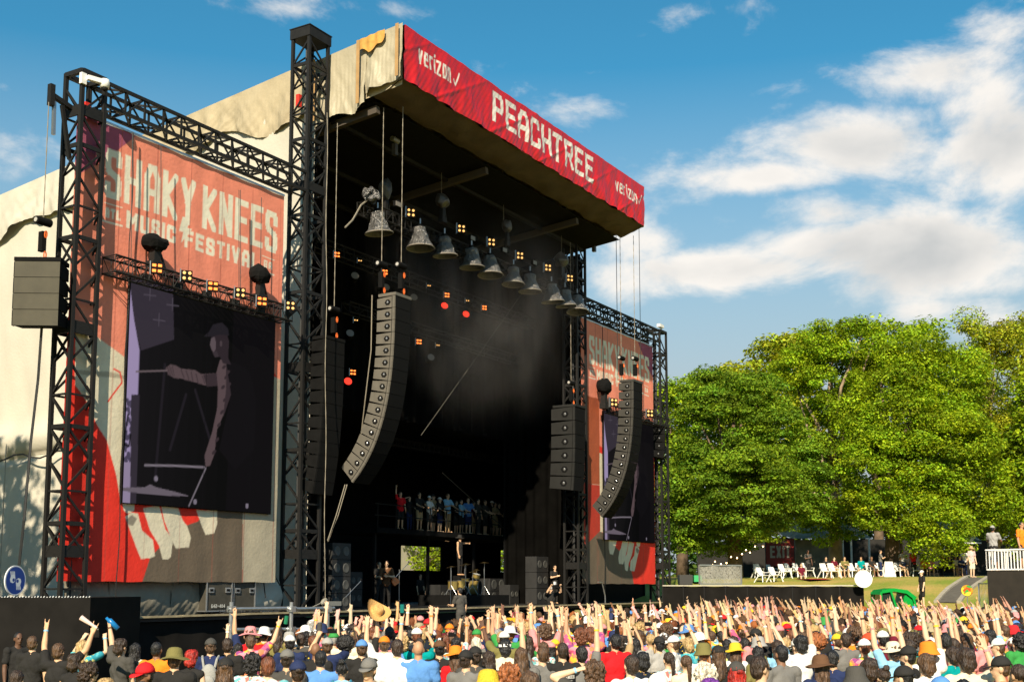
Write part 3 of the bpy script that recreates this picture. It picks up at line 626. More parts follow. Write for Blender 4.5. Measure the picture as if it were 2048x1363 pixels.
T2 = tower(29.28, 30.24, 25.3, 26.0, 0, 21.1, 'tallest lattice tower, left of the stage mouth')
MB().box((29.5, 25.9, 18.7), (.14, .14, .42)).obj('red_sling', REDSTRAP, T2)
x3 = at(1172, 700, y=25.3).x
T3 = tower(x3 - .9, x3 - .05, 25.3, 26.0, 0, 18.9, 'lattice tower right of the stage mouth, partly behind the bell lamps')
T4 = tower(57.75, 58.6, 25.3, 26.0, 0, 16.1, 'rightmost lattice tower in front of the trees', cap=False)
def header(xa, xb, zb, zt, lab, y0=25.3, y1=25.9, n=12):
    r = empty('header_truss', ((xa + xb) / 2, y0, zb), lab, 'truss', 'header trusses over the banners')
    for y in (y0, y1):
        for z in (zb, zt): bar(r, 'chord', (xa, y, z), (xb, y, z), .085, BLK)
    dx = (xb - xa) / n
    for i in range(n):
        a = xa + i * dx; b = a + dx
        for y in (y0, y1):
            z0, z1 = (zb, zt) if i % 2 else (zt, zb)
            bar(r, 'brace', (a + .03, y, z0), (b - .03, y, z1), .042, BLK); bar(r, 'upright', (a, y, zb), (a, y, zt), .05, BLK)
        for z in (zb, zt):
            bar(r, 'brace', (a, y0 if i % 2 else y1, z), (b, y1 if i % 2 else y0, z), .05, BLK)
            bar(r, 'cross_bar', (a, y0, z), (a, y1, z), .05, BLK)
    return r
header(21.05, 29.25, 15.42, 16.05, 'black header truss above the left banner')
header(x3, 57.7, 15.40, 16.02, 'black header truss above the far banner', n=11)
# jib on the left tower with its hook
j = empty('hoist_jib', (20.2, 25.6, 15), 'black jib arm reaching left from the leftmost tower', 'jib')
ja = at(102, 200, y=25.7)
bar(j, 'arm', (20.3, 25.7, ja.z), (ja.x, 25.7, ja.z + .15), .12, BLK); bar(j, 'strut', (20.3, 25.7, ja.z - 1.4), (ja.x + .35, 25.7, ja.z - .02), .09, BLK)
bar(j, 'end_plate', (ja.x, 25.7, ja.z - .15), (ja.x, 25.7, ja.z + .42), .14, BLK); bar(j, 'hook', (ja.x + .12, 25.7, ja.z - .9), (ja.x + .1, 25.7, ja.z), .08, STEEL)
# camera on tower
c = empty('surveillance_camera', (20.6, 25.2, 16), 'white dome surveillance camera mounted at the top of the leftmost tower', 'camera')
pc = at(172, 158, y=25.2)
MB().box((pc.x - .05, 25.25, pc.z), (.16, .1, .3)).obj('mount', WHITEP, c)
MB().beam((pc.x, 25.15, pc.z + .03), (pc.x + .42, 25.0, pc.z + .02), .12, .12).obj('arm', WHITEP, c)
MB().lathe([(.11, .1), (.13, .0), (.12, -.12), (.05, -.14)], (pc.x + .45, 25.0, pc.z), 14).obj('dome_housing', WHITEP, c, smooth=True)
MB().ell((pc.x + .45, 25.0, pc.z - .14), (.09, .09, .08)).obj('dome_lens', BLK, c, smooth=True)
c2 = empty('surveillance_camera', (58.2, 25.2, 16.2), 'small white camera on the top of the rightmost tower', 'camera'); MB().box((57.9, 25.3, 16.3), (.5, .2, .16)).obj('housing', WHITEP, c2); MB().tube([(58, 25.3, 16.05), (58, 25.3, 16.25)], .04).obj('mount', WHITEP, c2)
# ------------------------------------------------------------------ speaker arrays
def cab_local(nm_parent, w, d, h, wedge, horn=True, side=GREYBOX, front=GRILLE):
    """cabinet: front face at y=0, body back to y=d, x 0..w, z -h..0; the rear is lower than the front"""
    m = MB(); e = .012
    vs = [(0, 0, -h), (w, 0, -h), (w, d, -h + wedge), (0, d, -h + wedge), (0, 0, 0), (w, 0, 0), (w, d, -wedge), (0, d, -wedge)]
    # side panel recessed frame look: main body + front rails
    m.add(vs, [(3, 2, 1, 0), (4, 5, 6, 7), (1, 2, 6, 5), (2, 3, 7, 6)], 1); m.add(vs, [(3, 0, 4, 7)], 0); m.add(vs, [(0, 1, 5, 4)], 2)
    return m
def hexhorn(m, y, z, r, x=-.004):
    K = 6; ring = [(x, y + r * cos(2 * pi * k / K) * 1.15, z + r * sin(2 * pi * k / K)) for k in range(K)]
    m.add(ring + [(x + .07, y + .2 * r * cos(2 * pi * k / K), z + .2 * r * sin(2 * pi * k / K)) for k in range(K)], [(k, (k + 1) % K, (k + 1) % K + K, k + K) for k in range(K)] + [tuple(range(K, 2 * K))])
def array(name, corner, n, w, d, h, angs, lab, grp, side=GREYBOX, front=GRILLE, chains=(), yaw=0., horn=True, top=True, cat='speaker array'):
    """corner: world position of the near top-left-front edge of the first box. Boxes run down, each tilted by the running sum of angs."""
    r = empty(name, corner, lab, cat, grp)
    Ry = Matrix.Rotation(yaw, 3, 'Z'); p = Vector(corner); tilt = 0.
    f = MB()
    f.box((w / 2, d * .45, .06), (w + .04, d * .95, .1), mi=0)
    if top:
        g = MB(); g.v = [tuple(Vector(corner) + Ry @ Vector(q)) for q in f.v]; g.f = f.f; g.m = f.m; g.n = f.n; g.obj('fly_frame', side, r)
    for i in range(n):
        tilt += radians(angs[i]); Rt = Ry @ Matrix.Rotation(tilt, 3, 'X')       # front face turns down, box swings back
        m = cab_local(r, w, d, h * .965, .045); m.m = list(m.m)
        g = MB(); g.v = [tuple(p + Rt @ Vector(q)) for q in m.v]; g.f = m.f; g.m = m.m; g.n = m.n
        b = g.obj('speaker_box', [side, BLK2, front], r)
        e = MB()
        e.box((-.012, .06, -h * .49), (.03, .09, h * .96))
        g = MB(); g.v = [tuple(p + Rt @ Vector(q)) for q in e.v]; g.f = e.f; g.m = e.m; g.n = e.n; g.obj('side_rail', side, b)
        e = MB(); e.box((-.004, .128, -h * .49), (.012, .022, h * .97))
        g = MB(); g.v = [tuple(p + Rt @ Vector(q)) for q in e.v]; g.f = e.f; g.m = e.m; g.n = e.n; g.obj('side_groove', BLK2, b)
        if horn:
            e = MB(); K = 6; rr_ = h * .25; e.add([(-.008, d * .42 + rr_ * 1.2 * cos(2 * pi * k / K), -h * .5 + rr_ * sin(2 * pi * k / K)) for k in range(K)] + [(.02, d * .42, -h * .5)], [tuple(range(K))] + [(k, (k + 1) % K, K) for k in range(K)]); e.ell((-.012, d * .42, -h * .5), (.03, h * .10, h * .12), 8, 5, 1)
            g = MB(); g.v = [tuple(p + Rt @ Vector(q)) for q in e.v]; g.f = e.f; g.m = e.m; g.n = e.n; g.obj('side_horn', [BLK2, STEEL], b)
        p = p + Rt @ Vector((0, 0, -h))
    for (dx, dy, ztop) in chains:
        base = Vector(corner) + Ry @ Vector((dx, dy, .15))
        hoist(base, ztop, r)
    return r, p
def chain(parent, a, b, r=.013, nm='chain'):
    q = MB(); a = Vector(a); b = Vector(b); n = max(2, int((b - a).length / .16)); pts = [a.lerp(b, i / n) for i in range(n + 1)]
    q.tube(pts, [r * (1.25 if i % 2 else .75) for i in range(n + 1)], 5); return q.obj(nm, ROPE, parent)
def hoist(base, ztop, parent):
    b = Vector(base)
    hs = MB(); hs.tube([b + Vector((-.22, .0, .98)), b + Vector((.22, 0, .98))], .105, 12); h = hs.obj('hoist_motor', BLK2, parent, smooth=False)
    MB().tube([b + Vector((-.235, 0, .98)), b + Vector((-.222, 0, .98))], .06, 12).obj('motor_label', mat('worn_label', (.4, .39, .36), .6), h)
    q = MB(); q.box(b + Vector((0, 0, .45)), (.13, .16, .52)); q.obj('chain_bag', GRILLE, h)
    q = MB()
    for z in (.08, .62): q.tube([b + Vector((.035 * cos(t), -.13, z + .09 * sin(t))) for t in np.linspace(0, 2 * pi, 13)], .018, 5)
    q.obj('shackle', ORNG, h)
    chain(parent, b + Vector((0, 0, 1.05)), (b.x, b.y, ztop))
H = at(791, 590, y=22.9)
ANG = [0, .6, .8, .9, 1.3, 1.6, 2.0, 2.4, 2.8, 3.2, 3.6, 4.0, 4.6, 5.0, 5.2, 5.2]
def paarray(corner, lab, n=16, h=.405): return array('speaker_array', corner, n, .86, .74, h, ANG, lab, 'main curved speaker arrays', chains=((.5, .15, 18.6), (.05, .62, 18.5)))
_, pe = paarray(H, 'long curved hanging speaker array in front of the left of the stage, sides lit grey')
cb = empty('speaker_cable', tuple(pe), 'pale cables hanging from the bottom of the lit speaker array', 'cable')
q = MB(); q.tube([at(690, 968, y=23.6), at(672, 1030, y=23.8), at(655, 1080, y=24)], .018, 4); q.tube([at(694, 968, y=23.6), at(676, 1030, y=23.8), at(656, 1082, y=24)], .018, 4)
q.tube([at(744, 590, y=23.9), at(742, 700, y=24), at(730, 800, y=24.3), at(722, 870, y=24.6)], .022, 4); q.obj('cable', ROPE, cb)
H2 = at(1267, 762, y=22.6)
_g = GREYBOX; GREYBOX = mat('shade_toned_speaker_side', (.045, .042, .036), .6, var=.15)  # darker copy of the grey sides, with the shade put into the colour
array('speaker_array', H2, 16, .95, .74, .405, ANG, 'curved hanging speaker array with shade put into its side colour, before the far video screen', 'main curved speaker arrays', side=GREYBOX, chains=((.5, .15, 18.6), (.05, .62, 18.5)))
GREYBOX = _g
array('speaker_array', at(652, 676, y=24.6), 12, .95, .6, .42, [0, .5, .5, .6, .8, 1, 1, 1, 1.4, 1.6, 2, 2], 'dark straight speaker array hanging inside the left of the stage mouth', 'inner speaker arrays', side=BLK2, chains=((.75, .3, 18.),), horn=False)
array('speaker_array', at(1150, 812, y=24.4), 6, .95, 1.2, .62, [0, 0, .8, 1, 1.2, 1.4], 'short stack of wide speakers hanging before the right black curtain', 'inner speaker arrays', side=mat('dark_speaker_side', (.012, .012, .011), .6, var=.2), chains=((.4, .4, 18.),))
A0 = at(120, 512, d=30.2)
r4, _ = array('speaker_array', at(30, 522, d=30.4), 4, 1.13, .7, .415, [0, .4, .6, .8], 'block of four wide speakers hanging left of the leftmost tower', 'outfill speaker arrays', side=BLK2, front=OLGRILLE, yaw=radians(-57), chains=((.55, .3, 15.05),), horn=False)
MB().box(tuple(at(74, 522, d=30.5)), (.1, .1, .1)).obj('frame_clamp', BLK, r4)
q = MB(); q.tube([at(84, 646, d=30.6), at(76, 760, d=30.6), at(62, 880, d=30.4), at(48, 1040, d=30), at(38, 1130, d=30)], .035, 5); q.obj('loom', CABLE, r4)
array('speaker_array', at(1330, 852, d=62.5), 4, 1.2, .7, .42, [0, 2, 2, 3], 'small block of four speakers on the outside of the rightmost tower', 'outfill speaker arrays', side=BLK2, yaw=radians(25))

# ------------------------------------------------------------------ lighting
WARM = (1, .62, .22)
LAMPY = mat('lit_lamp', (.25, .16, .06), .4, emit=(1, .50, .14), estr=1.05)
LAMPO = mat('lit_orange_lamp', (.3, .08, .02), .4, emit=(1, .20, .03), estr=2.0)
LAMPR = mat('lit_red_lamp', (.9, .1, .05), .4, emit=(1, .035, .015), estr=1.0)
LAMPW = mat('pale_reflector', (.20, .18, .16), .5)
def foilmat():
    m = mat('silver_rain_foil', (.20, .195, .19), .30, .7); t = m.node_tree; b = t.nodes['Principled BSDF']
    tc = t.nodes.new('ShaderNodeTexCoord'); n = t.nodes.new('ShaderNodeTexNoise'); n.inputs['Scale'].default_value = 7; n.inputs['Detail'].default_value = 5; n.inputs['Distortion'].default_value = 2; lk(t, tc.outputs['Object'], n.inputs['Vector'])
    bp = t.nodes.new('ShaderNodeBump'); bp.inputs['Strength'].default_value = 1; bp.inputs['Distance'].default_value = .12; lk(t, n.outputs[0], bp.inputs['Height']); lk(t, bp.outputs[0], b.inputs['Normal']); return m
FOIL = foilmat(); RIM = mat('pale_rim', (.3, .27, .23), .5, .2)
def small_truss(xa, xb, y0, z0, w, hh, lab, grp, n=20, droop=0., slope=0., cat='truss'):
    r = empty('lighting_truss', ((xa + xb) / 2, y0, z0), lab, cat, grp)
    for y in (y0, y0 + w):
        for z in (z0, z0 + hh):
            MB().tube([(xa, y, z), (xb, y, z)], .03, 6).obj('chord', BLK, r)
    q = MB(); dx = (xb - xa) / n
    for i in range(n + 1):
        a = xa + i * dx
        for y in (y0, y0 + w):
            q.tube([(a, y, z0), (a, y, z0 + hh)], .014, 4)
            if i < n: q.tube([(a, y, z0 if i % 2 else z0 + hh), (a + dx, y, z0 + hh if i % 2 else z0)], .014, 4)
        for z in (z0, z0 + hh):
            q.tube([(a, y0, z), (a, y0 + w, z)], .014, 4)
            if i < n: q.tube([(a, y0 if i % 2 else y0 + w, z), (a + dx, y0 + w if i % 2 else y0, z)], .014, 4)
    q.obj('lacing', BLK, r, kind='stuff'); return r
def bell(p, k, lab):
    r = empty('bell_light', p, lab, 'stage light', 'foil wrapped bell lights along the front truss'); p = Vector(p); s = 1.04 + .05 * sin(k * 2.1)
    J = [random.uniform(-.03, .03) for _ in range(8)]
    prof = [(.20, .0), (.235 + J[0], -.10), (.265 + J[1], -.25), (.31 + J[2], -.42), (.375 + J[3], -.58), (.47, -.72)]
    R = Matrix.Rotation(radians(random.uniform(-6, 6)), 3, 'Y') @ Matrix.Rotation(radians(random.uniform(-6, 3)), 3, 'X')
    m = MB(); m.lathe([(a * s, b * s) for a, b in prof], p, 22, R, cap=False)
    m.v = [tuple(Vector(v) + Vector((noise.noise(Vector(v) * 6) * .06, noise.noise(Vector(v) * 6 + Vector((5, 5, 5))) * .06, 0)) * (1 if (Vector(v) - p).length < .8 else .15)) for v in m.v]
    sh = m.obj('foil_shade', FOIL, r, smooth=False)
    m = MB(); c = R @ Vector((0, 0, -.72 * s)) + p
    m.tube([c + R @ Vector((.47 * s * cos(t), .47 * s * sin(t), 0)) for t in np.linspace(0, 2 * pi, 25)], .022, 5); m.obj('rim', RIM, r)
    MB().lathe([(.10, .12), (.14, 0), (.10, -.1)], p, 10, R).obj('lamp_head', BLK2, r)
    MB().tube([p + Vector((0, 0, .1)), p + Vector((0, 0, .34))], .035, 6).obj('clamp', STEEL, r)
    MB().lathe([(.2, -.42), (.2, -.4)], p, 12, R).obj('reflector', BLK2, r)
    return r
tz = at(725, 395, y=24.9).z; LTZ = tz
xa, xb = at(735, 400, y=24.9).x, at(1168, 600, y=24.9).x
small_truss(xa, xb, 24.9, LTZ - .45, .45, .42, 'front lighting truss hung across the stage mouth carrying bell lights', 'lighting trusses', n=44)
order = ['first', 'second', 'third', 'fourth', 'fifth', 'sixth', 'seventh', 'eighth', 'ninth', 'tenth', 'eleventh']
for i, (u, v) in enumerate(((755, 424), (840, 455), (889, 474), (943, 497), (980, 513), (1027, 535), (1060, 548), (1103, 568), (1130, 580), (1154, 592))):
    bell(at(u, v, y=24.75), i, ('brightest silver bell light at the left end of the front truss' if i == 0 else f'silver foil bell light, {order[i]} from the left along the front truss'))
def blinder(p, lab, grp, lamp=LAMPY, s=1., yaw=0., n=2, round_=True):
    r = empty('blinder_light', p, lab, 'stage light', grp); p = Vector(p); R = Matrix.Rotation(yaw, 3, 'Z')
    def T(m):
        m.v = [tuple(p + R @ (Vector(q) * s)) for q in m.v]; return m
    T(MB().box((0, .06, 0), (.46, .12, .46 if n == 2 else .23))).obj('housing', BLK2, r)
    T(MB().box((-.27, .06, 0), (.03, .16, .56))).obj('side_bracket', GALV, r)
    for x in (-.115, .115):
        for z in ((-.115, .115) if n == 2 else (0,)):
            if round_: m = MB().lathe([(.066, 0), (.066, .02), (.04, .03)], (0, 0, 0), 10, Matrix.Rotation(radians(90), 3, 'X'))
            else: m = MB().box((0, -.01, 0), (.15, .02, .11))
            m.v = [(q[0] + x, q[1] - .005, q[2] + z) for q in m.v]; T(m).obj('lamp', lamp, r)
    return r
YAWC = radians(-35)
BL = [(822, 425), (923, 457), (983, 484), (1040, 511), (1096, 535), (1140, 556)]
for i, (u, v) in enumerate(BL): blinder(at(u, v, y=24.8), f'four lamp blinder above the front truss, {order[i]} from the left', 'four lamp blinders on the front truss', s=.74, yaw=YAWC)
for i, (u, v) in enumerate(((797, 408), (946, 476), (1010, 500), (1070, 525))):
    r = empty('truss_spotlight', at(u, v, y=24.8), f'small grey flood light between the bell lights, {order[i]} along the truss', 'stage light', 'grey floods on the front truss')
    MB().box(at(u, v, y=24.8), (.34, .22, .2)).obj('housing', BLK2, r); MB().box(at(u, v, y=24.68), (.3, .02, .16)).obj('lens', LAMPW, r)
# bagged control gear at the truss end
g = empty('foil_wrapped_hoist', at(740, 395, y=24.8), 'crumpled silver bag over gear at the left end of the front truss', 'rain cover')
m = MB(); m.ell(at(742, 390, y=24.8), (.36, .3, .26), 18, 12); m.v = [tuple(Vector(v) + Vector((noise.noise(Vector(v) * 5) * .22,) * 3)) for v in m.v]; m.obj('bag', FOIL, g)
q = MB(); q.tube([at(735, 400, y=24.8), at(722, 410, y=24.8), at(705, 440, y=24.7), at(690, 455, y=24.7)], .03, 5); q.obj('hanging_strap', ROPE, g)
def bag(u, v, y, w, h, lab, m=None, base=None):
    p = at(u, v, y=y); r = empty('covered_moving_light', p, lab, 'stage light', 'bagged moving lights'); m = m or BLK2
    b = MB(); b.ell(p, (w, w * .8, h), 16, 10); b.v = [tuple(Vector(v) + Vector((noise.noise(Vector(v) * 4) * .25 * w, 0, noise.noise(Vector(v) * 4 + Vector((9, 1, 1))) * .5 * h))) for v in b.v]; b.obj('rain_cover', m, r)
    MB().box((p.x, p.y, p.z - h * 1.5), (w * .55, w * .5, h * 1.9)).obj('yoke', BLK, r); MB().box((p.x, p.y, p.z - h * 2.5), (w * .9, w * .7, h * .7)).obj('base_box', BLK, r)
    MB().beam((p.x + w * .4, p.y, p.z - h * .8), (p.x + w * .9, p.y, p.z - h * 2.6), .05).obj('stay', BLK, r); return r
GB = mat('grey_plastic_bag', (.07, .065, .06), .35, .2, var=.3, vscale=4)
bag(311, 487, 25.1, .42, .24, 'black bagged moving light above the left part of the side screen truss'); bag(521, 550, 25.1, .38, .28, 'black bagged moving light above the right part of the side screen truss')
bag(1208, 772, 25.1, .45, .38, 'square black bagged light above the far screen'); bag(771, 378, 25.2, .3, .34, 'grey bagged moving light standing at the left end of the front truss', GB)
bag(885, 402, 25.2, .32, .3, 'dim bagged moving light over the third bell light', GB); bag(1014, 452, 25.2, .26, .3, 'dim bagged moving light over the middle of the front truss', GB); bag(1122, 520, 25.2, .4, .3, 'bagged moving light at the far end of the front truss', GB)
# side screen lighting trusses
def side_truss(x0, x1, lab, z=None):
    return small_truss(x0, x1, 24.9, 11.25, .5, .45, lab, 'lighting trusses', n=22)
xs0, xs1 = at(230, 540, y=24.9).x, at(585, 615, y=24.9).x
small_truss(xs0, xs1, 24.9, at(240, 545, y=24.9).z, .5, .45, 'lighting truss hung above the left video screen', 'lighting trusses', n=24)
small_truss(51.3, 58.2, 24.9, at(240, 545, y=24.9).z, .5, .45, 'lighting truss hung above the far video screen', 'lighting trusses', n=22)
for i, (u, v, rd) in enumerate(((314, 536, 0), (374, 551, 1), (426, 572, 0), (481, 585, 1), (524, 602, 0), (581, 611, 1))):
    blinder(at(u, v, y=24.7), f'{"four yellow lamps" if rd else "glowing orange flood"} on the left screen truss, {order[i]} from the left', 'floods on the left screen truss', LAMPY if rd else LAMPO, .66, YAWC, 2, bool(rd))
for i, (u, v) in enumerate(((1228, 804), (1243, 809), (1300, 826))):
    blinder(at(u, v, y=24.7), ('four lamp blinder on the far screen truss, left of the speaker array', 'orange lamp just left of the far speaker array', 'four lamp blinder on the far screen truss beside the rightmost tower')[i], 'blinders on the far screen truss', LAMPY if i != 1 else LAMPO, .85 if i != 1 else .4, YAWC)
for k, (u0, v0, u1, v1) in enumerate(((322, 290, 322, 478), (481, 380, 481, 575), (265, 265, 262, 520), (523, 395, 521, 545), (478, 380, 478, 575))):
    m = MB(); m.tube([at(u0, v0, y=25.15), at(u1, v1, y=25.15)], .014, 4)
    m.thing('hanging_cable', CABLE, label=f'thin dark hanging line in front of the left banner, {order[k]} of five', cat='cable', group='hanging lines before the left banner')
# rear trusses with dim lamps, red beams
small_truss(31.2, 49.5, 28.2, at(700, 520, y=28.2).z, .45, .45, 'dim rear lighting truss inside the stage', 'lighting trusses', n=30)
small_truss(36.5, 49.5, 29.2, at(760, 545, y=29.2).z - 2., .4, .4, 'lower dim lighting truss deep inside the stage', 'lighting trusses', n=22)
RL = [(674, 509, 0), (720, 521, 1), (770, 544, 0), (858, 571, 1), (894, 590, 0), (935, 601, 1), (969, 615, 0), (838, 683, 0), (876, 690, 1), (712, 640, 1), (706, 744, 0), (787, 590, 1)]
nl = ['beside the left chain', 'behind the first bell light', 'above the lit speaker array', 'under the second bell light', 'above the left red beam', 'above the right red beam', 'rightmost of the rear truss', 'low in the middle of the stage', 'low and right of the middle', 'faint on the left', 'lowest on the left', 'behind the array hoist']
for i, (u, v, k) in enumerate(RL): blinder(at(u, v, y=28.0), f'small {"amber pair of lamps" if k else "orange flood light"} deep in the stage, {nl[i]}', 'small lamps on the rear trusses', LAMPY if k else LAMPO, .52 if not k else .40, YAWC, 1 if k else 2, bool(k))
for i, (u, v, mm, nm) in enumerate(((889, 611, LAMPR, 'red disc light deep in the stage, upper left of the two'), (932, 628, LAMPR, 'red disc light deep in the stage, right one'), (696, 762, LAMPR, 'red disc light low behind the lit speaker array'), (710, 551, LAMPW, 'grey disc lens left of the array hoist'), (772, 574, LAMPW, 'grey disc lens behind the array hoist'), (828, 594, LAMPW, 'grey disc lens right of the speaker array top'), (700, 666, LAMPW, 'grey disc lens left of the speaker array middle'), (862, 714, LAMPW, 'lowest grey disc lens deep in the stage'))):
    p = at(u, v, y=28.1); r = empty('spot_lens', p, nm, 'stage light', 'disc shaped spot lights'); R = Matrix.Rotation(YAWC, 3, 'Z') @ Matrix.Rotation(radians(70), 3, 'X')
    MB().lathe([(.15, -.3), (.17, 0)], p, 14, R).obj('housing', BLK2, r); MB().lathe([(.15, 0), (.15, .02)], p, 14, R).obj('lens', mm, r)
# chains, chain motors and stays inside the mouth
for k, (u, v0, v1, y, lab) in enumerate(((654, 225, 1215, 24.2, 'long pale guide line down the left edge of the stage mouth'), (790, 205, 300, 24.6, 'short chain above the small motor near the fascia'), (883, 260, 390, 25.2, 'thin chain to the bagged light over the third bell light'), (1007, 300, 440, 25.2, 'thin chain to the middle of the front truss'), (1123, 420, 560, 25.2, 'thin chain to the far end of the front truss'))):
    m = MB(); a = at(u, v0, y=y); b = at(u - (5 if k == 0 else 0), v1, y=y); n = 60
    m.tube([a.lerp(b, i / n) + Vector((.03 * sin(i * .35) if k == 0 else 0, 0, 0)) for i in range(n + 1)], [(.013 if k == 0 else .010) * (1.3 if i % 2 else .8) for i in range(n + 1)], 4); m.thing('chain', ROPE, label=lab, cat='chain')
for (u0, v0, u1, v1, y, lab) in ((1045, 585, 842, 870, 26.5, 'thin diagonal stay across the dark curtain'), (885, 945, 1055, 1098, 30.6, 'diagonal brace falling across the viewing platform')):
    m = MB(); m.tube([at(u0, v0, y=y), at(u1, v1, y=y)], .016 if y < 30 else .025, 4); m.thing('stay_wire', mat('dull_wire', (.07, .065, .05), .7), label=lab, cat='wire')
for (u, y, lab) in ((1232, 24.5, 'left of two thin cables hanging over the far banner'), (1278, 24.5, 'right of two thin cables hanging over the far banner')):
    a = at(u, 455, y=y); b = at(u + 4, 760, y=y)
    m = MB(); m.tube([a, b], .016, 4); m.thing('hoist_cable', CABLE, label=lab, cat='cable')
for (u, v, y, lab) in ((790, 280, 24.6, 'chain motor in a clear bag high under the fascia'), (885, 238, 24.8, 'chain motor under the fascia above the third bell light'), (1131, 418, 24.8, 'chain motor beside the far tower top'), (1188, 480, 24.8, 'black motor with hook at the right roof corner')):
    p = at(u, v, y=y); r = empty('chain_motor', p, lab, 'motor', 'chain motors under the roof'); MB().tube([p - Vector((.18, 0, 0)), p + Vector((.18, 0, 0))], .1, 10).obj('body', mat('dull_motor', (.18, .18, .16), .4, .4), r)
    MB().box(p - Vector((0, 0, .35)), (.16, .16, .42)).obj('chain_bag', GB, r); MB().tube([p, p + Vector((0, 0, 1.3))], .02, 4).obj('chain', ROPE, r)
# ------------------------------------------------------------------ people
def remesh(m, vox, name, smooth_it=2, off=(0, 0, 0)):
    me = m.mesh(name, off); o = bpy.data.objects.new(name, me); COL.objects.link(o)
    md = o.modifiers.new('r', 'REMESH'); md.mode = 'VOXEL'; md.voxel_size = vox; md.use_smooth_shade = True
    if smooth_it: s = o.modifiers.new('s', 'SMOOTH'); s.iterations = smooth_it; s.factor = .5
    dg = bpy.context.evaluated_depsgraph_get(); dg.update()
    out = bpy.data.meshes.new_from_object(o.evaluated_get(dg)); bpy.data.objects.remove(o); bpy.data.meshes.remove(me)
    out.name = name; out.materials.clear()
    out.polygons.foreach_set('use_smooth', [True] * len(out.polygons)); return out
def cap_(m, p, q, r0, r1, n=10, fl=1.):
    """tapered capsule"""
    p = Vector(p); q = Vector(q); d = q - p; L_ = max(d.length, 1e-4); R = d.to_track_quat('Z', 'Y').to_matrix()
    prof = [(r0 * sin(t), -r0 * cos(t)) for t in (.15, .6, 1.1, pi / 2)] + [(r1 * cos(t), L_ + r1 * sin(t)) for t in (0, .5, 1.0, 1.42)]
    vs = [];
    for r, z in prof:
        for k in range(n): vs.append(p + R @ Vector((r * cos(2 * pi * k / n), r * fl * sin(2 * pi * k / n), z)))
    fs = [(i * n + k, i * n + (k + 1) % n, (i + 1) * n + (k + 1) % n, (i + 1) * n + k) for i in range(len(prof) - 1) for k in range(n)]
    fs += [tuple(range(n - 1, -1, -1)), tuple(range((len(prof) - 1) * n, len(prof) * n))]
    m.add(vs, fs)
V = Vector
def hand(m, w, dirn, palm_n, kind, s=1., low=False):
    """palm and five fingers. w wrist, dirn hand direction, palm_n palm normal, kind open/horns/fist/point/relaxed/grip"""
    d = V(dirn).normalized(); nrm = V(palm_n); nrm = (nrm - d * nrm.dot(d)).normalized(); sd = d.cross(nrm).normalized()
    w = V(w); k = 5 if low else 8
    for a in (-.026, -.009, .009, .026): cap_(m, w + sd * a * .7 * s, w + d * .085 * s + sd * a * s, .015 * s, .013 * s, k)
    ln = {'open': (1, 1, 1, 1), 'horns': (1, .0, .0, 1), 'fist': (0, 0, 0, 0), 'point': (1, 0, 0, 0), 'relaxed': (.8, .8, .8, .8), 'grip': (.35, .35, .35, .35), 'peace': (1, 1, 0, 0)}[kind]
    sp = .30 if kind == 'open' else .12
    base = [.030, .011, -.009, -.028]; fl = [.074, .082, .076, .060]
    for i in range(4):
        b = w + d * .09 * s + sd * base[i] * s; e = (1 if i < 2 else -1) * 0
        fd = (d + sd * (base[i] / .03) * sp * (1.2 if kind == 'horns' else 1)).normalized(); f = ln[i]
        if f > .6:
            mid = b + fd * fl[i] * .52 * s; tip = mid + (fd + nrm * (.15 if f > .9 else .6)).normalized() * fl[i] * .5 * s
            cap_(m, b, mid, .0105 * s, .0095 * s, k); cap_(m, mid, tip, .0095 * s, .008 * s, k)
        else:
            mid = b + (d * .5 + nrm * .7).normalized() * .035 * s; tip = mid + (nrm * .3 - d * .9).normalized() * .035 * s
            cap_(m, b, mid, .011 * s, .010 * s, k); cap_(m, mid, tip, .010 * s, .009 * s, k)
    tb = w + d * .03 * s + sd * .03 * s
    if kind == 'open': te = tb + (d * .45 + sd * .85 + nrm * .1).normalized() * .045 * s; t2 = te + (d * .75 + sd * .5).normalized() * .034 * s
    elif kind == 'relaxed': te = tb + (d * .8 + sd * .5 + nrm * .3).normalized() * .042 * s; t2 = te + (d + nrm * .3).normalized() * .03 * s
    else: te = tb + (d * .7 + sd * .4 + nrm * .6).normalized() * .04 * s; t2 = te + (d * .3 - sd * .5 + nrm * .4).normalized() * .034 * s
    cap_(m, tb, te, .014 * s, .0115 * s, k); cap_(m, te, t2, .0115 * s, .009 * s, k)
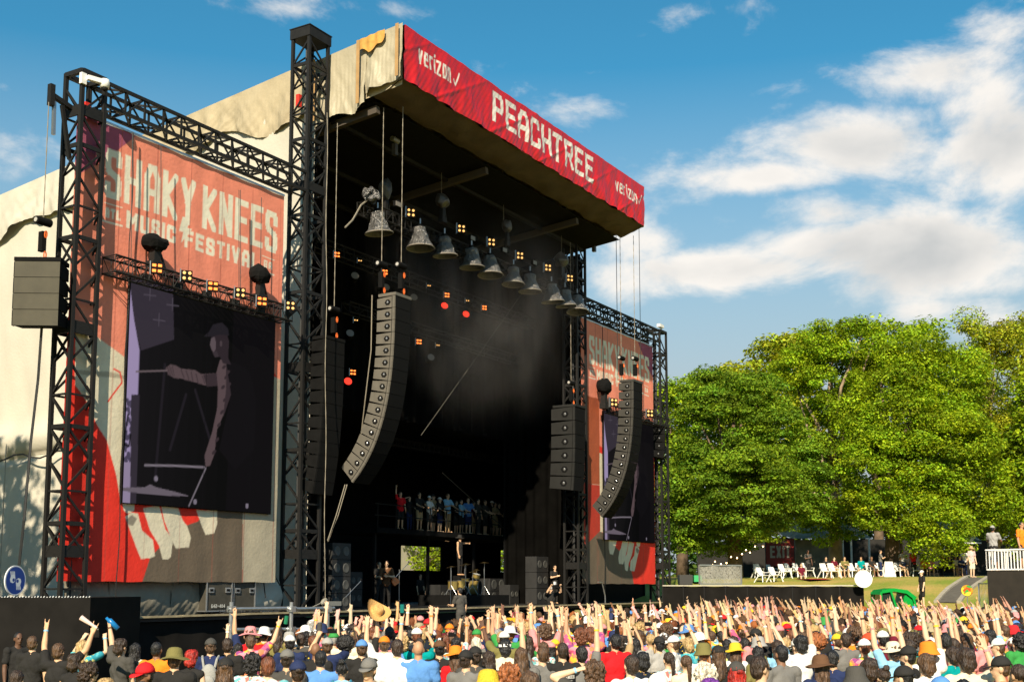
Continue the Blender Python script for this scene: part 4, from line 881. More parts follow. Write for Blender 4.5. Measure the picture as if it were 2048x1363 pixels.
# arm pose: (upper arm dir, forearm dir, hand kind) for each side, side +1 = right (x+)
def arm_dirs(kind, side):
    x = side
    return {'down': ((.16 * x, .05, -1), (.05 * x, .25, -1), 'relaxed'), 'fwd': ((.2 * x, .35, -.9), (-.25 * x, 1, .15), 'grip'),
            'up': ((.42 * x, .42, .85), (.02 * x, .30, 1), 'open'), 'upc': ((.30 * x, .65, .72), (-.10 * x, .55, .9), 'open'), 'horn': ((.38 * x, .45, .82), (.05 * x, .20, 1), 'horns'), 'horn2': ((.62 * x, .3, .70), (.26 * x, .2, 1), 'horns'),
            'fist': ((.40 * x, .5, .8), (.0, .18, 1), 'fist'), 'point': ((.25 * x, .75, .75), (.0 * x, .75, .85), 'point'), 'high': ((.20 * x, .35, .95), (.0 * x, .15, 1), 'open'), 'highh': ((.22 * x, .35, .95), (.04 * x, .12, 1), 'horns'),
            'peace': ((.35 * x, .5, .82), (.02 * x, .22, 1), 'peace'), 'bent': ((.75 * x, .5, .25), (-.15 * x, .35, 1), 'open'), 'phone': ((.38 * x, .8, .35), (-.38 * x, .5, .95), 'grip'), 'head': ((.85 * x, .1, .55), (-.95 * x, -.12, .28), 'relaxed'),
            'bottle': ((.40 * x, .40, .75), (.30 * x, .05, 1), 'grip'), 'lean': ((.45 * x, .8, .75), (.25 * x, .7, .95), 'open'), 'side': ((1 * x, .05, -.02), (1 * x, .15, .05), 'point'), 'chest': ((.3 * x, .45, -.75), (-.85 * x, .45, .25), 'relaxed'),
            'rail': ((.25 * x, .45, -.8), (-.2 * x, .8, -.35), 'relaxed'), 'drum': ((.3 * x, .5, -.75), (-.1 * x, 1, .1), 'grip')}[kind]
class Pose:
    def __init__(s, l, r, h=1.75, fem=False, legs='stand', lean=0., face=True, turn=0., big=1.):
        s.l, s.r, s.h, s.fem, s.legs, s.lean, s.turn, s.big = l, r, h, fem, legs, lean, turn, big
    def joints(s):
        k = 1.0; sw = (.155 if s.fem else .182) * s.big; J = {}
        for nm, kd, x in (('l', s.l, -1), ('r', s.r, 1)):
            ud, fd, hk = arm_dirs(kd, x); ud = V(ud).normalized(); fd = V(fd).normalized()
            sh = V((sw * x, 0, 1.42 + (.035 if ud.z > .3 else 0))); el = sh + ud * .29; wr = el + fd * .25; J[nm] = (sh, el, wr, fd, hk)
        return J
def body_mesh(P, name, vox=.0105, low=False, cut=None):
    m = MB(); f = P.fem; k = 8 if low else 12; B = P.big
    m.ell((0, .00, 1.27), ((.145 if f else .165) * B, .105 * B, .20), 16, 10); m.ell((0, -.005, 1.08), ((.115 if f else .145) * B, .088 * B, .17), 16, 10); m.ell((0, -.01, .94), ((.165 if f else .158) * B, .112 * B, .13), 16, 10)
    J = P.joints(); cap_(m, J['l'][0] * .82 + V((0, 0, 1.41 * .18)), J['r'][0] * .82 + V((0, 0, 1.41 * .18)), .062, .062, k); cap_(m, (0, -.01, 1.40), (0, .012, 1.56), .062 if not f else .05, .052 if not f else .045, k)
    cap_(m, (-.10, -.015, 1.43), (0, 0, 1.49), .045, .05, k); cap_(m, (.10, -.015, 1.43), (0, 0, 1.49), .045, .05, k)
    # head
    m.ell((0, .0, 1.655), (.074, .092, .098), 14, 10); m.ell((0, .025, 1.60), (.058, .068, .075), 12, 8); m.ell((0, .062, 1.555), (.030, .028, .022), 8, 6)
    m.ell((0, .098, 1.615), (.012, .020, .026), 6, 5); m.ell((0, .092, 1.585), (.022, .010, .008), 8, 5); m.ell((0, .078, 1.655), (.05, .018, .012), 8, 5)
    for x in (-1, 1): m.ell((.076 * x, -.002, 1.625), (.010, .020, .032), 6, 6)
    for nm, x in (('l', -1), ('r', 1)):
        sh, el, wr, fd, hk = J[nm]; a = (.052 if not f else .041) * (1.22 if low else 1)
        m.ell(sh, (a * 1.2,) * 3, 8, 6); cap_(m, sh, el, a, a * .78, k); cap_(m, el, el.lerp(wr, .35), a * .80, a * .82, k); cap_(m, el.lerp(wr, .35), wr, a * .80, .027 if not low else .036, k)
        pn = V((-x * .2, 1, .1)) if hk != 'relaxed' else V((-x, 0, 0))
        if s_flip(P, nm): pn = -pn
        sgn = 1 if x > 0 else -1
        hand(m, wr, fd if hk != 'relaxed' else fd, pn * 1., hk, (1.0 if not f else .92) * (1.3 if low else 1), low)
    if P.legs == 'stand':
        for x in (-1, 1): cap_(m, (.085 * x, 0, .90), (.095 * x, .02, .49), .085, .055, k); cap_(m, (.095 * x, .02, .49), (.10 * x, 0, .08), .055, .034, k); cap_(m, (.10 * x, -.03, .045), (.115 * x, .15, .035), .036, .030, k)
    elif P.legs == 'sit':
        for x in (-1, 1): cap_(m, (.09 * x, 0, .90), (.13 * x, .42, .92), .085, .058, k); cap_(m, (.13 * x, .42, .92), (.13 * x, .46, .50), .056, .034, k); cap_(m, (.13 * x, .44, .465), (.14 * x, .60, .455), .036, .03, k)
    if cut: pass
    return remesh(m, vox, name, 1)
def s_flip(P, nm): return False
def shirt_mesh(P, name, vox=.014, sleeve=.55, long_=False):
    m = MB(); B = P.big; e = .016; f = P.fem
    m.ell((0, 0, 1.27), (((.145 if f else .168) + e) * B, (.105 + e) * B, .205), 16, 10); m.ell((0, -.005, 1.08), (((.125 if f else .155) + e) * B, (.09 + e) * B, .19), 16, 10)
    m.lathe([(.15 * B, .84), (.152 * B, .95), (.14 * B, 1.15), (.10, 1.40)], (0, 0, 0), 20)
    m.v[-80:] = [(x * (1.12 if f else 1.1), y * .82, z) for x, y, z in m.v[-80:]]
    J = P.joints(); cap_(m, J['l'][0] * .84 + V((0, -.004, 1.415 * .16)), J['r'][0] * .84 + V((0, -.004, 1.415 * .16)), .070, .070, 12)
    cap_(m, (-.115, -.012, 1.435), (-.02, -.01, 1.475), .05, .052, 10); cap_(m, (.115, -.012, 1.435), (.02, -.01, 1.475), .05, .052, 10)
    for nm in 'lr':
        sh, el, wr, fd, hk = J[nm]; a = (.052 if not f else .041) + .017
        if sleeve > 0:
            m.ell(sh, (a * 1.2,) * 3, 8, 6); ee = sh.lerp(el, min(sleeve, 1)); cap_(m, sh, ee, a * 1.05, a * 1.02, 10)
            if long_: cap_(m, sh, el, a, a * .85, 10); cap_(m, el, el.lerp(wr, .9), a * .85, a * .62, 10)
    me = remesh(m, vox, name, 1)
    n = len(me.vertices); co = np.zeros(n * 3); me.vertices.foreach_get('co', co); co = co.reshape(-1, 3)
    w = .006 * np.sin(co[:, 2] * 34 + 5 * np.sin(co[:, 0] * 13) + co[:, 1] * 9) + .005 * nz(co[:, 0] * 12, co[:, 2] * 12, 1.)
    nr = np.zeros(n * 3); me.vertices.foreach_get('normal', nr) if False else None
    c = co.copy(); r = np.hypot(co[:, 0], co[:, 1]) + 1e-6; k = np.clip((1.42 - co[:, 2]) / .1, 0, 1); co[:, 0] += co[:, 0] / r * w * k; co[:, 1] += co[:, 1] / r * w * k
    me.vertices.foreach_set('co', co.ravel()); return me
def pants_mesh(P, name, shorts, vox=.016):
    m = MB(); B = P.big; m.ell((0, -.01, .93), (.175 * B, .128 * B, .13), 16, 10)
    if P.legs == 'stand':
        for x in (-1, 1):
            cap_(m, (.088 * x, 0, .88), (.098 * x, .015, .52), .098, .074 if not shorts else .088)
            if not shorts: cap_(m, (.098 * x, .015, .52), (.102 * x, 0, .10), .072, .05)
    else:
        for x in (-1, 1):
            cap_(m, (.09 * x, 0, .905), (.13 * x, .38, .925), .10, .072)
            if not shorts: cap_(m, (.13 * x, .40, .92), (.13 * x, .45, .54), .07, .05)
    return remesh(m, vox, name, 1)
def noisy(me, amp, fr, z0=-9, streak=1.):
    n = len(me.vertices); co = np.zeros(n * 3); me.vertices.foreach_get('co', co); co = co.reshape(-1, 3); c = co.mean(0)
    for i in range(n):
        p = Vector(co[i]); d = (p - Vector((0, 0, 1.62))); d.normalize()
        q = Vector((p.x * fr, p.y * fr, p.z * fr * streak)); co[i] += np.array(d) * (noise.noise(q) + .5 * noise.noise(q * 2.1)) * amp
    me.vertices.foreach_set('co', co.ravel()); me.update(); return me
def hair_mesh(kind):
    m = MB(); vox = .012
    if kind == 'short': m.ell((0, -.014, 1.668), (.083, .096, .094), 16, 10); m.ell((0, -.045, 1.62), (.076, .062, .08), 12, 8); amp, fr = .010, 45
    if kind == 'buzz': m.ell((0, -.010, 1.666), (.078, .094, .092), 16, 10); m.ell((0, -.04, 1.62), (.072, .056, .07), 12, 8); amp, fr = .003, 60
    if kind == 'wavy': m.ell((0, -.016, 1.675), (.095, .105, .098), 16, 10); m.ell((0, -.055, 1.61), (.088, .065, .10), 12, 8); amp, fr = .022, 30
    if kind == 'curly': m.ell((0, -.02, 1.675), (.115, .118, .11), 16, 10); m.ell((0, -.06, 1.61), (.105, .075, .10), 12, 8); amp, fr = .040, 34
    if kind == 'afro': m.ell((0, -.015, 1.68), (.14, .135, .125), 16, 10); amp, fr = .035, 40
    if kind in ('long', 'longest'):
        e = 1.36 if kind == 'long' else 1.22; m.ell((0, -.012, 1.665), (.087, .10, .096), 16, 10); cap_(m, (0, -.06, 1.62), (0, -.10, e), .082, .055, 14, .6)
        for x in (-1, 1): cap_(m, (.065 * x, -.02, 1.62), (.085 * x, -.05, e + .04), .035, .028)
        amp, fr = .018, 26
    if kind == 'pony': m.ell((0, -.012, 1.666), (.081, .097, .093), 16, 10); cap_(m, (0, -.10, 1.66), (0, -.155, 1.60), .03, .036); cap_(m, (0, -.155, 1.60), (0, -.14, 1.38), .036, .018); amp, fr = .010, 34
    if kind == 'bun': m.ell((0, -.012, 1.666), (.081, .097, .093), 16, 10); m.ell((0, -.08, 1.755), (.045, .045, .042), 10, 8); amp, fr = .012, 40
    if kind == 'fringe': m.ell((0, -.05, 1.60), (.078, .05, .075), 12, 8); amp, fr = .008, 40
    me = remesh(m, vox, 'hair', 1); noisy(me, amp, fr, streak=.45 if kind in ('long', 'longest', 'short', 'pony', 'wavy') else 1)
    return me
def hat_mesh(kind):
    m = MB(); R = Matrix.Rotation(radians(-6), 3, 'X'); c = V((0, -.008, 1.672))
    dome = lambda a, b, h, n=18: m.lathe([(a * cos(t), h * sin(t)) for t in (0, .25, .5, .8, 1.1, 1.35, 1.55)], c, n, R @ Matrix.Diagonal((1, b, 1)).to_3x3())
    if kind in ('cap', 'capback', 'flatcap'):
        dome(.094, 1.14, .105); s = 1 if kind != 'capback' else -1; h = 10
        top, bot = [], []
        for i in range(h + 1):
            t = pi * i / h
            for r_, L_ in ((.07, top), (.078, bot)): pass
            top.append((.076 * cos(t), s * (.070 + .105 * sin(t) ** .8), (1.668 if s > 0 else 1.655) - .034 * sin(t) - .010 * (1 - abs(cos(t))) * (s < 0)))
        vs = top + [(x, y, z - .010) for x, y, z in top]; n = h + 1
        m.add(vs, [tuple(range(n)), tuple(range(2 * n - 1, n - 1, -1))] + [(i, i + n, (i + 1) % n + n, (i + 1) % n) for i in range(n)])
        m.ell((0, -.008, 1.777), (.008, .008, .005), 6, 4)
    if kind == 'bucket': m.lathe([(.142, -.065), (.138, -.060), (.104, .0), (.099, .055), (.088, .088), (.055, .106), (.002, .110)], c, 22, R @ Matrix.Diagonal((1, 1.08, 1)).to_3x3(), cap=False); m.lathe([(.140, -.068), (.103, -.006), (.09, .0)], c, 22, R @ Matrix.Diagonal((1, 1.08, 1)).to_3x3(), cap=False)
    if kind in ('wide', 'straw', 'cowboy'):
        a = .185 if kind != 'cowboy' else .215; up = .05 if kind == 'cowboy' else -.035
        vs = []; n = 28; pr = [(a, 1), (a * .98, .9), (.14, .3), (.102, .0), (.097, .045), (.088, .08), (.070, .103), (.04, .104 if kind == 'cowboy' else .114), (.002, .095 if kind == 'cowboy' else .117)]
        for i, (r, z) in enumerate(pr):
            for k in range(n):
                t = 2 * pi * k / n; zz = (z * (up + (.045 * cos(2 * t) if kind == 'cowboy' else .012 * sin(3 * t)))) if i < 3 else z
                vs.append(c + R @ V((r * cos(t) * (.92 if kind == 'cowboy' else 1), r * sin(t) * 1.08, zz)))
        m.add(vs, [(i * n + k, i * n + (k + 1) % n, (i + 1) * n + (k + 1) % n, (i + 1) * n + k) for i in range(len(pr) - 1) for k in range(n)])
    if kind == 'band': m.lathe([(.096, -.018), (.098, .022), (.09, .024)], c + V((0, 0, .0)), 18, R @ Matrix.Diagonal((1, 1.14, 1)).to_3x3(), cap=False)
    me = m.mesh('hat', smooth=True); return me
# materials on people take the object's own colour
SKINM = mat('skin', (1, 1, 1), .55, kind='obj', var=.07, vscale=9, spec=.35)
CLOTHM = mat('cotton', (1, 1, 1), .9, kind='obj', bump=1., bscale=11, var=.13, vscale=6, spec=.12)
HAIRM = mat('hair_strands', (1, 1, 1), .45, kind='obj', var=.75, vscale=52, bump=1., bscale=70, spec=.5)
for _n in [n for n in HAIRM.node_tree.nodes if n.type == 'TEX_NOISE']:
    _mp = HAIRM.node_tree.nodes.new('ShaderNodeMapping'); _mp.inputs['Scale'].default_value = (1, 1, .22); _l = _n.inputs['Vector'].links[0]; _s = _l.from_socket; lk(HAIRM.node_tree, _s, _mp.inputs[0]); lk(HAIRM.node_tree, _mp.outputs[0], _n.inputs['Vector'])
HATM = mat('hat_cloth', (1, 1, 1), .8, kind='obj', bump=.3, bscale=60, spec=.2)
def strawmat():
    m = mat('woven_straw', (1, 1, 1), .8, kind='obj', bump=.8, bscale=90, var=.2, vscale=60); return m
STRAWM = strawmat()
def pattern(name, cols, sc, kind):
    m = bpy.data.materials.new(name); m.use_nodes = True; t = m.node_tree; b = t.nodes['Principled BSDF']; b.inputs['Roughness'].default_value = .9; b.inputs['Specular IOR Level'].default_value = .1
    tc = t.nodes.new('ShaderNodeTexCoord'); r = t.nodes.new('ShaderNodeValToRGB'); r.color_ramp.interpolation = 'CONSTANT'
    if kind == 'floral': n = t.nodes.new('ShaderNodeTexVoronoi'); n.inputs['Scale'].default_value = sc; src = n.outputs['Color']; s = t.nodes.new('ShaderNodeSeparateColor'); lk(t, src, s.inputs[0]); src = s.outputs[0]
    elif kind == 'dots': n = t.nodes.new('ShaderNodeTexVoronoi'); n.inputs['Scale'].default_value = sc; n.inputs['Randomness'].default_value = .6; src = n.outputs['Distance']
    else: n = t.nodes.new('ShaderNodeTexNoise'); n.inputs['Scale'].default_value = sc; n.inputs['Detail'].default_value = 3; src = n.outputs[0]
    lk(t, tc.outputs['Object'], n.inputs['Vector']); lk(t, src, r.inputs[0]); el = r.color_ramp.elements
    while len(el) < len(cols): el.new(.5)
    for i, (p, c) in enumerate(cols): el[i].position = p; el[i].color = (*c, 1)
    lk(t, r.outputs[0], b.inputs['Base Color']); MATS[name] = m; return m
FLORP = pattern('pink_floral', [(0, (.55, .10, .20)), (.3, (.60, .25, .30)), (.5, (.65, .45, .05)), (.7, (.25, .06, .20)), (.85, (.6, .2, .1))], 16, 'floral')
FLORB = pattern('blue_floral', [(0, (.55, .62, .60)), (.4, (.15, .42, .45)), (.65, (.62, .62, .52)), (.8, (.40, .16, .14))], 22, 'floral')
DOTS = pattern('yellow_dots', [(0, (.62, .42, .04)), (.28, (.015, .02, .03))], 22, 'dots')
TEAL = pattern('teal_print', [(0, (.04, .30, .38)), (.55, (.10, .45, .5)), (.75, (.5, .5, .2))], 18, 'floral')
POSES = {}; 
def get(kind, key, fn):
    k = (kind, key)
    if k not in POSES: POSES[k] = fn()
    return POSES[k]
SKINS = [(.62, .39, .24), (.54, .32, .18), (.68, .46, .30), (.46, .25, .14), (.60, .36, .21), (.22, .11, .06), (.66, .43, .28), (.12, .06, .035), (.58, .35, .21)]
HAIRC = {'brown': (.085, .045, .022), 'dark brown': (.035, .020, .012), 'black': (.010, .009, .009), 'blond': (.42, .28, .12), 'ginger': (.28, .09, .025), 'grey': (.30, .29, .27), 'white blond': (.62, .56, .45), 'red': (.35, .02, .012), 'purple': (.14, .03, .24), 'auburn': (.14, .045, .018)}
SHC = {'black': (.024, .023, .022), 'white': (.74, .73, .70), 'grey': (.16, .155, .145), 'light grey': (.34, .33, .31), 'blue': (.10, .25, .55), 'navy': (.020, .030, .085), 'red': (.60, .015, .02), 'orange': (.75, .22, .02), 'yellow': (.72, .48, .03), 'teal': (.0, .26, .26), 'mint': (.38, .66, .58),
       'maroon': (.13, .012, .025), 'olive': (.17, .15, .05), 'cream': (.66, .60, .45), 'pink': (.66, .26, .26), 'tan': (.42, .29, .15), 'green': (.04, .26, .06), 'purple': (.13, .04, .22), 'brown': (.12, .06, .03), 'sky blue': (.25, .50, .70), 'charcoal': (.065, .062, .056), 'lime': (.45, .7, .05), 'khaki': (.36, .30, .18)}
def child(name, me, m, parent, col=None, loc=None):
    if not me.materials: me.materials.append(m)
    o = bpy.data.objects.new(name, me); COL.objects.link(o); o.parent = parent
    if me.materials[0] != m: o.material_slots[0].link = 'OBJECT'; o.material_slots[0].material = m
    if col: o.color = (*col, 1)
    if loc: o.location = loc
    return o
def sit_off(legs): return 0.
def add_person(x, y, z, rz, l='down', r='down', h=1.75, fem=False, skin=0, hair='short', hc='brown', hat=None, hatc='black', sh='black', shm=None, sleeve=True, long_=False, pants=None, shorts=True, legs='stand', glasses=None, bands=(), label=None, group=None, tilt=(0, 0), big=1., lod=0, beard=False):
    bg = round(big, 2); vox = .0105 if lod == 0 else .016
    P = Pose(l, r, h, fem, legs, big=bg); key = (l, r, fem, legs, bg, lod)
    b = get('b', key, lambda: body_mesh(P, 'person', vox)); 
    if not b.materials: b.materials.append(SKINM)
    o = bpy.data.objects.new('person', b); COL.objects.link(o); s = h / 1.75; o.scale = (s, s, s)
    o.location = (x, y, z); o.rotation_euler = (tilt[0], tilt[1], rz); sc = SKINS[skin] if isinstance(skin, int) else skin; o.color = (*sc, 1)
    tag(o, label, 'person', group)
    if sh:
        sk = ('s', (l, r, fem, bg, 'L' if long_ else sleeve, legs))
        me = get(*sk, lambda: shirt_mesh(P, 'shirt', .014 if lod == 0 else .02, .62 if sleeve else 0, long_)); child('shirt', me, shm or CLOTHM, o, SHC[sh] if sh in SHC else sh)
    me = get('p', (fem, legs, bg, shorts), lambda: pants_mesh(P, 'shorts' if shorts else 'trousers', shorts)) if pants is not False else None
    if me: child('shorts' if shorts else 'trousers', me, CLOTHM, o, SHC[pants or 'charcoal'])
    if hair: me = get('h', hair, lambda: hair_mesh(hair)); child('hair', me, HAIRM, o, HAIRC[hc])
    if hat: me = get('t', hat, lambda: hat_mesh(hat)); child({'cap': 'cap', 'capback': 'cap', 'band': 'headband', 'flatcap': 'cap'}.get(hat, 'hat'), me, STRAWM if hat in ('straw',) else HATM, o, SHC[hatc] if isinstance(hatc, str) else hatc)
    if hat == 'cap' and lod == 0 and hc != 'none': me = get('op', 1, opening_mesh); child('strap_opening', me, HAIRM, o, HAIRC[hc] if hair else sc)
    if glasses: me = get('g', glasses, glasses_mesh); child('sunglasses', me, mat('dark_lens', (.02, .03, .05), .12, .3), o)
    if beard: me = get('beard', 1, beard_mesh); child('beard', me, HAIRM, o, HAIRC[hc])
    me = get('e', 1, eyes_mesh)
    if lod == 0: child('eyes', me, mat('eye_dark', (.02, .015, .01), .2), o)
    J = P.joints()
    for side, colr in bands:
        sh_, el, wr, fd, hk = J[side]; me = get('w', (l if side == 'l' else r, side, fem, bg), lambda: band_mesh(el, wr)); child('wristband', me, mat('band_cloth', (1, 1, 1), .7, kind='obj'), o, SHC[colr])
    return o, P
def opening_mesh():
    m = MB(); R = Matrix.Rotation(radians(-6), 3, 'X'); m.ell(V((0, -.1145, 1.672)), (.034, .010, .022), 12, 8); return m.mesh('strap_opening', smooth=True)
def back_print(o, P, kind):
    B = P.big; set_res(.006); n, k = 60, 60; wd = .15 if kind != 'number' else .13
    def fn(s_, t_):
        x = (s_ - .5) * 2 * wd; z = 1.10 + .27 * t_; rx, ry = (.184 * B), (.121 * B); q = 1 - ((z - 1.27) / .36) ** 2
        return x, -(ry + .012) * np.sqrt(np.maximum(0, q)) * np.sqrt(np.maximum(.05, 1 - (x / (rx * 1.04)) ** 2)) - .008, z
    def cf(s_, t_):
        base = {'tour': (.014, .014, .015), 'skull': (.014, .014, .015), 'number': (.0, .26, .26)}[kind]; Pn = Paint(s_ * .3, t_ * .27, base); w = (.55, .54, .50)
        if kind == 'tour':
            Pn.text('SHAKY KNEES', .02, .28, .20, .245, .009, w, gap=.2)
            rr = random.Random(4)
            for i in range(9): a = .05 + .02 * rr.random(); Pn.stroke([(a, .175 - i * .019), (.30 - a, .175 - i * .019)], .006 + .004 * (i % 3 == 0), (.30, .30, .28))
        elif kind == 'skull':
            Pn.text('MUSIC', .06, .24, .22, .25, .008, w); Pn.ell((.10, .13), (.055, .06), w); Pn.ell((.085, .13), (.014, .014), base); Pn.ell((.12, .13), (.014, .014), base); Pn.stroke([(.06, .04), (.26, .12)], .018, w); Pn.stroke([(.06, .07), (.24, .02)], .016, w)
        else: Pn.text('3', .08, .22, .02, .17, .03, (.75, .75, .72)); Pn.text('ER', .09, .21, .20, .24, .010, (.7, .7, .68))
        return Pn.c
    g = grid_mesh('back_print', n, k, fn, mat('shirt_print', (1, 1, 1), .9, kind='attr', spec=.1), None, cf, local=True); g.parent = o; g.location = (0, 0, 0)
def glasses_mesh():
    m = MB()
    for x in (-1, 1): m.ell((.033 * x, .092, 1.640), (.027, .010, .018), 10, 6); m.beam((.06 * x, .088, 1.645), (.078 * x, -.01, 1.64), .006, .008)
    m.beam((-.02, .103, 1.645), (.02, .103, 1.645), .006); return m.mesh('sunglasses')
def eyes_mesh():
    m = MB()
    for x in (-1, 1): m.ell((.030 * x, .083, 1.640), (.012, .008, .006), 8, 5); m.ell((.03 * x, .088, 1.655), (.018, .006, .0035), 6, 4)
    return m.mesh('eyes')
def beard_mesh():
    m = MB(); m.ell((0, .045, 1.565), (.062, .056, .045), 12, 8); return remesh(m, .012, 'beard', 1)
def band_mesh(el, wr):
    m = MB(); d = (wr - el).normalized(); c = el.lerp(wr, .95); m.tube([c - d * .012, c + d * .012], .034, 10, cap=False); return m.mesh('wristband')
# ------------------------------------------------------------------ things on and around the stage
def road_case(p, w, d, h, lab, yaw=0):
    r = empty('flight_case', p, lab, 'flight case', 'black flight cases in the left wing'); p = Vector(p)
    MB().box(p + V((0, 0, h / 2 + .1)), (w - .03, d - .03, h - .03)).obj('panel_body', mat('case_laminate', (.055, .05, .038), .6, var=.2, vscale=3), r)
    for z in (.1, h + .1):
        for y in (-d / 2, d / 2): bar(r, 'edge_profile', p + V((-w / 2, y, z)), p + V((w / 2, y, z)), .035, GALV)
        for x in (-w / 2, w / 2): bar(r, 'edge_profile', p + V((x, -d / 2, z)), p + V((x, d / 2, z)), .035, GALV)
    for x in (-w / 2, w / 2):
        for y in (-d / 2, d / 2): bar(r, 'edge_profile', p + V((x, y, .1)), p + V((x, y, h + .1)), .035, GALV); MB().tube([p + V((x * .8, y * .8, 0)), p + V((x * .8, y * .8, .1))], .05, 8).obj('caster', BLK2, r)
    for x in (-w * .33, w * .33):
        f = MB().box(p + V((x, -d / 2 - .012, h * .72)), (.2, .03, .15)).obj('handle_frame', GALV, r); MB().box(p + V((x, -d / 2 - .03, h * .72)), (.12, .02, .07)).obj('handle', BLK2, f)
    return r
pa, pb = at(398, 1208, y=25.9), at(445, 1208, y=25.9)
r = road_case((26.1, 25.9, DECK), 1.02, .7, .98, 'flight case with stencilled white marks under the left video screen')
set_res(.008)
grid_mesh('stencil', 90, 16, lambda s, t: (25.75 + .62 * s, 25.545 + 0 * s, DECK + .18 + .13 * t), mat('stencil_print', (1, 1, 1), .7, kind='attr'), r, lambda s, t: (lambda P: (P.text('642-404', .03, .59, .015, .115, .018, (.6, .6, .55)), P.c)[1])(Paint(s * .62, t * .13, (.055, .05, .038))), smooth=False)
road_case((27.2, 25.95, DECK), .92, .7, .96, 'plain flight case right beside the stencilled one')
m = MB(); a = at(205, 1240, y=24.3); m.box((a.x + .35, 24.4, DECK - .05 + .32), (.85, .5, .55)); m.thing('floor_monitor', BLK2, label='black box monitor on the deck edge below the red banner', cat='speaker')
m = MB(); rr = random.Random(5)
for i in range(26):
    x0 = rr.uniform(25.6, 29.8); pts_ = [V((x0 + .18 * k + rr.uniform(-.1, .1), 25.0 + rr.uniform(-.15, .2), DECK + .03 + abs(rr.gauss(0, .05)))) for k in range(6)]; m.tube(pts_, .018, 4)
m.obj('cables', CABLE, label='heap of loose cables along the stage lip', kind='stuff')
# leaning poles and ropes in the left wing
for k, (u0, v0, u1, v1, y) in enumerate(((496, 1030, 498, 1140, 25.9), (512, 1020, 531, 1195, 25.7), (487, 1030, 560, 1170, 25.7), (478, 1095, 548, 1150, 25.8))):
    m = MB(); m.tube([at(u0, v0, y=y), at(u1, v1, y=y)], .02 if k else .03, 5); m.thing('wing_cable', CABLE, label=['short thick pole hanging under the left screen', 'dark cable falling beside the flight cases', 'slanting rope to the foot of the tall tower', 'lower slanting rope left of the tall tower'][k], cat='cable')
# amps and backline
def amp(p, w, d, h, lab, rows=2, dark=(.02, .02, .02)):
    r = empty('amplifier', p, lab, 'amplifier', 'backline amplifiers'); p = V(p)
    for i in range(rows):
        z = i * h / rows; MB().box(p + V((0, 0, z + h / rows / 2)), (w, d, h / rows - .02)).obj('cabinet', mat('amp_vinyl', dark, .7, var=.2), r)
        for x in (-w * .24, w * .24): MB().lathe([(w * .17, 0), (w * .15, .02), (.02, .005)], p + V((x, -d / 2, z + h / rows * .5)), 14, Matrix.Rotation(radians(90), 3, 'X')).obj('speaker_cone', mat('cone_grey', (.07, .07, .065), .6), r)
    return r
for (u, v, y, w, h, rows, lab) in ((668, 1208, 26.5, 1.0, 2.3, 4, 'tall dark speaker stack at the left of the stage'), (700, 1208, 30.5, .8, 1.4, 2, 'amplifier stack behind the white smoke on the left'), (1074, 1200, 27.8, 1.1, 2.2, 3, 'tall speaker stack against the right drape'), (880, 1186, 31.0, .8, .9, 1, 'low amplifier left of the drum riser'), (985, 1190, 30.5, 1.4, 1.2, 2, 'wide cabinet right of the drum kit'), (1018, 1186, 29.5, .8, .9, 1, 'single cabinet by the right drape')):
    p = at(u, v, y=y); amp((p.x, y, DECK), w, .6, h, lab, rows)
DR = at(925, 1184, y=29.2); RX, RY = DR.x + .3, 29.3
MB().box((RX, RY, DECK + .22), (3.4, 2.6, .44)).thing('drum_riser', BLK2, label='low black riser under the drum kit', cat='riser'); RZ = DECK + .44
GOLD = mat('gold_sparkle', (.45, .33, .10), .3, .6); SKN = mat('drum_head', (.5, .48, .40), .5); BRASS = mat('cymbal_bronze', (.5, .36, .14), .25, .9)
kit = empty('drum_kit', (RX, RY, RZ), 'gold drum kit with cymbals in the middle of the stage', 'drum kit')
def drum(c, r, h, ax, nm):
    R = V(ax).to_track_quat('Z', 'Y').to_matrix(); d = MB().lathe([(r, -h / 2), (r, h / 2)], c, 24, R, cap=False).obj(nm, GOLD, kit, smooth=True)
    for s in (-1, 1): MB().lathe([(r * .98, 0), (.001, .001)], V(c) + R @ V((0, 0, s * h / 2)), 24, R, cap=False).obj('drum_head', SKN if nm != 'bass_drum' else BLK2, d); MB().tube([V(c) + R @ V((r * 1.02 * cos(t), r * 1.02 * sin(t), s * h / 2)) for t in np.linspace(0, 2 * pi, 25)], .014, 5).obj('hoop', STEEL, d)
    return d
bdr = drum((RX + .05, RY - .55, RZ + .31), .31, .42, (.25, -1, 0), 'bass_drum'); MB().lathe([(.2, 0), (.001, .004)], (RX + .0, RY - .77, RZ + .31), 24, V((.25, -1, 0)).to_track_quat('Z', 'Y').to_matrix(), cap=False).obj('head_emblem', mat('emblem_gold', (.22, .16, .06), .5, var=.9, vscale=14), bdr)
drum((RX + .42, RY - .35, RZ + .82), .17, .2, (0, -.3, 1), 'rack_tom'); drum((RX - .62, RY - .2, RZ + .45), .2, .36, (0, 0, 1), 'floor_tom'); drum((RX - 1.08, RY - .1, RZ + .42), .21, .38, (0, 0, 1), 'floor_tom'); drum((RX + .0, RY - .05, RZ + .66), .18, .14, (0, 0, 1), 'snare_drum'); drum((RX + .85, RY, RZ + .45), .2, .36, (0, 0, 1), 'floor_tom')
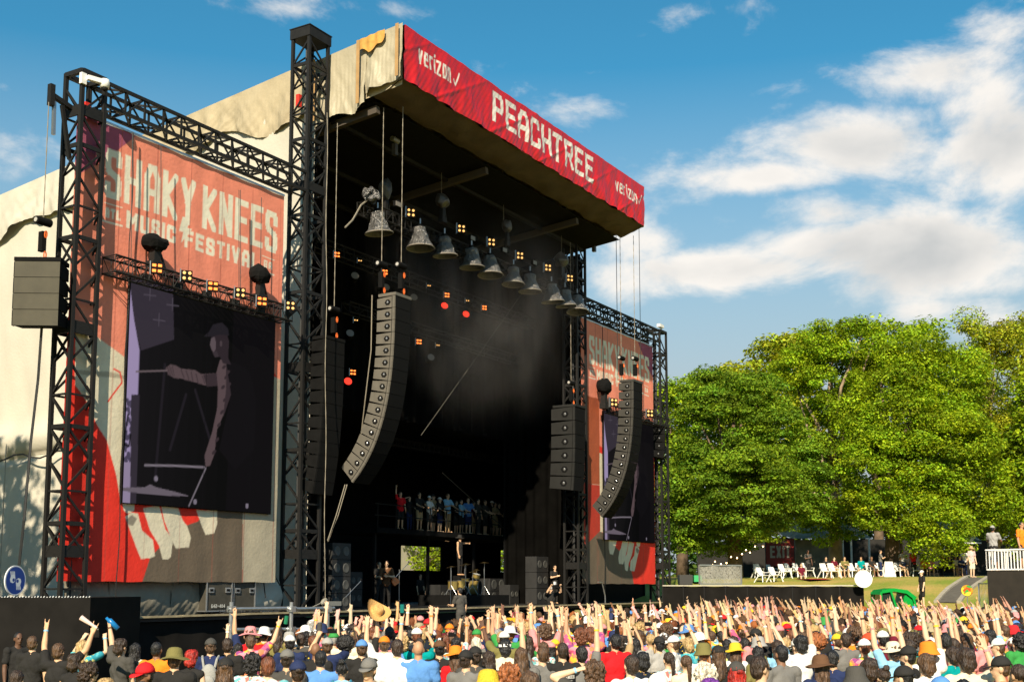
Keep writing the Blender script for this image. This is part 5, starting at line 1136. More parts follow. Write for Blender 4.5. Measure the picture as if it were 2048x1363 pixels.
for (dx, dy, z, r) in ((-1.5, -.3, 1.2, .24), (-.75, -.55, 1.32, .25), (-.25, -.6, 1.0, .2), (.95, -.45, 1.42, .26), (1.15, .1, 1.1, .2), (.55, .35, 1.3, .22)):
    cy = MB().lathe([(r, 0), (r * .4, .02), (.05, .045), (.005, .05)], (RX + dx, RY + dy, RZ + z), 24, Matrix.Rotation(radians(random.uniform(-14, 14)), 3, 'X'), cap=False).obj('cymbal', BRASS, kit, smooth=True)
    st = MB(); st.tube([(RX + dx, RY + dy, RZ + .3), (RX + dx, RY + dy, RZ + z + .05)], .014, 6)
    for a in range(3): st.tube([(RX + dx, RY + dy, RZ + .42), (RX + dx + .3 * cos(a * 2.1 + .4), RY + dy + .3 * sin(a * 2.1 + .4), RZ + .01)], .011, 5)
    st.obj('cymbal_stand', STEEL, kit)
# musicians and crew
bandn = 'people on and around the stage'
add_person(RX + .15, RY + .35, RZ + .86, pi + .1, 'side', 'down', h=1.78, skin=1, hair='short', hc='black', hat='wide', hatc='black', sh='black', sleeve=False, pants='black', shorts=False, label='drummer in a black hat standing over the kit, one arm pointing sideways', group=bandn)
q = MB(); q.tube([(RX - .78, RY + .3, RZ + 2.34), (RX - 1.18, RY + .22, RZ + 2.36)], .012, 5); q.thing('drumstick', mat('stick_wood', (.5, .3, .15), .6), label='drumstick pointed out by the drummer', cat='drumstick')
MB().box((RX + .15, RY + .35, RZ + .425), (.5, .4, .85)).thing('drum_stool', BLK2, label='black stool box behind the drum kit', cat='stool')
gp = at(772, 1210, y=27.2)
add_person(gp.x, 27.2, DECK, 2.2, 'chest', 'fwd', h=1.8, skin=0, hair='short', hc='dark brown', sh='brown', pants='black', shorts=False, label='guitarist bowing over an orange guitar left of the drums', group=bandn, tilt=(-.22, 0))
g = empty('electric_guitar', (gp.x, 26.9, DECK + 1.05), 'orange red electric guitar slung low on the bowing guitarist', 'guitar')
m = MB(); m.prism([(gp.x + .1 + .2 * cos(t) * (1 + .15 * cos(2 * t)), DECK + 1.0 + .15 * sin(t) * (1 + .2 * cos(3 * t))) for t in np.linspace(0, 2 * pi, 20)[:-1]], 'y', 26.83, 26.88); m.obj('guitar_body', mat('guitar_orange', (.6, .14, .03), .25), g); MB().beam((gp.x + .1, 26.85, DECK + 1.0), (gp.x - .55, 26.8, DECK + 1.3), .045, .025).obj('neck', mat('neck_wood', (.35, .18, .07), .5), g); MB().box((gp.x - .62, 26.8, DECK + 1.33), (.14, .02, .08)).obj('headstock', BLK2, g)
for (u, v, y, lab, a, b, shc, hh, rz, el) in ((757, 1208, 28.4, 'musician in the dark behind the guitarist', 'fwd', 'fwd', 'black', 1.76, 2.9, 0), (840, 1190, 33, 'crew member sitting low before the bright rear opening', 'down', 'down', 'black', 1.3, 3.0, 0), (1110, 1204, 27.4, 'man in black watching from the right drape', 'down', 'chest', 'black', 1.8, 2.6, 0)):
    p = at(u, v, y=y); add_person(p.x, y, DECK - (.35 if 'sitting' in lab else 0), rz, a, b, h=1.75 if 'sitting' in lab else hh, skin=0, hair='short', hc='dark brown', sh=shc, pants='black', shorts=False, legs='sit' if 'sitting' in lab else 'stand', label=lab, group=bandn)
vp = at(924, 1240, d=41); add_person(vp.x, vp.y, .72, -.35, 'fwd', 'down', h=1.80, skin=0, hair='short', hc='black', sh='charcoal', pants='charcoal', shorts=False, label='videographer in black seen from behind at the stage lip', group=bandn, tilt=(-.08, 0))
MB().box((vp.x, vp.y, .36), (1.2, .8, .72)).thing('pit_step', BLK2, label='dark step in the pit under the videographer', cat='step')
pp = at(1102, 1240, d=46.5); add_person(pp.x, pp.y, .75, 2.6, 'phone', 'phone', h=1.78, skin=0, hair='short', hc='black', hat='capback', hatc='light grey', sh='black', pants='black', shorts=False, label='photographer in black aiming a camera back at the crowd', group=bandn)
MB().box((pp.x, pp.y, .37), (1.2, .8, .75)).thing('pit_step', BLK2, label='dark step in the pit under the photographer', cat='step')
cm = empty('camera_rig', (pp.x - .25, pp.y - .3, 2.5), 'photo camera with flash held up by the photographer', 'camera'); MB().box((pp.x - .25, pp.y - .32, 2.52), (.2, .14, .15)).obj('camera_body', BLK2, cm); MB().tube([(pp.x - .25, pp.y - .36, 2.52), (pp.x - .35, pp.y - .58, 2.5)], .05, 10).obj('lens', BLK2, cm); MB().box((pp.x - .22, pp.y - .3, 2.68), (.09, .07, .12)).obj('flash', WHITEP, cm)
m = MB(); c = V((pp.x + .35, pp.y - .2, .75 + .75)); m.ell(c, (.26, .15, .14)); m.thing('red_bag', mat('red_cloth', (.55, .02, .02), .8, bump=.5), label='red bag beside the photographer', cat='bag')
sg = at(30, 1262, d=21.0); add_person(sg.x + .3, sg.y + .3, 0, 2.9, 'down', 'down', h=1.74, skin=7, hair='buzz', hc='black', sh='black', pants='black', label='security guard in black with an orange collar by the left black wall', group=bandn)
# mic stands, music stand
def mic(u, v, y, hh, lab, boom=True):
    p = at(u, v, y=y); r = empty('mic_stand', (p.x, y, DECK), lab, 'microphone stand', 'microphone stands'); MB().tube([(p.x, y, DECK), (p.x, y, DECK + hh)], .016, 6).obj('upright', STEEL, r)
    MB().lathe([(.17, 0), (.16, .02), (.02, .03)], (p.x, y, DECK), 14).obj('base', STEEL, r)
    if boom: MB().tube([(p.x - .25, y, DECK + hh - .3), (p.x + .45, y - .1, DECK + hh + .25)], .013, 5).obj('boom', STEEL, r); MB().ell((p.x + .47, y - .1, DECK + hh + .28), (.03, .03, .045)).obj('microphone', BLK2, r)
mic(798, 1196, 27, 1.45, 'microphone stand right of the guitarist'); mic(901, 1180, 28.2, 1.6, 'straight stand left of the bass drum', False); mic(968, 1180, 28.6, 1.6, 'straight stand right of the drum kit', False); mic(700, 1210, 26, .75, 'low boom stand at the front left of the stage')
m = MB(); a = at(648, 1202, y=24.8); m.ell(a, (.17, .08, .09), 10, 6, R=Matrix.Rotation(radians(-30), 3, 'Y')); m.tube([a, at(625, 1213, y=24.8)], .015, 5); m.thing('dish_microphone', mat('mesh_grey', (.25, .24, .2), .6), label='grey windshield microphone on the lip near the tall tower', cat='microphone')
m = MB(); m.box(at(664, 1206, y=25.4), (.6, .3, .14)); m.thing('pale_rack', mat('grey_box', (.22, .22, .2), .6), label='pale flat box on the deck beside the guide line', cat='box')
m = MB(); p = at(1212, 1200, y=25.1); m.tube([at(1196, 1163, y=25), at(1204, 1164, y=25), at(1210, 1190, y=25), at(1211, 1215, y=25)], .03, 6); m.thing('bent_pole', GALV, label='bent pale tube standing below the far banner', cat='pole')
# viewing platform with guests
by = 32.0; bz = at(900, 1064, y=by).z
bp_ = empty('viewing_platform', (48, by + .8, bz), 'raised black guest platform with a railing at the back of the stage', 'platform')
MB().box((48.3, by + 1.2, bz - .12), (12.6, 2.7, .24)).obj('platform_floor', BLK2, bp_)
for z in (bz + 1.05, bz + .55): bar(bp_, 'rail', (42, by, z), (54.6, by, z), .045, BLK)
for i in range(10): bar(bp_, 'rail_post', (42.2 + 1.35 * i, by, bz), (42.2 + 1.35 * i, by, bz + 1.05), .04, BLK)
for x in (42.4, 46.5, 50.5, 54): bar(bp_, 'leg', (x, by + .3, DECK), (x, by + .3, bz - .24), .12, BLK)
rz_ = at(900, 908, y=by).z
small_truss(42.5, 53, by, rz_, .3, .3, 'thin pale truss above the guest platform', 'lighting trusses', n=26)
guests = [(800, 'down', 'horn', 'red', 'short', None, 1.72), (818, 'rail', 'head', 'black', 'long', None, 1.62), (838, 'rail', 'rail', 'black', 'short', None, 1.8), (858, 'rail', 'rail', 'white', 'long', 'cap', 1.68), (866, 'down', 'down', 'tan', 'short', 'cap', 1.84), (879, 'rail', 'rail', 'black', 'short', 'cap', 1.66), (895, 'rail', 'fwd', 'sky blue', 'short', None, 1.9), (912, 'rail', 'rail', 'black', 'long', None, 1.66), (922, 'rail', 'rail', 'sky blue', 'pony', None, 1.68), (936, 'rail', 'rail', 'blue', 'short', None, 1.8), (947, 'down', 'down', 'maroon', 'short', None, 1.72), (956, 'down', 'down', 'charcoal', 'short', None, 1.82), (970, 'rail', 'rail', 'charcoal', 'short', None, 1.8), (984, 'down', 'down', 'black', 'short', 'cap', 1.84), (990, 'rail', 'fwd', 'tan', 'long', None, 1.72), (998, 'rail', 'rail', 'black', 'short', None, 1.72), (1015, 'down', 'down', 'red', 'short', 'cap', 1.8)]
gnm = ['leftmost, red top and hand up', 'long haired, black top, hand at the head', 'tall, all in black', 'white top and cap', 'tan shirt and cap, taller behind', 'black tee and cap', 'tallest, light blue shirt', 'long hair and black top, beside the blue shirt', 'pale blue dress and ponytail', 'strong blue polo, leaning on the rail', 'maroon top half hidden behind', 'charcoal tee, standing upright', 'charcoal tee, both hands on the rail', 'black tee and cap near the right end', 'tan top and long hair near the right end', 'black tee beside the tan top', 'rightmost, red top and cap']
for i, (u, l, r_, sh, hr, ht_, hh) in enumerate(guests):
    p = at(u, 1064, y=by + .38 + .45 * (i % 3 == 1)); add_person(p.x, p.y, bz, pi + random.uniform(-.5, .2), l, r_, h=hh, fem=hr in ('long', 'pony'), skin=[0, 2, 4, 6][i % 4], hair=hr, hc=['brown', 'dark brown', 'black'][i % 3], hat=ht_, hatc='white' if i % 2 else 'black', sh=sh, pants=['black', 'navy', 'tan', 'charcoal'][i % 4], shorts=i % 5 != 1, label='platform guest: ' + gnm[i], group='guests on the platform', lod=1)
# outside seen through the rear openings
m = MB(); m.box((76, 55, 3.0), (22, .3, 9)); m.thing('white_marquee_wall', TARPW, label='white tent wall seen through the rear stage opening', cat='tent')

# ------------------------------------------------------------------ pit and fences
def scrim_wall(x0, y0, x1, y1, h, z0, lab, m=SKIRT, n=10, posts=True, caprail=False):
    r = empty('scrim_fence', ((x0 + x1) / 2, (y0 + y1) / 2, z0), lab, 'fence'); Ln = math.hypot(x1 - x0, y1 - y0)
    dx, dy = (x1 - x0) / Ln, (y1 - y0) / Ln
    for i in range(n):
        a, b = i / n * Ln, (i + 1) / n * Ln; g = .012
        grid_mesh('scrim_panel', 14, 8, lambda s, t, a=a, b=b: (x0 + dx * (a + g + (b - a - 2 * g) * s) - dy * .02 * np.sin(s * 9 + i) , y0 + dy * (a + g + (b - a - 2 * g) * s) + dx * .02 * np.sin(s * 9 + i), z0 + h * t - .03 * np.sin(pi * s) * t), m, r)
        if posts: bar(r, 'post', (x0 + dx * a, y0 + dy * a, z0), (x0 + dx * a, y0 + dy * a, z0 + h + .02), .05, BLK)
    return r
lw0 = at(-60, 1191, d=22.5); lw1 = at(181, 1197, d=22.3); lh = (lw0.z + lw1.z) / 2
wl = empty('black_platform', ((lw0.x + lw1.x) / 2, (lw0.y + lw1.y) / 2, 0), 'black clad interpreter platform at the left edge of the frame', 'platform')
q = MB(); dv = (lw1 - lw0); dv.z = 0; nn = V((-dv.y, dv.x, 0)).normalized() * 2.4; A, B_ = V((lw0.x, lw0.y, 0)), V((lw1.x, lw1.y, 0))
q.add([A, B_, B_ + nn, A + nn] + [p + V((0, 0, lh)) for p in (A, B_, B_ + nn, A + nn)], [(0, 1, 5, 4), (1, 2, 6, 5), (2, 3, 7, 6), (3, 0, 4, 7), (4, 5, 6, 7)]); q.obj('clad_box', SKIRT, wl)
for i in range(40):
    p = A.lerp(B_, (i + .5) / 40); bar(wl, 'cable_tie', p + V((0, 0, lh)), p + V((.02, 0, lh + .012 + .018 * ((i * 7) % 5) / 4)), .013, WHITEP)
r = empty('round_sign', at(30, 1192, d=23.2), 'blue round sign with white signing hands above the left platform', 'sign'); c = at(30, 1160, d=23.2)
Rf = Matrix.Rotation(radians(-10), 3, 'Z'); toc = (V(CAM) - c).normalized(); Rs = toc.to_track_quat('Z', 'Y').to_matrix(); Rs = Rs @ Matrix.Rotation(radians(50), 3, 'Y')
def sign_pt(a, b, o=0.): return c + Rs @ V((a, b, o))
# disc painted with two interpreting hands
def sign_mesh():
    n = 72; set_res(.008)
    s, t = np.meshgrid(np.linspace(-1, 1, n), np.linspace(-1, 1, n)); a = s.ravel() * .285; b = t.ravel() * .285
    rr = np.hypot(a, b); k = np.minimum(1, .285 / np.maximum(rr, 1e-6) * np.maximum(np.abs(a), np.abs(b)) / .285 * 1.0); a2, b2 = a * k, b * k
    P = Paint(a2, b2, (.008, .045, .26)); Wt = (.72, .74, .76)
    rad = np.hypot(a2, b2); P.c[rad > .268] = (.65, .67, .7)
    f = 1.0
    P.poly([(-.16, .02), (-.13, .10), (-.06, .12), (-.01, .06), (-.02, -.02), (-.08, -.05), (-.14, -.03)], Wt); P.ell((-.055, .01), (.035, .035), (.008, .045, .26))
    for i in range(4): P.stroke([(-.12 + .03 * i, .08), (-.15 + .035 * i, .17)], .022, Wt)
    P.poly([(.16, -.02), (.13, -.10), (.06, -.12), (.01, -.06), (.02, .02), (.08, .05), (.14, .03)], Wt); P.ell((.055, -.01), (.035, .035), (.008, .045, .26))
    for i in range(4): P.stroke([(.12 - .03 * i, -.08), (.15 - .035 * i, -.17)], .022, Wt)
    me = bpy.data.meshes.new('sign_face'); ix = np.arange(n * n).reshape(n, n); F = np.stack([ix[:-1, :-1], ix[:-1, 1:], ix[1:, 1:], ix[1:, :-1]], -1).reshape(-1, 4)
    o_ = V(wloc(r)); me.from_pydata([tuple(sign_pt(x, y, .014) - o_) for x, y in zip(a2, b2)], [], F.tolist())
    ca = me.color_attributes.new('Col', 'FLOAT_COLOR', 'POINT'); c4 = np.ones((n * n, 4)); c4[:, :3] = P.c; ca.data.foreach_set('color', c4.ravel()); me.materials.append(mat('printed_sign', (1, 1, 1), .5, kind='attr'))
    o = bpy.data.objects.new('sign_face', me); COL.objects.link(o); o.parent = r
sign_mesh(); MB().lathe([(.29, -.012), (.29, .010)], c, 40, Rs).obj('sign_disc', WHITEP, r); MB().tube([c - V((0, 0, .28)) , c - V((0, 0, .6))], .02, 6).obj('sign_post', GALV, r)
# scaffold rail in the pit
sr = empty('scaffold_rail', at(560, 1260, d=27.2), 'galvanised scaffold tube rail standing in the pit before the flight cases', 'scaffold')
ps = [at(463, 1203, d=26.4), at(583, 1203, d=27.4), at(656, 1203, d=28.4)]
for i, p in enumerate(ps): MB().tube([(p.x, p.y, 0), (p.x, p.y, p.z)], .045, 8).obj('post', GALV, sr)
for v in (1217, 1258):
    for (ua, da, ub, db) in ((455, 26.3, 592, 27.5), (575, 27.3, 668, 28.5)):
        o_ = (1217 - 1215) if v == 1217 else 1; MB().tube([at(ua, v, d=da), at(ub, v - o_, d=db)], .040, 8).obj('rail_tube', GALV, sr)
    for p, u, d in zip(ps, (463, 583, 656), (26.4, 27.4, 28.4)): MB().box(at(u, v, d=d - .03), (.14, .14, .13)).obj('coupler', GALV, sr)
# pit barricade
yb_ = 18.6; br = empty('crowd_barrier', (34, yb_, 0), 'low black crowd barrier between the pit and the crowd', 'barrier')
for i in range(28): MB().box((19.8 + i * 1.1, yb_, .6), (1.06, .05, 1.15)).obj('barrier_panel', BLK, br)
# black scrim wall right, ending at the white disc
q0 = at(1326, 1166, d=56.0); q1 = at(1728, 1168, d=50.6)
w2 = scrim_wall(q0.x, q0.y, q1.x, q1.y, at(1500, 1171, d=53).z - .0, 0, 'long black scrim fence between the crowd and the lawn', n=9)
MB().beam((q0.x, q0.y, at(1500, 1171, d=53).z + .02), (q1.x, q1.y, at(1500, 1171, d=53).z + .02), .1, .05).obj('cap_rail', mat('pale_cap', (.5, .47, .38), .7), w2)
r = empty('round_sign', at(1727, 1175, d=50.3), 'plain white disc sign on the end of the long black fence', 'sign'); c = at(1727, 1157, d=50.2)
MB().lathe([(.36, -.015), (.36, .015)], c, 40, (V(CAM) - c).to_track_quat('Z', 'Y').to_matrix()).obj('disc', mat('white_sign', (.8, .8, .78), .5), r); MB().tube([c + V((.02, 0, -.36)), c + V((0, 0, .38))], .012, 5).obj('seam_post', GALV, r)
# far right platform: black wall, white fence, two people
f0 = at(1974, 1141, d=44); f1 = at(2140, 1141, d=42); hb = f0.z
pr = empty('raised_deck', ((f0.x + f1.x) / 2, (f0.y + f1.y) / 2, 0), 'raised viewing deck clad in black with a white slatted railing on the right', 'deck')
dv = f1 - f0; dv.z = 0; nn = V((-dv.y, dv.x, 0)).normalized() * 6; nn = nn if nn.x > 0 else -nn; A, B_ = V((f0.x, f0.y, 0)), V((f1.x, f1.y, 0))
q = MB(); q.add([A, B_, B_ + nn, A + nn] + [p + V((0, 0, hb)) for p in (A, B_, B_ + nn, A + nn)], [(0, 1, 5, 4), (1, 2, 6, 5), (2, 3, 7, 6), (3, 0, 4, 7), (4, 5, 6, 7)]); q.obj('clad_box', mat('brown_black_scrim', (.022, .018, .013), .85, var=.2), pr)
WF = mat('white_fence_paint', (.78, .77, .74), .5); top = at(1970, 1099, d=44).z
n = 26; L_ = (B_ - A).length
for i in range(n):
    p = A.lerp(B_, i / n) + V((0, 0, hb + .05)); bar(pr, 'slat', p, p + V((0, 0, top - hb - .1)), .09, WF, .03)
for z in (hb + .05, top): bar(pr, 'rail', A + V((0, 0, z)), B_ + V((0, 0, z)), .07, WF, .05)
for i in range(16):
    p = A.lerp(A + nn, i / 16) + V((0, 0, hb + .05)); bar(pr, 'slat', p, p + V((0, 0, top - hb - .1)), .09, WF, .03)
bar(pr, 'rail', A + V((0, 0, top)), A + nn + V((0, 0, top)), .07, WF, .05)
p = at(1989, 1141, d=45.5); add_person(p.x, p.y, hb, -pi + .2 + 1.2, 'rail', 'rail', h=1.72, skin=5, hair='buzz', hc='black', hat='cap', hatc='light grey', sh='light grey', pants='black', label='person in a grey shirt and cap on the white railed deck', group='people on the raised deck')
p = at(2047, 1141, d=44.2); add_person(p.x, p.y, hb, 2.6, 'down', 'down', h=1.8, skin=3, hair='short', hc='black', sh='orange', pants='black', label='person in orange on the deck at the right edge of the frame', group='people on the raised deck')
# ------------------------------------------------------------------ the crowd
STG = Vector((39, 30))
def face_stage(x, y, j=0.): return atan2(STG.y - y, STG.x - x) - pi / 2 + j
def head_at(u, v, h=1.75): 
    p = at(u, v, z=h + .03); return p.x, p.y
LAB = set()
def uniq(t):
    if t in LAB: return False
    LAB.add(t); return True
HERO = []; HH = {}
ARMW = {'down': 'arms down', 'fwd': 'arms folded forward'}
def hero(u, v, lab, **k):
    h = k.pop('h', 1.75); x, y = head_at(u, v, h); j = k.pop('turn', random.uniform(-.15, .15)); HERO.append((x, y))
    uniq(lab); o, P = add_person(x, y, 0, face_stage(x, y, j), h=h, label=lab, group='festival crowd', **k); HH[(u, v)] = (o, P); return o, P, x, y
def hero_list():
    H = hero
    H(66, 1268, 'man with short brown hair and black tee at the far left edge of the crowd', hair='short', hc='brown', sh='black', skin=0)
    H(118, 1282, 'man in a black tee raising both arms, a white paper roll in one hand', l='horn', r='horn2', hair='short', hc='brown', sh='black', skin=4, bands=(('l', 'sky blue'),))
    H(166, 1276, 'blond woman in a teal print top holding a phone overhead', l='phone', r='phone', hair='long', hc='blond', sh='teal', shm=TEAL, fem=True, h=1.72, skin=2, bands=(('r', 'sky blue'),))
    H(150, 1303, 'dark haired woman in a black tank top with bare shoulders', hair='wavy', hc='dark brown', sh='black', sleeve=False, fem=True, skin=1, h=1.66)
    H(180, 1322, 'woman with dark curly hair turned right at the bottom left', hair='curly', hc='dark brown', sh='black', fem=True, skin=6, turn=-1.0, glasses=1, h=1.64)
    H(212, 1352, 'woman with light brown hair at the bottom edge, left of the red cap', hair='wavy', hc='blond', sh='white', fem=True, skin=2, h=1.62)
    H(243, 1274, 'man in a charcoal tee with yellow sunglasses raising a blue bottle', l='bottle', hair='wavy', hc='dark brown', sh='charcoal', skin=0, bands=(('l', 'brown'),), turn=-.45)
    H(272, 1282, 'woman with very long straight black hair beside the blue bottle man', hair='longest', hc='black', sh='cream', fem=True, skin=8, h=1.66)
    H(290, 1322, 'man facing the camera in a red cap and mirrored sunglasses', hair='buzz', hc='black', hat='cap', hatc='red', sh='black', skin=5, glasses=1, beard=True, turn=2.5)
    H(314, 1279, 'balding man in an orange yellow tee', hair='buzz', hc='black', sh='orange', skin=5)
    H(350, 1294, 'person in a wide olive sun hat and black tee', hair='short', hc='brown', hat='wide', hatc='olive', sh='black', skin=0, h=1.78, big=1.08)
    H(384, 1296, 'woman with bright red hair and a black tank top', hair='wavy', hc='red', sh='black', sleeve=False, fem=True, skin=6, h=1.68)
    H(422, 1274, 'person in a grey cap and navy shirt with a backpack', hair='short', hc='brown', hat='cap', hatc='charcoal', sh='navy', skin=0)
    H(452, 1312, 'long haired person in a black cap bottom left of centre', hair='long', hc='brown', hat='cap', hatc='black', sh='black', skin=4, fem=True)
    H(456, 1272, 'man with dark brown hair and black tee left of the pink floral shirt', hair='short', hc='dark brown', sh='black', skin=1)
    H(502, 1266, 'man in a pink floral shirt raising one hand in horns', r='horn2', hair='short', hc='brown', sh='pink', shm=FLORP, skin=0, bands=(('r', 'yellow'),), turn=.0)
    H(506, 1305, 'person with curly black hair and a blue floral shirt', hair='curly', hc='black', sh='blue', shm=FLORB, skin=1, h=1.70)
    H(537, 1308, 'man with auburn hair and a pale blue floral shirt', hair='short', hc='auburn', sh='blue', shm=FLORB, skin=6)
    H(575, 1296, 'man in a dark grey cap and charcoal tee near the scaffold rail', hair='buzz', hc='dark brown', hat='cap', hatc='grey', sh='charcoal', skin=4)
    H(580, 1268, 'person in a white and black cap below the scaffold rail', hair='short', hc='black', hat='cap', hatc='white', sh='navy', skin=0)
    H(596, 1318, 'man in a navy cap and maroon tee at the bottom edge', hair='buzz', hc='dark brown', hat='cap', hatc='navy', sh='maroon', skin=0)
    H(602, 1262, 'person in a dark long sleeved top raising horns beside the rail', r='horn', hair='short', hc='dark brown', sh='charcoal', long_=True, skin=1, bands=(('r', 'white'),))
    H(642, 1295, 'heavy man in a plain sky blue tee, left one of two', hair='buzz', hc='black', sh='blue', skin=0, big=1.14)
    H(632, 1281, 'man with shaved brown head and black tee', hair=None, sh='black', skin=5, h=1.73)
    H(655, 1273, 'person in a pale grey cap filming with a phone', l='phone', r='phone', hair='short', hc='brown', hat='cap', hatc='light grey', sh='navy', skin=4, bands=(('r', 'sky blue'),))
    H(684, 1318, 'woman with black hair in a bun and a blue backpack', hair='bun', hc='black', sh='sky blue', fem=True, skin=1, h=1.62)
    H(691, 1272, 'person with a big black afro and a cream shirt', hair='afro', hc='black', sh='cream', skin=5)
    H(738, 1313, 'man facing the camera in a grey cap and dark sunglasses', hair='buzz', hc='dark brown', hat='cap', hatc='grey', sh='charcoal', skin=0, glasses=1, turn=2.75)
    H(795, 1274, 'broad man with greying hair in a white tee', hair='short', hc='dark brown', sh='white', skin=0, big=1.14, h=1.82)
    H(837, 1277, 'bald man in a plain blue tee at the bottom centre', hair=None, sh='blue', skin=3, big=1.14, h=1.80)
    H(863, 1258, 'man in a white cap and navy shirt', hair='buzz', hc='dark brown', hat='cap', hatc='white', sh='navy', skin=4)
    H(879, 1278, 'man in a brown cap and a black tee with a white skull print', hair='buzz', hc='black', hat='cap', hatc='brown', sh='black', skin=4)
    H(932, 1297, 'man in a flat black cap and heather grey tee', hair='buzz', hc='dark brown', hat='cap', hatc='black', sh='grey', skin=0, turn=-.5)
    H(950, 1290, 'man in a plain black cap just behind the flat cap', hair='short', hc='dark brown', hat='cap', hatc='black', sh='charcoal', skin=1)
    H(769, 1270, 'person in a bright orange cap with both arms up', l='up', r='highh', hair='short', hc='brown', hat='cap', hatc='orange', sh='white', skin=0, bands=(('r', 'sky blue'),))
    H(724, 1277, 'person in a vivid blue cap in the middle of the crowd', hair='short', hc='brown', hat='cap', hatc='blue', sh='black', skin=0)
    H(911, 1290, 'person in a wide orange floral sun hat', hair='long', hc='brown', hat='wide', hatc='orange', sh='red', skin=0, fem=True, h=1.68)
    H(952, 1270, 'woman with wavy pale blond hair in the middle', hair='long', hc='white blond', sh='black', skin=2, fem=True, h=1.68)
    H(978, 1297, 'woman with very long dark brown hair at the bottom centre', hair='longest', hc='dark brown', sh='black', skin=1, fem=True, h=1.68)
    H(976, 1338, 'person in a yellow woven straw hat at the bottom edge', hair='short', hc='brown', hat='straw', hatc='yellow', sh='tan', skin=0)
    H(1018, 1326, 'person with curly ginger hair at the bottom edge', hair='curly', hc='ginger', sh='charcoal', skin=6)
    H(1010, 1276, 'person with dark hair in a white headband', hair='wavy', hc='black', hat='band', hatc='white', sh='cream', skin=8)
    H(1042, 1290, 'long brown haired person beside the raised bare arm', hair='long', hc='brown', sh='grey', skin=0)
    H(1125, 1280, 'man with a shaved neck in a black tour tee with white print', hair='buzz', hc='dark brown', sh='black', skin=0, h=1.80)
    H(1085, 1288, 'man in a grey tee raising his left arm high', l='highh', hair='buzz', hc='brown', sh='grey', skin=0)
    H(1163, 1287, 'man with black hair raising his right arm, yellow band', r='high', hair='short', hc='black', sh='grey', skin=0, bands=(('r', 'yellow'),))
    H(1188, 1320, 'person with wavy brown hair resting a hand on the head', l='head', hair='curly', hc='brown', sh='charcoal', skin=2, bands=(('l', 'sky blue'),))
    H(1230, 1264, 'man with short black hair in a bright red tee', hair='short', hc='black', sh='red', skin=1, h=1.82, big=1.1)
    H(1262, 1304, 'man with grey speckled hair in a white shirt', hair='short', hc='dark brown', sh='white', skin=6, h=1.78)
    H(1284, 1300, 'person in a navy shirt covered with yellow dots', hair='wavy', hc='black', sh='navy', shm=DOTS, skin=1, h=1.7)
    H(1318, 1270, 'man in a black cap and light grey tee', hair='short', hc='black', hat='cap', hatc='black', sh='light grey', skin=0)
    H(1346, 1269, 'person in a clean white cap left of the olive hat', hair='short', hc='brown', hat='cap', hatc='white', sh='white', skin=0, turn=.9)
    H(1337, 1299, 'woman with a dark brown ponytail in a patterned white top', hair='pony', hc='dark brown', sh='white', shm=FLORB, fem=True, skin=0, h=1.66)
    H(1372, 1305, 'woman with a loose brown ponytail and a white top', hair='pony', hc='brown', sh='cream', fem=True, skin=6, h=1.66)
    H(1406, 1284, 'person in an olive bucket hat', hair='short', hc='ginger', hat='bucket', hatc='olive', sh='white', skin=0)
    H(1436, 1288, 'person with curly hair under a flat black beret', hair='long', hc='brown', hat='flatcap', hatc='black', sh='black', skin=0)
    H(1470, 1284, 'woman in a pale yellow sun hat', hair='long', hc='brown', hat='wide', hatc='yellow', sh='white', skin=0, fem=True, h=1.66)
    H(1410, 1326, 'person with fluffy white blond hair at the bottom right', hair='curly', hc='white blond', sh='white', skin=6)
    H(1418, 1352, 'person with purple hair at the bottom edge', hair='wavy', hc='purple', sh='black', skin=6)
    H(1472, 1320, 'person in a black cap over orange red hair', hair='long', hc='red', hat='cap', hatc='charcoal', sh='black', skin=6)
    H(1520, 1307, 'man with greying hair and glasses in profile, facing right', hair='short', hc='dark brown', sh='black', skin=0, glasses=1, turn=-1.3, h=1.84)
    H(1562, 1284, 'man with a shaved dark head and grey tee with a black strap', hair='buzz', hc='black', sh='grey', skin=5, h=1.82, big=1.08)
    H(1315, 1343, 'person in a white and navy cap at the bottom edge', hair='short', hc='red', hat='cap', hatc='white', sh='black', skin=6)
    H(1633, 1268, 'person with a ball of ginger curls and a navy tee', hair='afro', hc='ginger', sh='navy', skin=0, h=1.8)
    H(1640, 1308, 'person with a wide brown hat hanging down the back', hair='long', hc='brown', hat='wide', hatc='brown', sh='navy', skin=0, h=1.72)
    H(1665, 1296, 'man with black hair in profile beside the brown hat', hair='short', hc='black', sh='navy', skin=1, turn=-.7, h=1.72)
    H(1690, 1262, 'man with short black hair in a plain dark grey tee', hair='short', hc='dark brown', sh='grey', skin=3, h=1.8, big=1.08)
    H(1736, 1264, 'bearded man in a red cap and mint green tee', hair='short', hc='brown', hat='cap', hatc=(.62, .07, .025), sh='mint', skin=0, h=1.82, big=1.2, turn=.6, beard=True)
    H(1737, 1312, 'man with wavy dark brown hair in front of the mint tee', hair='wavy', hc='dark brown', sh='black', shm=DOTS, skin=0)
    H(1766, 1330, 'woman with a small dark bun in front of the mint tee', hair='bun', hc='dark brown', sh='mint', fem=True, skin=0, h=1.62)
    H(1710, 1330, 'man in a dark grey fedora at the bottom edge', hair='buzz', hc='brown', hat='bucket', hatc='charcoal', sh='black', skin=0, h=1.72)
    H(1806, 1328, 'man in a black cap with a lime visor edge', hair='buzz', hc='black', hat='cap', hatc='black', sh='black', skin=0, turn=.6)
    H(1815, 1289, 'bearded man in a black cap and black tee right of the mint tee', hair='buzz', hc='black', hat='cap', hatc='black', sh='black', skin=0, turn=.6, beard=True, h=1.8)
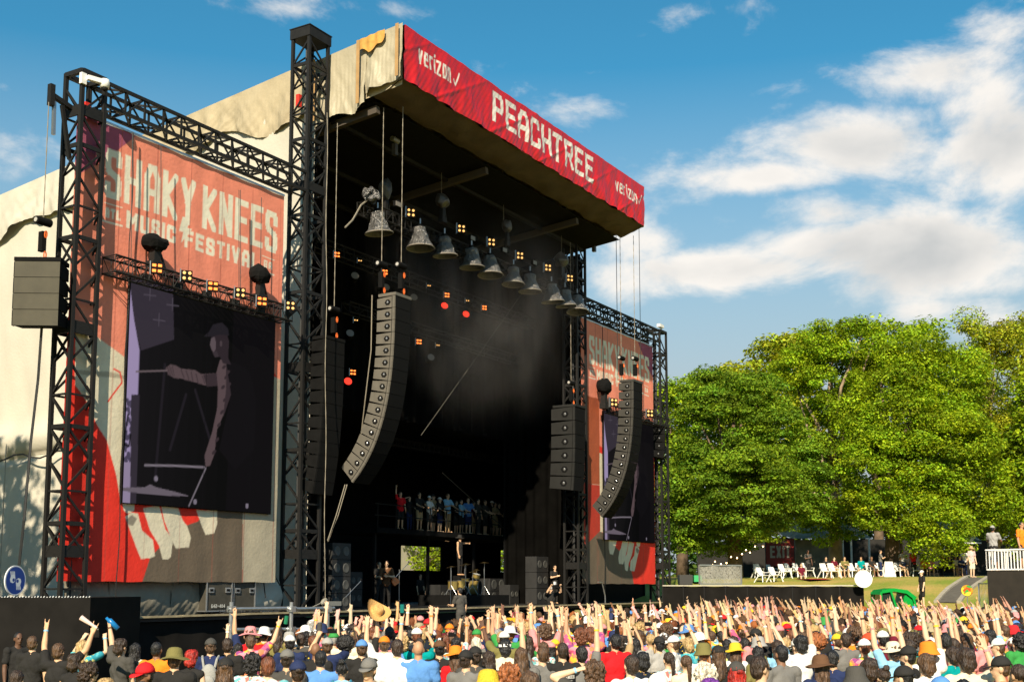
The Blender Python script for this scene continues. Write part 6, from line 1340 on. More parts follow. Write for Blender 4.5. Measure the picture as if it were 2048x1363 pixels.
    H(1785, 1282, 'person in a large cream bucket hat with both arms up', l='high', r='up', hair='wavy', hc='brown', hat='wide', hatc='cream', sh='sky blue', skin=6, bands=(('r', 'yellow'), ('l', 'pink')))
    H(1855, 1281, 'person in a bright orange bucket hat and white tee, right arm raised', r='high', hair='short', hc='brown', hat='bucket', hatc='orange', sh='white', skin=0, h=1.82, bands=(('r', 'yellow'),))
    H(1850, 1303, 'man with thick brown hair in a white tee, before the orange hat', hair='wavy', hc='brown', sh='white', skin=0, h=1.78)
    H(1903, 1290, 'person in a teal jersey with a white number', hair='wavy', hc='dark brown', sh='teal', skin=1, h=1.72)
    H(1930, 1292, 'man in a cream jersey raising a bent right arm', r='bent', hair='wavy', hc='dark brown', sh='cream', skin=0, h=1.86, bands=(('r', 'pink'),))
    H(1932, 1262, 'woman in a maroon tee with wavy brown hair and raised arms', l='high', r='lean', hair='long', hc='brown', sh='maroon', skin=6, fem=True, h=1.78)
    H(2000, 1309, 'man in a worn black cap in profile at the bottom right corner', hair='buzz', hc='brown', hat='cap', hatc='black', sh='tan', skin=0, turn=.9, h=1.78)
    H(1995, 1274, 'person in a bright white cap and red floral shirt on the right edge', hair='short', hc='brown', hat='cap', hatc='white', sh='red', shm=FLORP, skin=0, turn=.8)
    H(2035, 1322, 'woman with long dark hair at the right edge of the frame', hair='pony', hc='dark brown', sh='black', skin=1, fem=True)
    H(1880, 1350, 'person in a royal blue cap at the bottom edge', hair='short', hc='brown', hat='cap', hatc='blue', sh='white', skin=0)
    H(1925, 1352, 'dark haired person at the bottom edge before the cream jersey', hair='short', hc='black', sh='white', skin=1)
    H(1060, 1336, 'person with long wavy light brown hair at the bottom centre', hair='long', hc='brown', sh='grey', skin=0)
    H(35, 1335, 'man at the bottom left corner in a black tee', hair='short', hc='dark brown', sh='black', skin=0, h=1.6)
    for u, v, ht, hc in ((715, 1247, 'afro', 'dark brown'),): pass
hero_list()
back_print(*HH[(1125, 1280)], 'tour'); back_print(*HH[(879, 1278)], 'skull'); back_print(*HH[(1903, 1290)], 'number')
def backpack(key, col, lab):
    o, P = HH[key]; s = o.scale[0]; Mx = Matrix.Translation(o.location) @ o.rotation_euler.to_matrix().to_4x4() @ Matrix.Scale(s, 4); r = empty('backpack', Mx @ V((0, -.2, 1.05)), lab, 'backpack', 'backpacks worn in the crowd')
    m = MB(); m.ell((0, -.20, 1.20), (.13, .075, .20), 14, 10); m.v = [tuple(Mx @ V(p)) for p in m.v]; b = m.obj('bag_body', mat('pack_' + lab.split()[0], col, .7, bump=.4, bscale=30), r, smooth=True)
    m = MB(); m.ell((0, -.265, 1.13), (.095, .035, .10), 12, 8); m.v = [tuple(Mx @ V(p)) for p in m.v]; m.obj('front_pocket', b.data.materials[0], b, smooth=True)
    for x in (-1, 1):
        m = MB(); m.tube([(x * .08, -.14, 1.34), (x * .105, -.10, 1.465), (x * .12, .02, 1.500), (x * .125, .11, 1.40)], .019, 6); m.v = [tuple(Mx @ V(p)) for p in m.v]; m.obj('strap', b.data.materials[0], r)
backpack((422, 1274), (.30, .30, .28), 'grey backpack on the person in the grey cap and navy shirt'); backpack((684, 1318), (.04, .22, .34), 'blue backpack of the woman with the black bun')
# things the crowd holds up
def hw(o, P, side, k=.08):
    s = o.scale[0]; sh, el, wr, fd, hk = P.joints()[side]; M = Matrix.Translation(o.location) @ o.rotation_euler.to_matrix().to_4x4() @ Matrix.Scale(s, 4); return M @ (wr + fd * k)
def held(name, p, build, lab, cat): 
    r = build(p); r['label'] = lab; r['category'] = cat
def prop_at(u, v, depth): return at(u, v, d=depth)
def dep_of(u, v, h=1.75): 
    r = at(u, v, z=h); return (Vector(r) - Vector(CAM)).dot(Vector(RW @ np.array([0, 0, -1])))
Cr, Cu = V(RW @ np.array([1, 0, 0])), V(RW @ np.array([0, 1, 0]))
a = hw(*HH[(118, 1282)], 'r', .09); q = MB(); q.tube([a + Cr * .03 - Cu * .02, a - Cr * .20 + Cu * .13], [.016, .04], 8); q.thing('paper_roll', mat('pink_paper', (.75, .55, .5), .7), label='pale paper roll in the raised hand of the black tee man', cat='paper')
a = hw(*HH[(243, 1274)], 'l', .10); q = MB(); q.tube([a - Cr * .04 + Cu * .05, a - Cr * .01 + Cu * .02, a + Cr * .01 + Cu * .01, a + Cr * .14 - Cu * .12], [.022, .024, .042, .042], 10); q.thing('water_bottle', mat('blue_bottle', (.01, .16, .42), .25), smooth=True, label='blue water bottle raised by the man in charcoal', cat='bottle')
a = hw(*HH[(502, 1266)], 'r', .10); q = MB(); q.tube([a + Cr * .09 - Cu * .06, a + Cr * .11 + Cu * .07], .034, 10); q.thing('drink_can', mat('green_can', (.03, .30, .16), .3, .5), label='green drink can held up beside the horns near the scaffold rail', cat='can')
a = hw(*HH[(769, 1270)], 'r', .17); q = MB(); q.tube([a, a + Cu * .13], .034, 10); q.thing('drink_can', mat('teal_can', (.02, .30, .28), .3, .5), label='teal drink can balanced on the horns of the orange cap person', cat='can')
ht = hat_mesh('cowboy'); ht.materials.append(STRAWM); o = bpy.data.objects.new('cowboy_hat', ht); COL.objects.link(o); o2, P2 = add_person(*[c for c in at(728, 1262, z=1.78)][:2], 0, face_stage(23, 15), 'down', 'high', h=1.75, skin=0, hair='wavy', hc='dark brown', sh='black', label='person in black waving a cowboy hat overhead', group='festival crowd'); HERO.append((o2.location.x, o2.location.y)); p = hw(o2, P2, 'r', .16)
Rr = Matrix.Rotation(radians(-60), 4, 'Y') @ Matrix.Rotation(radians(70), 4, 'X'); Rc = M4.to_3x3().to_4x4()
o.matrix_world = Matrix.Translation(p) @ Rc @ Matrix.Rotation(radians(-12), 4, 'Z') @ Matrix.Rotation(radians(-58), 4, 'X') @ Matrix.Rotation(radians(20), 4, 'Y') @ Matrix.Scale(1.15, 4) @ Matrix.Translation((0, 0, -1.68)); o.color = (.62, .36, .12, 1)
tag(o, 'tan cowboy hat waved high above the crowd left of centre', 'hat')
b = empty('yellow_tote_bag', at(1028, 1260, d=26), 'yellow bag held up over the heads in the middle of the crowd', 'bag')
q = MB(); c = at(1028, 1250, d=26); q.box(c, (.36, .14, .34), Matrix.Rotation(radians(-30), 3, 'Z')); q.obj('bag_body', mat('yellow_bag', (.75, .42, .02), .7, bump=.5), b); MB().tube([c + Vector((-.08, 0, .16)), c + Vector((-.04, 0, .28)), c + Vector((.04, 0, .28)), c + Vector((.08, 0, .16))], .012, 5).obj('strap', mat('maroon_strap', (.3, .02, .05), .7), b)
fwd_ = V(RW @ np.array([0, 0, -1]))
for u, v, k, dd in ((172, 1262, 1, .3), (659, 1266, 0, .3), (925, 1273, 1, -.5), (813, 1254, 0, 0), (1092, 1230, 1, 3), (1234, 1258, 1, .0), (905, 1268, 0, 2), (1297, 1247, 0, 3)):
    d = dep_of(u, 1272) + dd; c = at(u, v, d=d); kk = {172: (166, 1276), 659: (655, 1273)}.get(u); c = (hw(*HH[kk], 'l', .1) + hw(*HH[kk], 'r', .1)) / 2 + fwd_ * .04 if kk else c; R = M4.to_3x3(); w, hh = (.075, .15) if k else (.15, .075)
    q = MB(); q.box(c, (w, hh, .009), R); ph = empty('smartphone', c, f'dark phone held up {"upright" if k else "sideways"} {["by the blond woman in teal", "by the pale grey cap near the rail", "left of the pale blond woman", "right of the orange cap", "before the photographer", "behind the man in red", "above the skull print tee", "above the green cap region"][[172,659,925,813,1092,1234,905,1297].index(u)]}', 'phone', 'phones filming the stage')
    q.obj('phone_body', mat('phone_black', (.01, .01, .011), .25), ph); MB().box(c + R @ Vector((w * .3, hh * .35, .007)), (.02, .02, .006), R).obj('phone_camera', STEEL, ph)


# everyone else: individuals nearest the camera, then the far mass
def in_crowd(x, y):
    if y > 17.6 or y < -20: return False
    u, v, d = proj(x, y, 1.75)
    if d < 9 or u < -80 or u > 2130: return False
    ymin = 20.5 + (u - 430) * .02 if u > 430 else 99
    if u < 430: return False
    if x < 24 and y > 15 + (x - 15.5) * .42: return False
    # right edge of the crowd: the black wall and path foot
    if x > 47 or (u > 1990 and d > 44): return False
    return True
def proj(x, y, z):
    c = RW.T @ (np.array((x, y, z)) - CAM); return CXP + FPX * c[0] / -c[2], CYP - FPX * c[1] / -c[2], -c[2]
pts = []
sp = .60
r2 = random.Random(11)
for i in range(-10, 110):
    for jy in range(-40, 34):
        x = i * sp + (jy % 2) * sp / 2 + r2.uniform(-.2, .2); y = jy * sp + r2.uniform(-.2, .2)
        if not in_crowd(x, y): continue
        u, v, d = proj(x, y, 1.75)
        if v > 1270 + (u > 1500) * 12: continue
        if min((x - a) ** 2 + (y - b) ** 2 for a, b in HERO) < .42 ** 2: continue
        pts.append((d, x, y, u))
pts.sort()
NIND = 205
TOPS = ['black', 'black', 'white', 'grey', 'charcoal', 'navy', 'red', 'blue', 'light grey', 'olive', 'cream', 'teal', 'orange', 'pink', 'maroon', 'sky blue', 'yellow', 'green', 'purple', 'tan']
UPS = ['up', 'upc', 'horn', 'fist', 'point', 'high', 'highh', 'peace', 'lean']
COMBOS = [('down', 'down'), ('fwd', 'fwd'), ('high', 'down'), ('down', 'high'), ('down', 'horn'), ('horn', 'down'), ('upc', 'upc'), ('high', 'up'), ('down', 'upc'), ('phone', 'phone'), ('down', 'fist'), ('lean', 'down'), ('down', 'lean'), ('highh', 'highh')]
PW = [17, 2.5, 2, 2.2, 1.6, 1.2, 1.4, 1.0, 2.4, .8, 1, 1.6, 1.6, .6]
PWL = [16, 2, 1, 2, 2, 1, .6, .8, .6, 1.5, .5, .5, .5, .5]; PWM = [9, 1.5, 1.6, 2, 1.6, 1.2, 1, 1, 1.6, .8, .8, 1, 1, .8]
DESC = {('down', 'down'): 'arms down', ('fwd', 'fwd'): 'arms held forward', ('high', 'down'): 'left arm straight up', ('down', 'high'): 'right arm straight up', ('down', 'horn'): 'right hand making horns', ('horn', 'down'): 'left hand making horns',
        ('upc', 'upc'): 'both arms reaching forward and up', ('high', 'up'): 'both open hands raised', ('down', 'upc'): 'right hand reaching forward', ('phone', 'phone'): 'hands cupped before the face', ('down', 'fist'): 'right fist raised', ('lean', 'down'): 'left arm leaning outward', ('down', 'lean'): 'right arm leaning outward', ('highh', 'highh'): 'both hands making high horns'}
HS = [('short', 5), ('buzz', 2), ('wavy', 3), ('long', 3), ('longest', 1), ('curly', 2), ('pony', 1.5), ('bun', 1), ('afro', .4), (None, .5)]
HTS = [(None, 8), ('cap', 4.4), ('capback', .7), ('bucket', 1), ('wide', .6), ('straw', .3)]
CAPC = ['black', 'white', 'red', 'orange', 'blue', 'navy', 'light grey', 'olive', 'yellow', 'green', 'khaki', 'pink', 'white', 'black']
HN = {'short': 'short', 'buzz': 'cropped', 'wavy': 'wavy', 'long': 'long', 'longest': 'very long', 'curly': 'curly', 'pony': 'ponytailed', 'bun': 'bunned', 'afro': 'afro'}
TN = {'cap': 'cap', 'capback': 'backwards cap', 'bucket': 'bucket hat', 'wide': 'wide sun hat', 'straw': 'straw hat'}
def zone(u, d):
    a = 'left' if u < 760 else 'centre' if u < 1250 else 'right half' if u < 1680 else 'far right'
    return ('before the stage lip' if u < 1050 else 'before the far banner' if u < 1380 else 'before the black wall' if u < 1720 else 'before the lawn' if u < 1940 else 'by the right edge')
def pick(seq): return r2.choices([a for a, _ in seq], [b for _, b in seq])[0]
def fill():
    for d, x, y, u in pts[:NIND]:
        for _ in range(40):
            hair = pick(HS); hat = pick(HTS); hc = r2.choices(['brown', 'dark brown', 'black', 'blond', 'ginger', 'auburn', 'grey'], [4, 5, 3, 2, 1, 2, .6])[0]; top = r2.choice(TOPS); c = r2.choices(COMBOS, PW if u > 1250 else PWL if u < 1000 else PWM)[0]; cc = r2.choice(CAPC)
            if hat and hair in ('bun', 'afro', 'curly', None): hair = 'short'
            if d < 16 and c in (('upc', 'upc'), ('high', 'up'), ('highh', 'highh')): c = ('down', 'down')
            fem = hair in ('long', 'longest', 'pony', 'bun') and r2.random() < .85
            who = 'woman' if fem else 'man' if hair in ('short', 'buzz', None) else 'person'
            hd = f'{cc} {TN[hat]}' if hat else (f'{HN[hair]} {hc} hair' if hair else 'bald head')
            t = f'{who} with {hd}, {top} top, {DESC[c]}, {zone(u, d)}'
            if len(t.split()) > 16: t = f'{who} with {hd}, {top} top, {DESC[c]}'
            if uniq(t): break
        sk = r2.choices(range(9), [5, 4, 5, 2, 4, 1, 5, .7, 3])[0]
        bands = []
        for side, k in (('l', c[0]), ('r', c[1])):
            if k not in ('down', 'fwd') and r2.random() < .5: bands.append((side, r2.choice(['yellow', 'sky blue', 'pink', 'black', 'orange', 'white'])))
        add_person(x, y, 0, face_stage(x, y, r2.uniform(-.25, .25)), *c, h=r2.uniform(1.58, 1.70) if fem else r2.uniform(1.68, 1.86), fem=fem, skin=sk, hair=hair, hc=hc, hat=hat, hatc=cc, sh=top, shm=r2.choice([None] * 15 + [FLORB, FLORP, TEAL, DOTS]), sleeve=not (fem and r2.random() < .5), pants=False if u > 900 else 'charcoal', label=t, group='festival crowd', bands=bands, lod=1, tilt=(r2.uniform(-.05, .02), r2.uniform(-.04, .04)))
fill()
# far crowd: one mass of several hundred small figures, each with its own clothes and hair
def far_crowd():
    tmpl = []
    for (l, r, fem) in (('down', 'down', False), ('down', 'high', False), ('high', 'down', True), ('upc', 'upc', False), ('high', 'up', False), ('down', 'lean', False), ('down', 'horn', True), ('lean', 'upc', False), ('down', 'upc', True), ('highh', 'down', False), ('high', 'high', True), ('fwd', 'fwd', True)):
        P = Pose(l, r, fem=fem, legs='none'); b = body_mesh(P, 'far', .027, True); s = shirt_mesh(P, 'far', .034, .6)
        V_, F_, T_ = [], [], []; k = 0
        for me, code in ((b, 0), (s, 1)):
            n = len(me.vertices); co = np.zeros(n * 3); me.vertices.foreach_get('co', co); co = co.reshape(-1, 3)
            fs = [tuple(p.vertices) for p in me.polygons if min(co[i, 2] for i in p.vertices) > .95]
            V_.append(co); F_ += [tuple(i + k for i in f) for f in fs]; T_ += [code] * n; k += n
        tmpl.append((np.concatenate(V_), F_, np.array(T_)))
    hair = {}
    for hk in ('short', 'wavy', 'long', 'curly', 'pony'):
        me = hair_mesh(hk); dmy = bpy.data.objects.new('x', me); COL.objects.link(dmy); md = dmy.modifiers.new('d', 'DECIMATE'); md.ratio = .16
        dg = bpy.context.evaluated_depsgraph_get(); e = bpy.data.meshes.new_from_object(dmy.evaluated_get(dg)); bpy.data.objects.remove(dmy)
        co = np.zeros(len(e.vertices) * 3); e.vertices.foreach_get('co', co); hair[hk] = (co.reshape(-1, 3), [tuple(p.vertices) for p in e.polygons])
    hats = {}
    for hk in ('cap', 'capback', 'bucket'):
        e = hat_mesh(hk); co = np.zeros(len(e.vertices) * 3); e.vertices.foreach_get('co', co); hats[hk] = (co.reshape(-1, 3), [tuple(p.vertices) for p in e.polygons])
    AV, AF, AC = [], [], []; k = 0
    W_ = [27, 1.3, 1.2, 2.0, .9, 2.2, 1.4, 2.0, 3.0, .8, .5, 7]
    for d, x, y, u in pts[NIND:]:
        ti = r2.choices(range(len(tmpl)), W_ if u > 1200 else [12, .8, .8, .6, .4, .8, .8, .3, .8, .4, .2, 3])[0]; tv, tf, tt = tmpl[ti]; rz = face_stage(x, y, r2.uniform(-.3, .3)); s = r2.uniform(.88, 1.07)
        c, sn = cos(rz), sin(rz); Rz = np.array([[c, sn, 0], [-sn, c, 0], [0, 0, 1]])
        tl = r2.uniform(-.20, .06); Rx = np.array([[1, 0, 0], [0, cos(tl), sin(tl)], [0, -sin(tl), cos(tl)]])
        skin = tuple(c_ * r2.uniform(.72, 1.05) for c_ in SKINS[r2.choices(range(9), [5, 4, 5, 3, 4, 1.6, 5, 1, 3])[0]]); sh = SHC[r2.choice(TOPS)]
        pieces = [(tv, tf, np.where((tt == 0)[:, None], np.array(skin), np.array(sh)))]
        hv, hf = hair[r2.choice(list(hair))]; hcol = HAIRC[r2.choices(['brown', 'dark brown', 'black', 'blond', 'ginger', 'auburn'], [4, 5, 3, 2, 1, 2])[0]]; pieces.append((hv, hf, np.tile(hcol, (len(hv), 1))))
        if r2.random() < .46:
            hv, hf = hats[r2.choice(list(hats))]; pieces.append((hv, hf, np.tile(SHC[r2.choice(CAPC)], (len(hv), 1))))
        for v, f, col in pieces:
            AV.append((v * s) @ Rx.T @ Rz + np.array([x, y, 0])); AF.extend([tuple(i + k for i in ff) for ff in f]); AC.append(col); k += len(v)
    P_ = np.concatenate(AV); Cc = np.concatenate(AC); me = bpy.data.meshes.new('crowd'); me.from_pydata(P_.tolist(), [], AF)
    ca = me.color_attributes.new('Col', 'FLOAT_COLOR', 'POINT'); c4 = np.ones((len(P_), 4)); c4[:, :3] = Cc; ca.data.foreach_set('color', c4.ravel())
    me.polygons.foreach_set('use_smooth', [True] * len(me.polygons)); me.materials.append(mat('far_crowd_cloth_and_skin', (1, 1, 1), .7, kind='attr', spec=.2)); o = bpy.data.objects.new('crowd', me); COL.objects.link(o)
    tag(o, 'dense far part of the festival crowd with raised arms', kind='stuff'); print('crowd people', len(pts), 'tris~', len(AF))
far_crowd()
# ------------------------------------------------------------------ trees
def leafmat(name, c, trans=.35):
    m = bpy.data.materials.new(name); m.use_nodes = True; t = m.node_tree; b = t.nodes['Principled BSDF']; b.inputs['Roughness'].default_value = .6; b.inputs['Specular IOR Level'].default_value = .12
    g = t.nodes.new('ShaderNodeAttribute'); g.attribute_name = 'Col'; v = t.nodes.new('ShaderNodeVectorMath'); v.operation = 'MULTIPLY'; v.inputs[1].default_value = c; lk(t, g.outputs['Color'], v.inputs[0]); lk(t, v.outputs[0], b.inputs['Base Color'])
    tr = t.nodes.new('ShaderNodeBsdfTranslucent'); v2 = t.nodes.new('ShaderNodeVectorMath'); v2.operation = 'MULTIPLY'; v2.inputs[1].default_value = (1.25, 1.15, .5); lk(t, v.outputs[0], v2.inputs[0]); lk(t, v2.outputs[0], tr.inputs[0])
    mx = t.nodes.new('ShaderNodeMixShader'); mx.inputs[0].default_value = trans; lk(t, b.outputs[0], mx.inputs[1]); lk(t, tr.outputs[0], mx.inputs[2]); lk(t, mx.outputs[0], t.nodes['Material Output'].inputs[0]); return m
LD = leafmat('dark_green_leaf', (.16, .26, .017)); LM = leafmat('mid_green_leaf', (.25, .36, .014)); LY = leafmat('yellow_green_leaf', (.33, .38, .026)); LBK = leafmat('back_leaf', (.06, .11, .015))
BARK = mat('bark', (.13, .09, .06), .95, var=.35, vscale=2, bump=1, bscale=8); BARKP = mat('pale_bark', (.30, .22, .15), .9, var=.4, vscale=1.5, bump=.8, bscale=7)
def leaves(name, clumps, per, size, m, parent, flat=.5, droop=.0, seed=1):
    """clumps: (N,4) centre+radius. leaf-sized quads spread through each clump, denser near its upper shell"""
    g = np.random.default_rng(seed); C = np.array(clumps); N_ = len(C) * per
    ci = np.repeat(np.arange(len(C)), per); d = g.normal(size=(N_, 3)); d /= np.linalg.norm(d, axis=1)[:, None]; rad = g.uniform(.35, 1.05, N_) ** .6
    R_ = C[ci, 3] * rad; pos = C[ci, :3] + d * np.stack([R_, R_, R_ * flat], 1)
    pos[:, 2] -= droop * (d[:, 0] ** 2 + d[:, 1] ** 2) * C[ci, 3] * rad ** 2
    nrm = d * .5 + np.array([0, 0, .75]) + g.normal(size=(N_, 3)) * .42; nrm /= np.linalg.norm(nrm, axis=1)[:, None]
    a = np.cross(nrm, g.normal(size=(N_, 3))); a /= np.linalg.norm(a, axis=1)[:, None]; b = np.cross(nrm, a)
    s = size * g.uniform(.6, 1.35, N_)[:, None]; off = np.array(wloc(parent))
    P = np.stack([pos - a * s * .55, pos + b * s * .33 + nrm * s * .08, pos + a * s * .55, pos - b * s * .33 + nrm * s * .08], 1).reshape(-1, 3) - off
    me = bpy.data.meshes.new(name); F = np.arange(N_ * 4)
    me.vertices.add(N_ * 4); me.vertices.foreach_set('co', P.ravel()); me.loops.add(N_ * 4); me.loops.foreach_set('vertex_index', F); me.polygons.add(N_); me.polygons.foreach_set('loop_start', np.arange(0, N_ * 4, 4)); me.update(calc_edges=True)
    cc = g.uniform(.55, 1.45, len(C))[ci] * g.uniform(.6, 1.4, N_); hue = g.uniform(-.18, .18, N_) + g.uniform(-.12, .12, len(C))[ci]
    c4 = np.ones((N_, 4)); c4[:, 0] = cc * (1 + hue); c4[:, 1] = cc; c4[:, 2] = cc * (1 - hue); ca = me.color_attributes.new('Col', 'FLOAT_COLOR', 'POINT'); ca.data.foreach_set('color', np.repeat(c4, 4, 0).ravel())
    me.materials.append(m); o = bpy.data.objects.new(name, me); COL.objects.link(o); o.parent = parent; return o
def tree(x, y, z0, H_, lobes, lm, lab, per=70, size=.34, flat=.5, droop=.15, nclump=220, bark=BARK, seed=1, tr=.42, stems=1, cr=(.9, 1.7), name='deciduous_tree', limbs=9):
    """lobes: (dx,dy,zc,rx,ry,rz) ellipsoids that make the crown"""
    g = np.random.default_rng(seed); r = empty(name, (x, y, z0), lab, 'tree', 'trees on the lawn'); cl = []
    vol = np.array([l[3] * l[4] + l[4] * l[5] + l[3] * l[5] for l in lobes]); pr = vol / vol.sum()
    tries = 0
    while len(cl) < nclump and tries < nclump * 12:
        tries += 1; l = lobes[g.choice(len(lobes), p=pr)]; d = g.normal(size=3); d /= np.linalg.norm(d)
        k = g.uniform(.55, 1.0) ** .5; c = np.array([l[0] + d[0] * l[3] * k, l[1] + d[1] * l[4] * k, l[2] + d[2] * l[5] * k])
        if any(((c[0] - q[0]) / q[3]) ** 2 + ((c[1] - q[1]) / q[4]) ** 2 + ((c[2] - q[2]) / q[5]) ** 2 < .42 for q in lobes): continue
        cl.append([x + c[0], y + c[1], z0 + c[2], g.uniform(*cr)])
    leaves('crown', cl, per, size, lm, r, flat, droop, seed)
    t = MB()
    for sidx in range(stems):
        a0 = 2 * pi * sidx / max(stems, 1); lean = .9 if stems > 1 else .2
        t.tube([(x + .35 * (stems > 1) * cos(a0), y + .35 * (stems > 1) * sin(a0), z0 - .3), (x + lean * .5 * cos(a0), y + lean * .5 * sin(a0), z0 + H_ * .2), (x + lean * 1.5 * cos(a0), y + lean * 1.5 * sin(a0), z0 + H_ * .45), (x + lean * 2 * cos(a0), y + lean * 2 * sin(a0), z0 + H_ * .8)], [tr * 1.35, tr, tr * .7, tr * .2], 9)
    t.obj('trunk', bark, r, smooth=True)
    for i in range(limbs):
        c = cl[g.integers(len(cl))]; h = z0 + H_ * g.uniform(.22, .5); st = V((x, y, h)); e = V(c[:3]); m_ = st.lerp(e, .5) + V((g.normal() * .4, g.normal() * .4, .3))
        q = MB(); q.tube([st, m_, e], [tr * .42, tr * .26, .04], 6); q.obj('limb', bark, r, smooth=True)
    return r
def tp(u, d): p = at(u, 1150, d=d); return p.x, p.y
rc = V(RW @ np.array([1, 0, 0])); fw = V(RW @ np.array([0, 0, -1]))
def lob(list_, d, u0):
    """lobes given in photo pixels (u, v, half width, half height, depth offset) for a tree at depth d standing at column u0; turned into metres"""
    out = []; b = at(u0, 1150, d=d)
    for (u, v, ru, rv, dd) in list_:
        c = at(u, v, d=d + dd) - b; w = ru * (d + dd) / FPX; h = rv * (d + dd) / FPX; out.append((c.x, c.y, c.z + b.z - gz(b.x, b.y), w * .95, w * .85, h))
    return out
def T(u0, d, ll, lm, lab, **k):
    x, y = tp(u0, d); z = gz(x, y); l = lob(ll, d, u0); top = max(q[2] + q[5] for q in l); return tree(x, y, z, top, l, lm, lab, **k)
T(1470, 78, [(1400, 960, 75, 120, 0), (1500, 975, 120, 105, -2), (1450, 850, 95, 110, 0), (1555, 900, 80, 110, 1), (1420, 790, 60, 60, 1), (1510, 790, 60, 50, 2), (1600, 960, 60, 90, 0), (1370, 1010, 50, 90, 0), (1440, 1040, 90, 70, 1)], LD, 'broad dark green tree with layered drooping boughs beside the rightmost tower', per=250, size=.17, flat=.28, droop=.35, nclump=560, seed=3, cr=(.7, 1.5), limbs=12)
T(1672, 84, [(1680, 760, 80, 90, 0), (1640, 690, 50, 45, 0), (1590, 740, 55, 45, 2), (1720, 690, 70, 60, 0), (1650, 870, 70, 90, 2), (1620, 900, 50, 80, 3), (1600, 960, 45, 80, 3), (1645, 1040, 45, 45, -1), (1690, 1030, 50, 45, -2)], LM, 'loose mid green tree with bare pale branches in the middle of the group', per=200, size=.17, flat=.5, droop=.15, nclump=380, seed=5, bark=BARKP, limbs=18, cr=(.55, 1.15))
T(1790, 79, [(1800, 830, 110, 110, 0), (1880, 900, 110, 110, -1), (1760, 930, 90, 90, -2), (1830, 720, 85, 60, 1), (1900, 760, 85, 70, 1), (1720, 850, 50, 70, 0), (1745, 1000, 55, 60, -2), (1830, 1030, 50, 40, -3), (1950, 980, 75, 75, -1), (1880, 1060, 60, 65, -4), (1900, 870, 90, 60, -2)], LM, 'large bright green tree with twin trunks over the seated people', per=215, size=.17, flat=.5, droop=.2, nclump=680, seed=7, bark=BARK, stems=2, tr=.42, limbs=14, cr=(.6, 1.35))
T(1990, 92, [(2010, 760, 85, 120, 0), (1960, 680, 40, 50, 0), (2050, 690, 60, 60, 2), (2040, 900, 80, 110, 0), (1945, 640, 22, 26, 0), (2030, 1000, 70, 80, 0)], LY, 'tall yellow green tree at the right edge with gaps showing the sky', per=170, size=.20, flat=.6, nclump=300, seed=9, cr=(.7, 1.4), bark=BARKP)
T(1365, 96, [(1350, 830, 45, 70, 0), (1345, 950, 45, 90, 0), (1400, 800, 50, 50, 0)], LM, 'small green tree crown just right of the rightmost tower', per=90, size=.3, nclump=130, seed=11)
T(1500, 104, [(1490, 780, 70, 60, 0), (1560, 745, 70, 70, 0), (1600, 720, 60, 60, 0), (1540, 880, 130, 130, 0)], LY, 'olive green tree behind the broad dark tree', per=80, size=.34, nclump=320, seed=13)
T(1760, 110, [(1730, 680, 60, 45, 0), (1790, 690, 70, 50, 0), (1850, 690, 60, 50, 0), (1800, 800, 150, 110, 0)], LM, 'far tree top showing between the two central trees', per=80, size=.36, nclump=190, seed=15)
T(1935, 118, [(1900, 800, 120, 110, 0), (1930, 980, 140, 100, 0)], LBK, 'dense dark tree behind the tall yellow green one', per=80, size=.42, nclump=170, seed=17)
T(2085, 80, [(2070, 950, 60, 110, 0), (2060, 1050, 50, 60, 0), (2090, 820, 60, 80, 0)], LM, 'tree leaning in from beyond the right edge of the frame', per=90, size=.3, nclump=160, seed=19)
T(860, 92, [(865, 1090, 60, 60, 0), (1010, 1090, 60, 60, 8)], LM, 'tree seen through the rear openings of the stage', per=160, size=.2, nclump=80, seed=21)
tree(12, 35.5, 0, 20.5, [(0, 1, 14, 6, 7.5, 6.0), (2, 4, 9, 5, 6, 6), (0, -2, 8, 5, 5, 5)], LD, 'unseen tree added beyond the left edge to shade the tent wall', per=110, size=.42, nclump=260, seed=23)  # out of view, added so its shadow falls on the lower tent wall
# distant wood closing the view behind the lawn
def wood():
    g = np.random.default_rng(2); cl = []
    for u in range(1290, 2260, 13):
        d = 132 + 10 * g.random(); b = at(u, 1150, d=d)
        hh = 17 + 3 * g.random()
        for k in range(8): cl.append([b.x + g.normal(), b.y + g.normal(), 2.5 + hh * (k + .4) / 8, 2.3])
    r = empty('far_wood', (130, 60, 3), 'dark wood closing the view behind the lawn'); r['kind'] = 'stuff'; leaves('foliage', cl, 45, .75, LBK, r, .8, 0, 4)
wood()
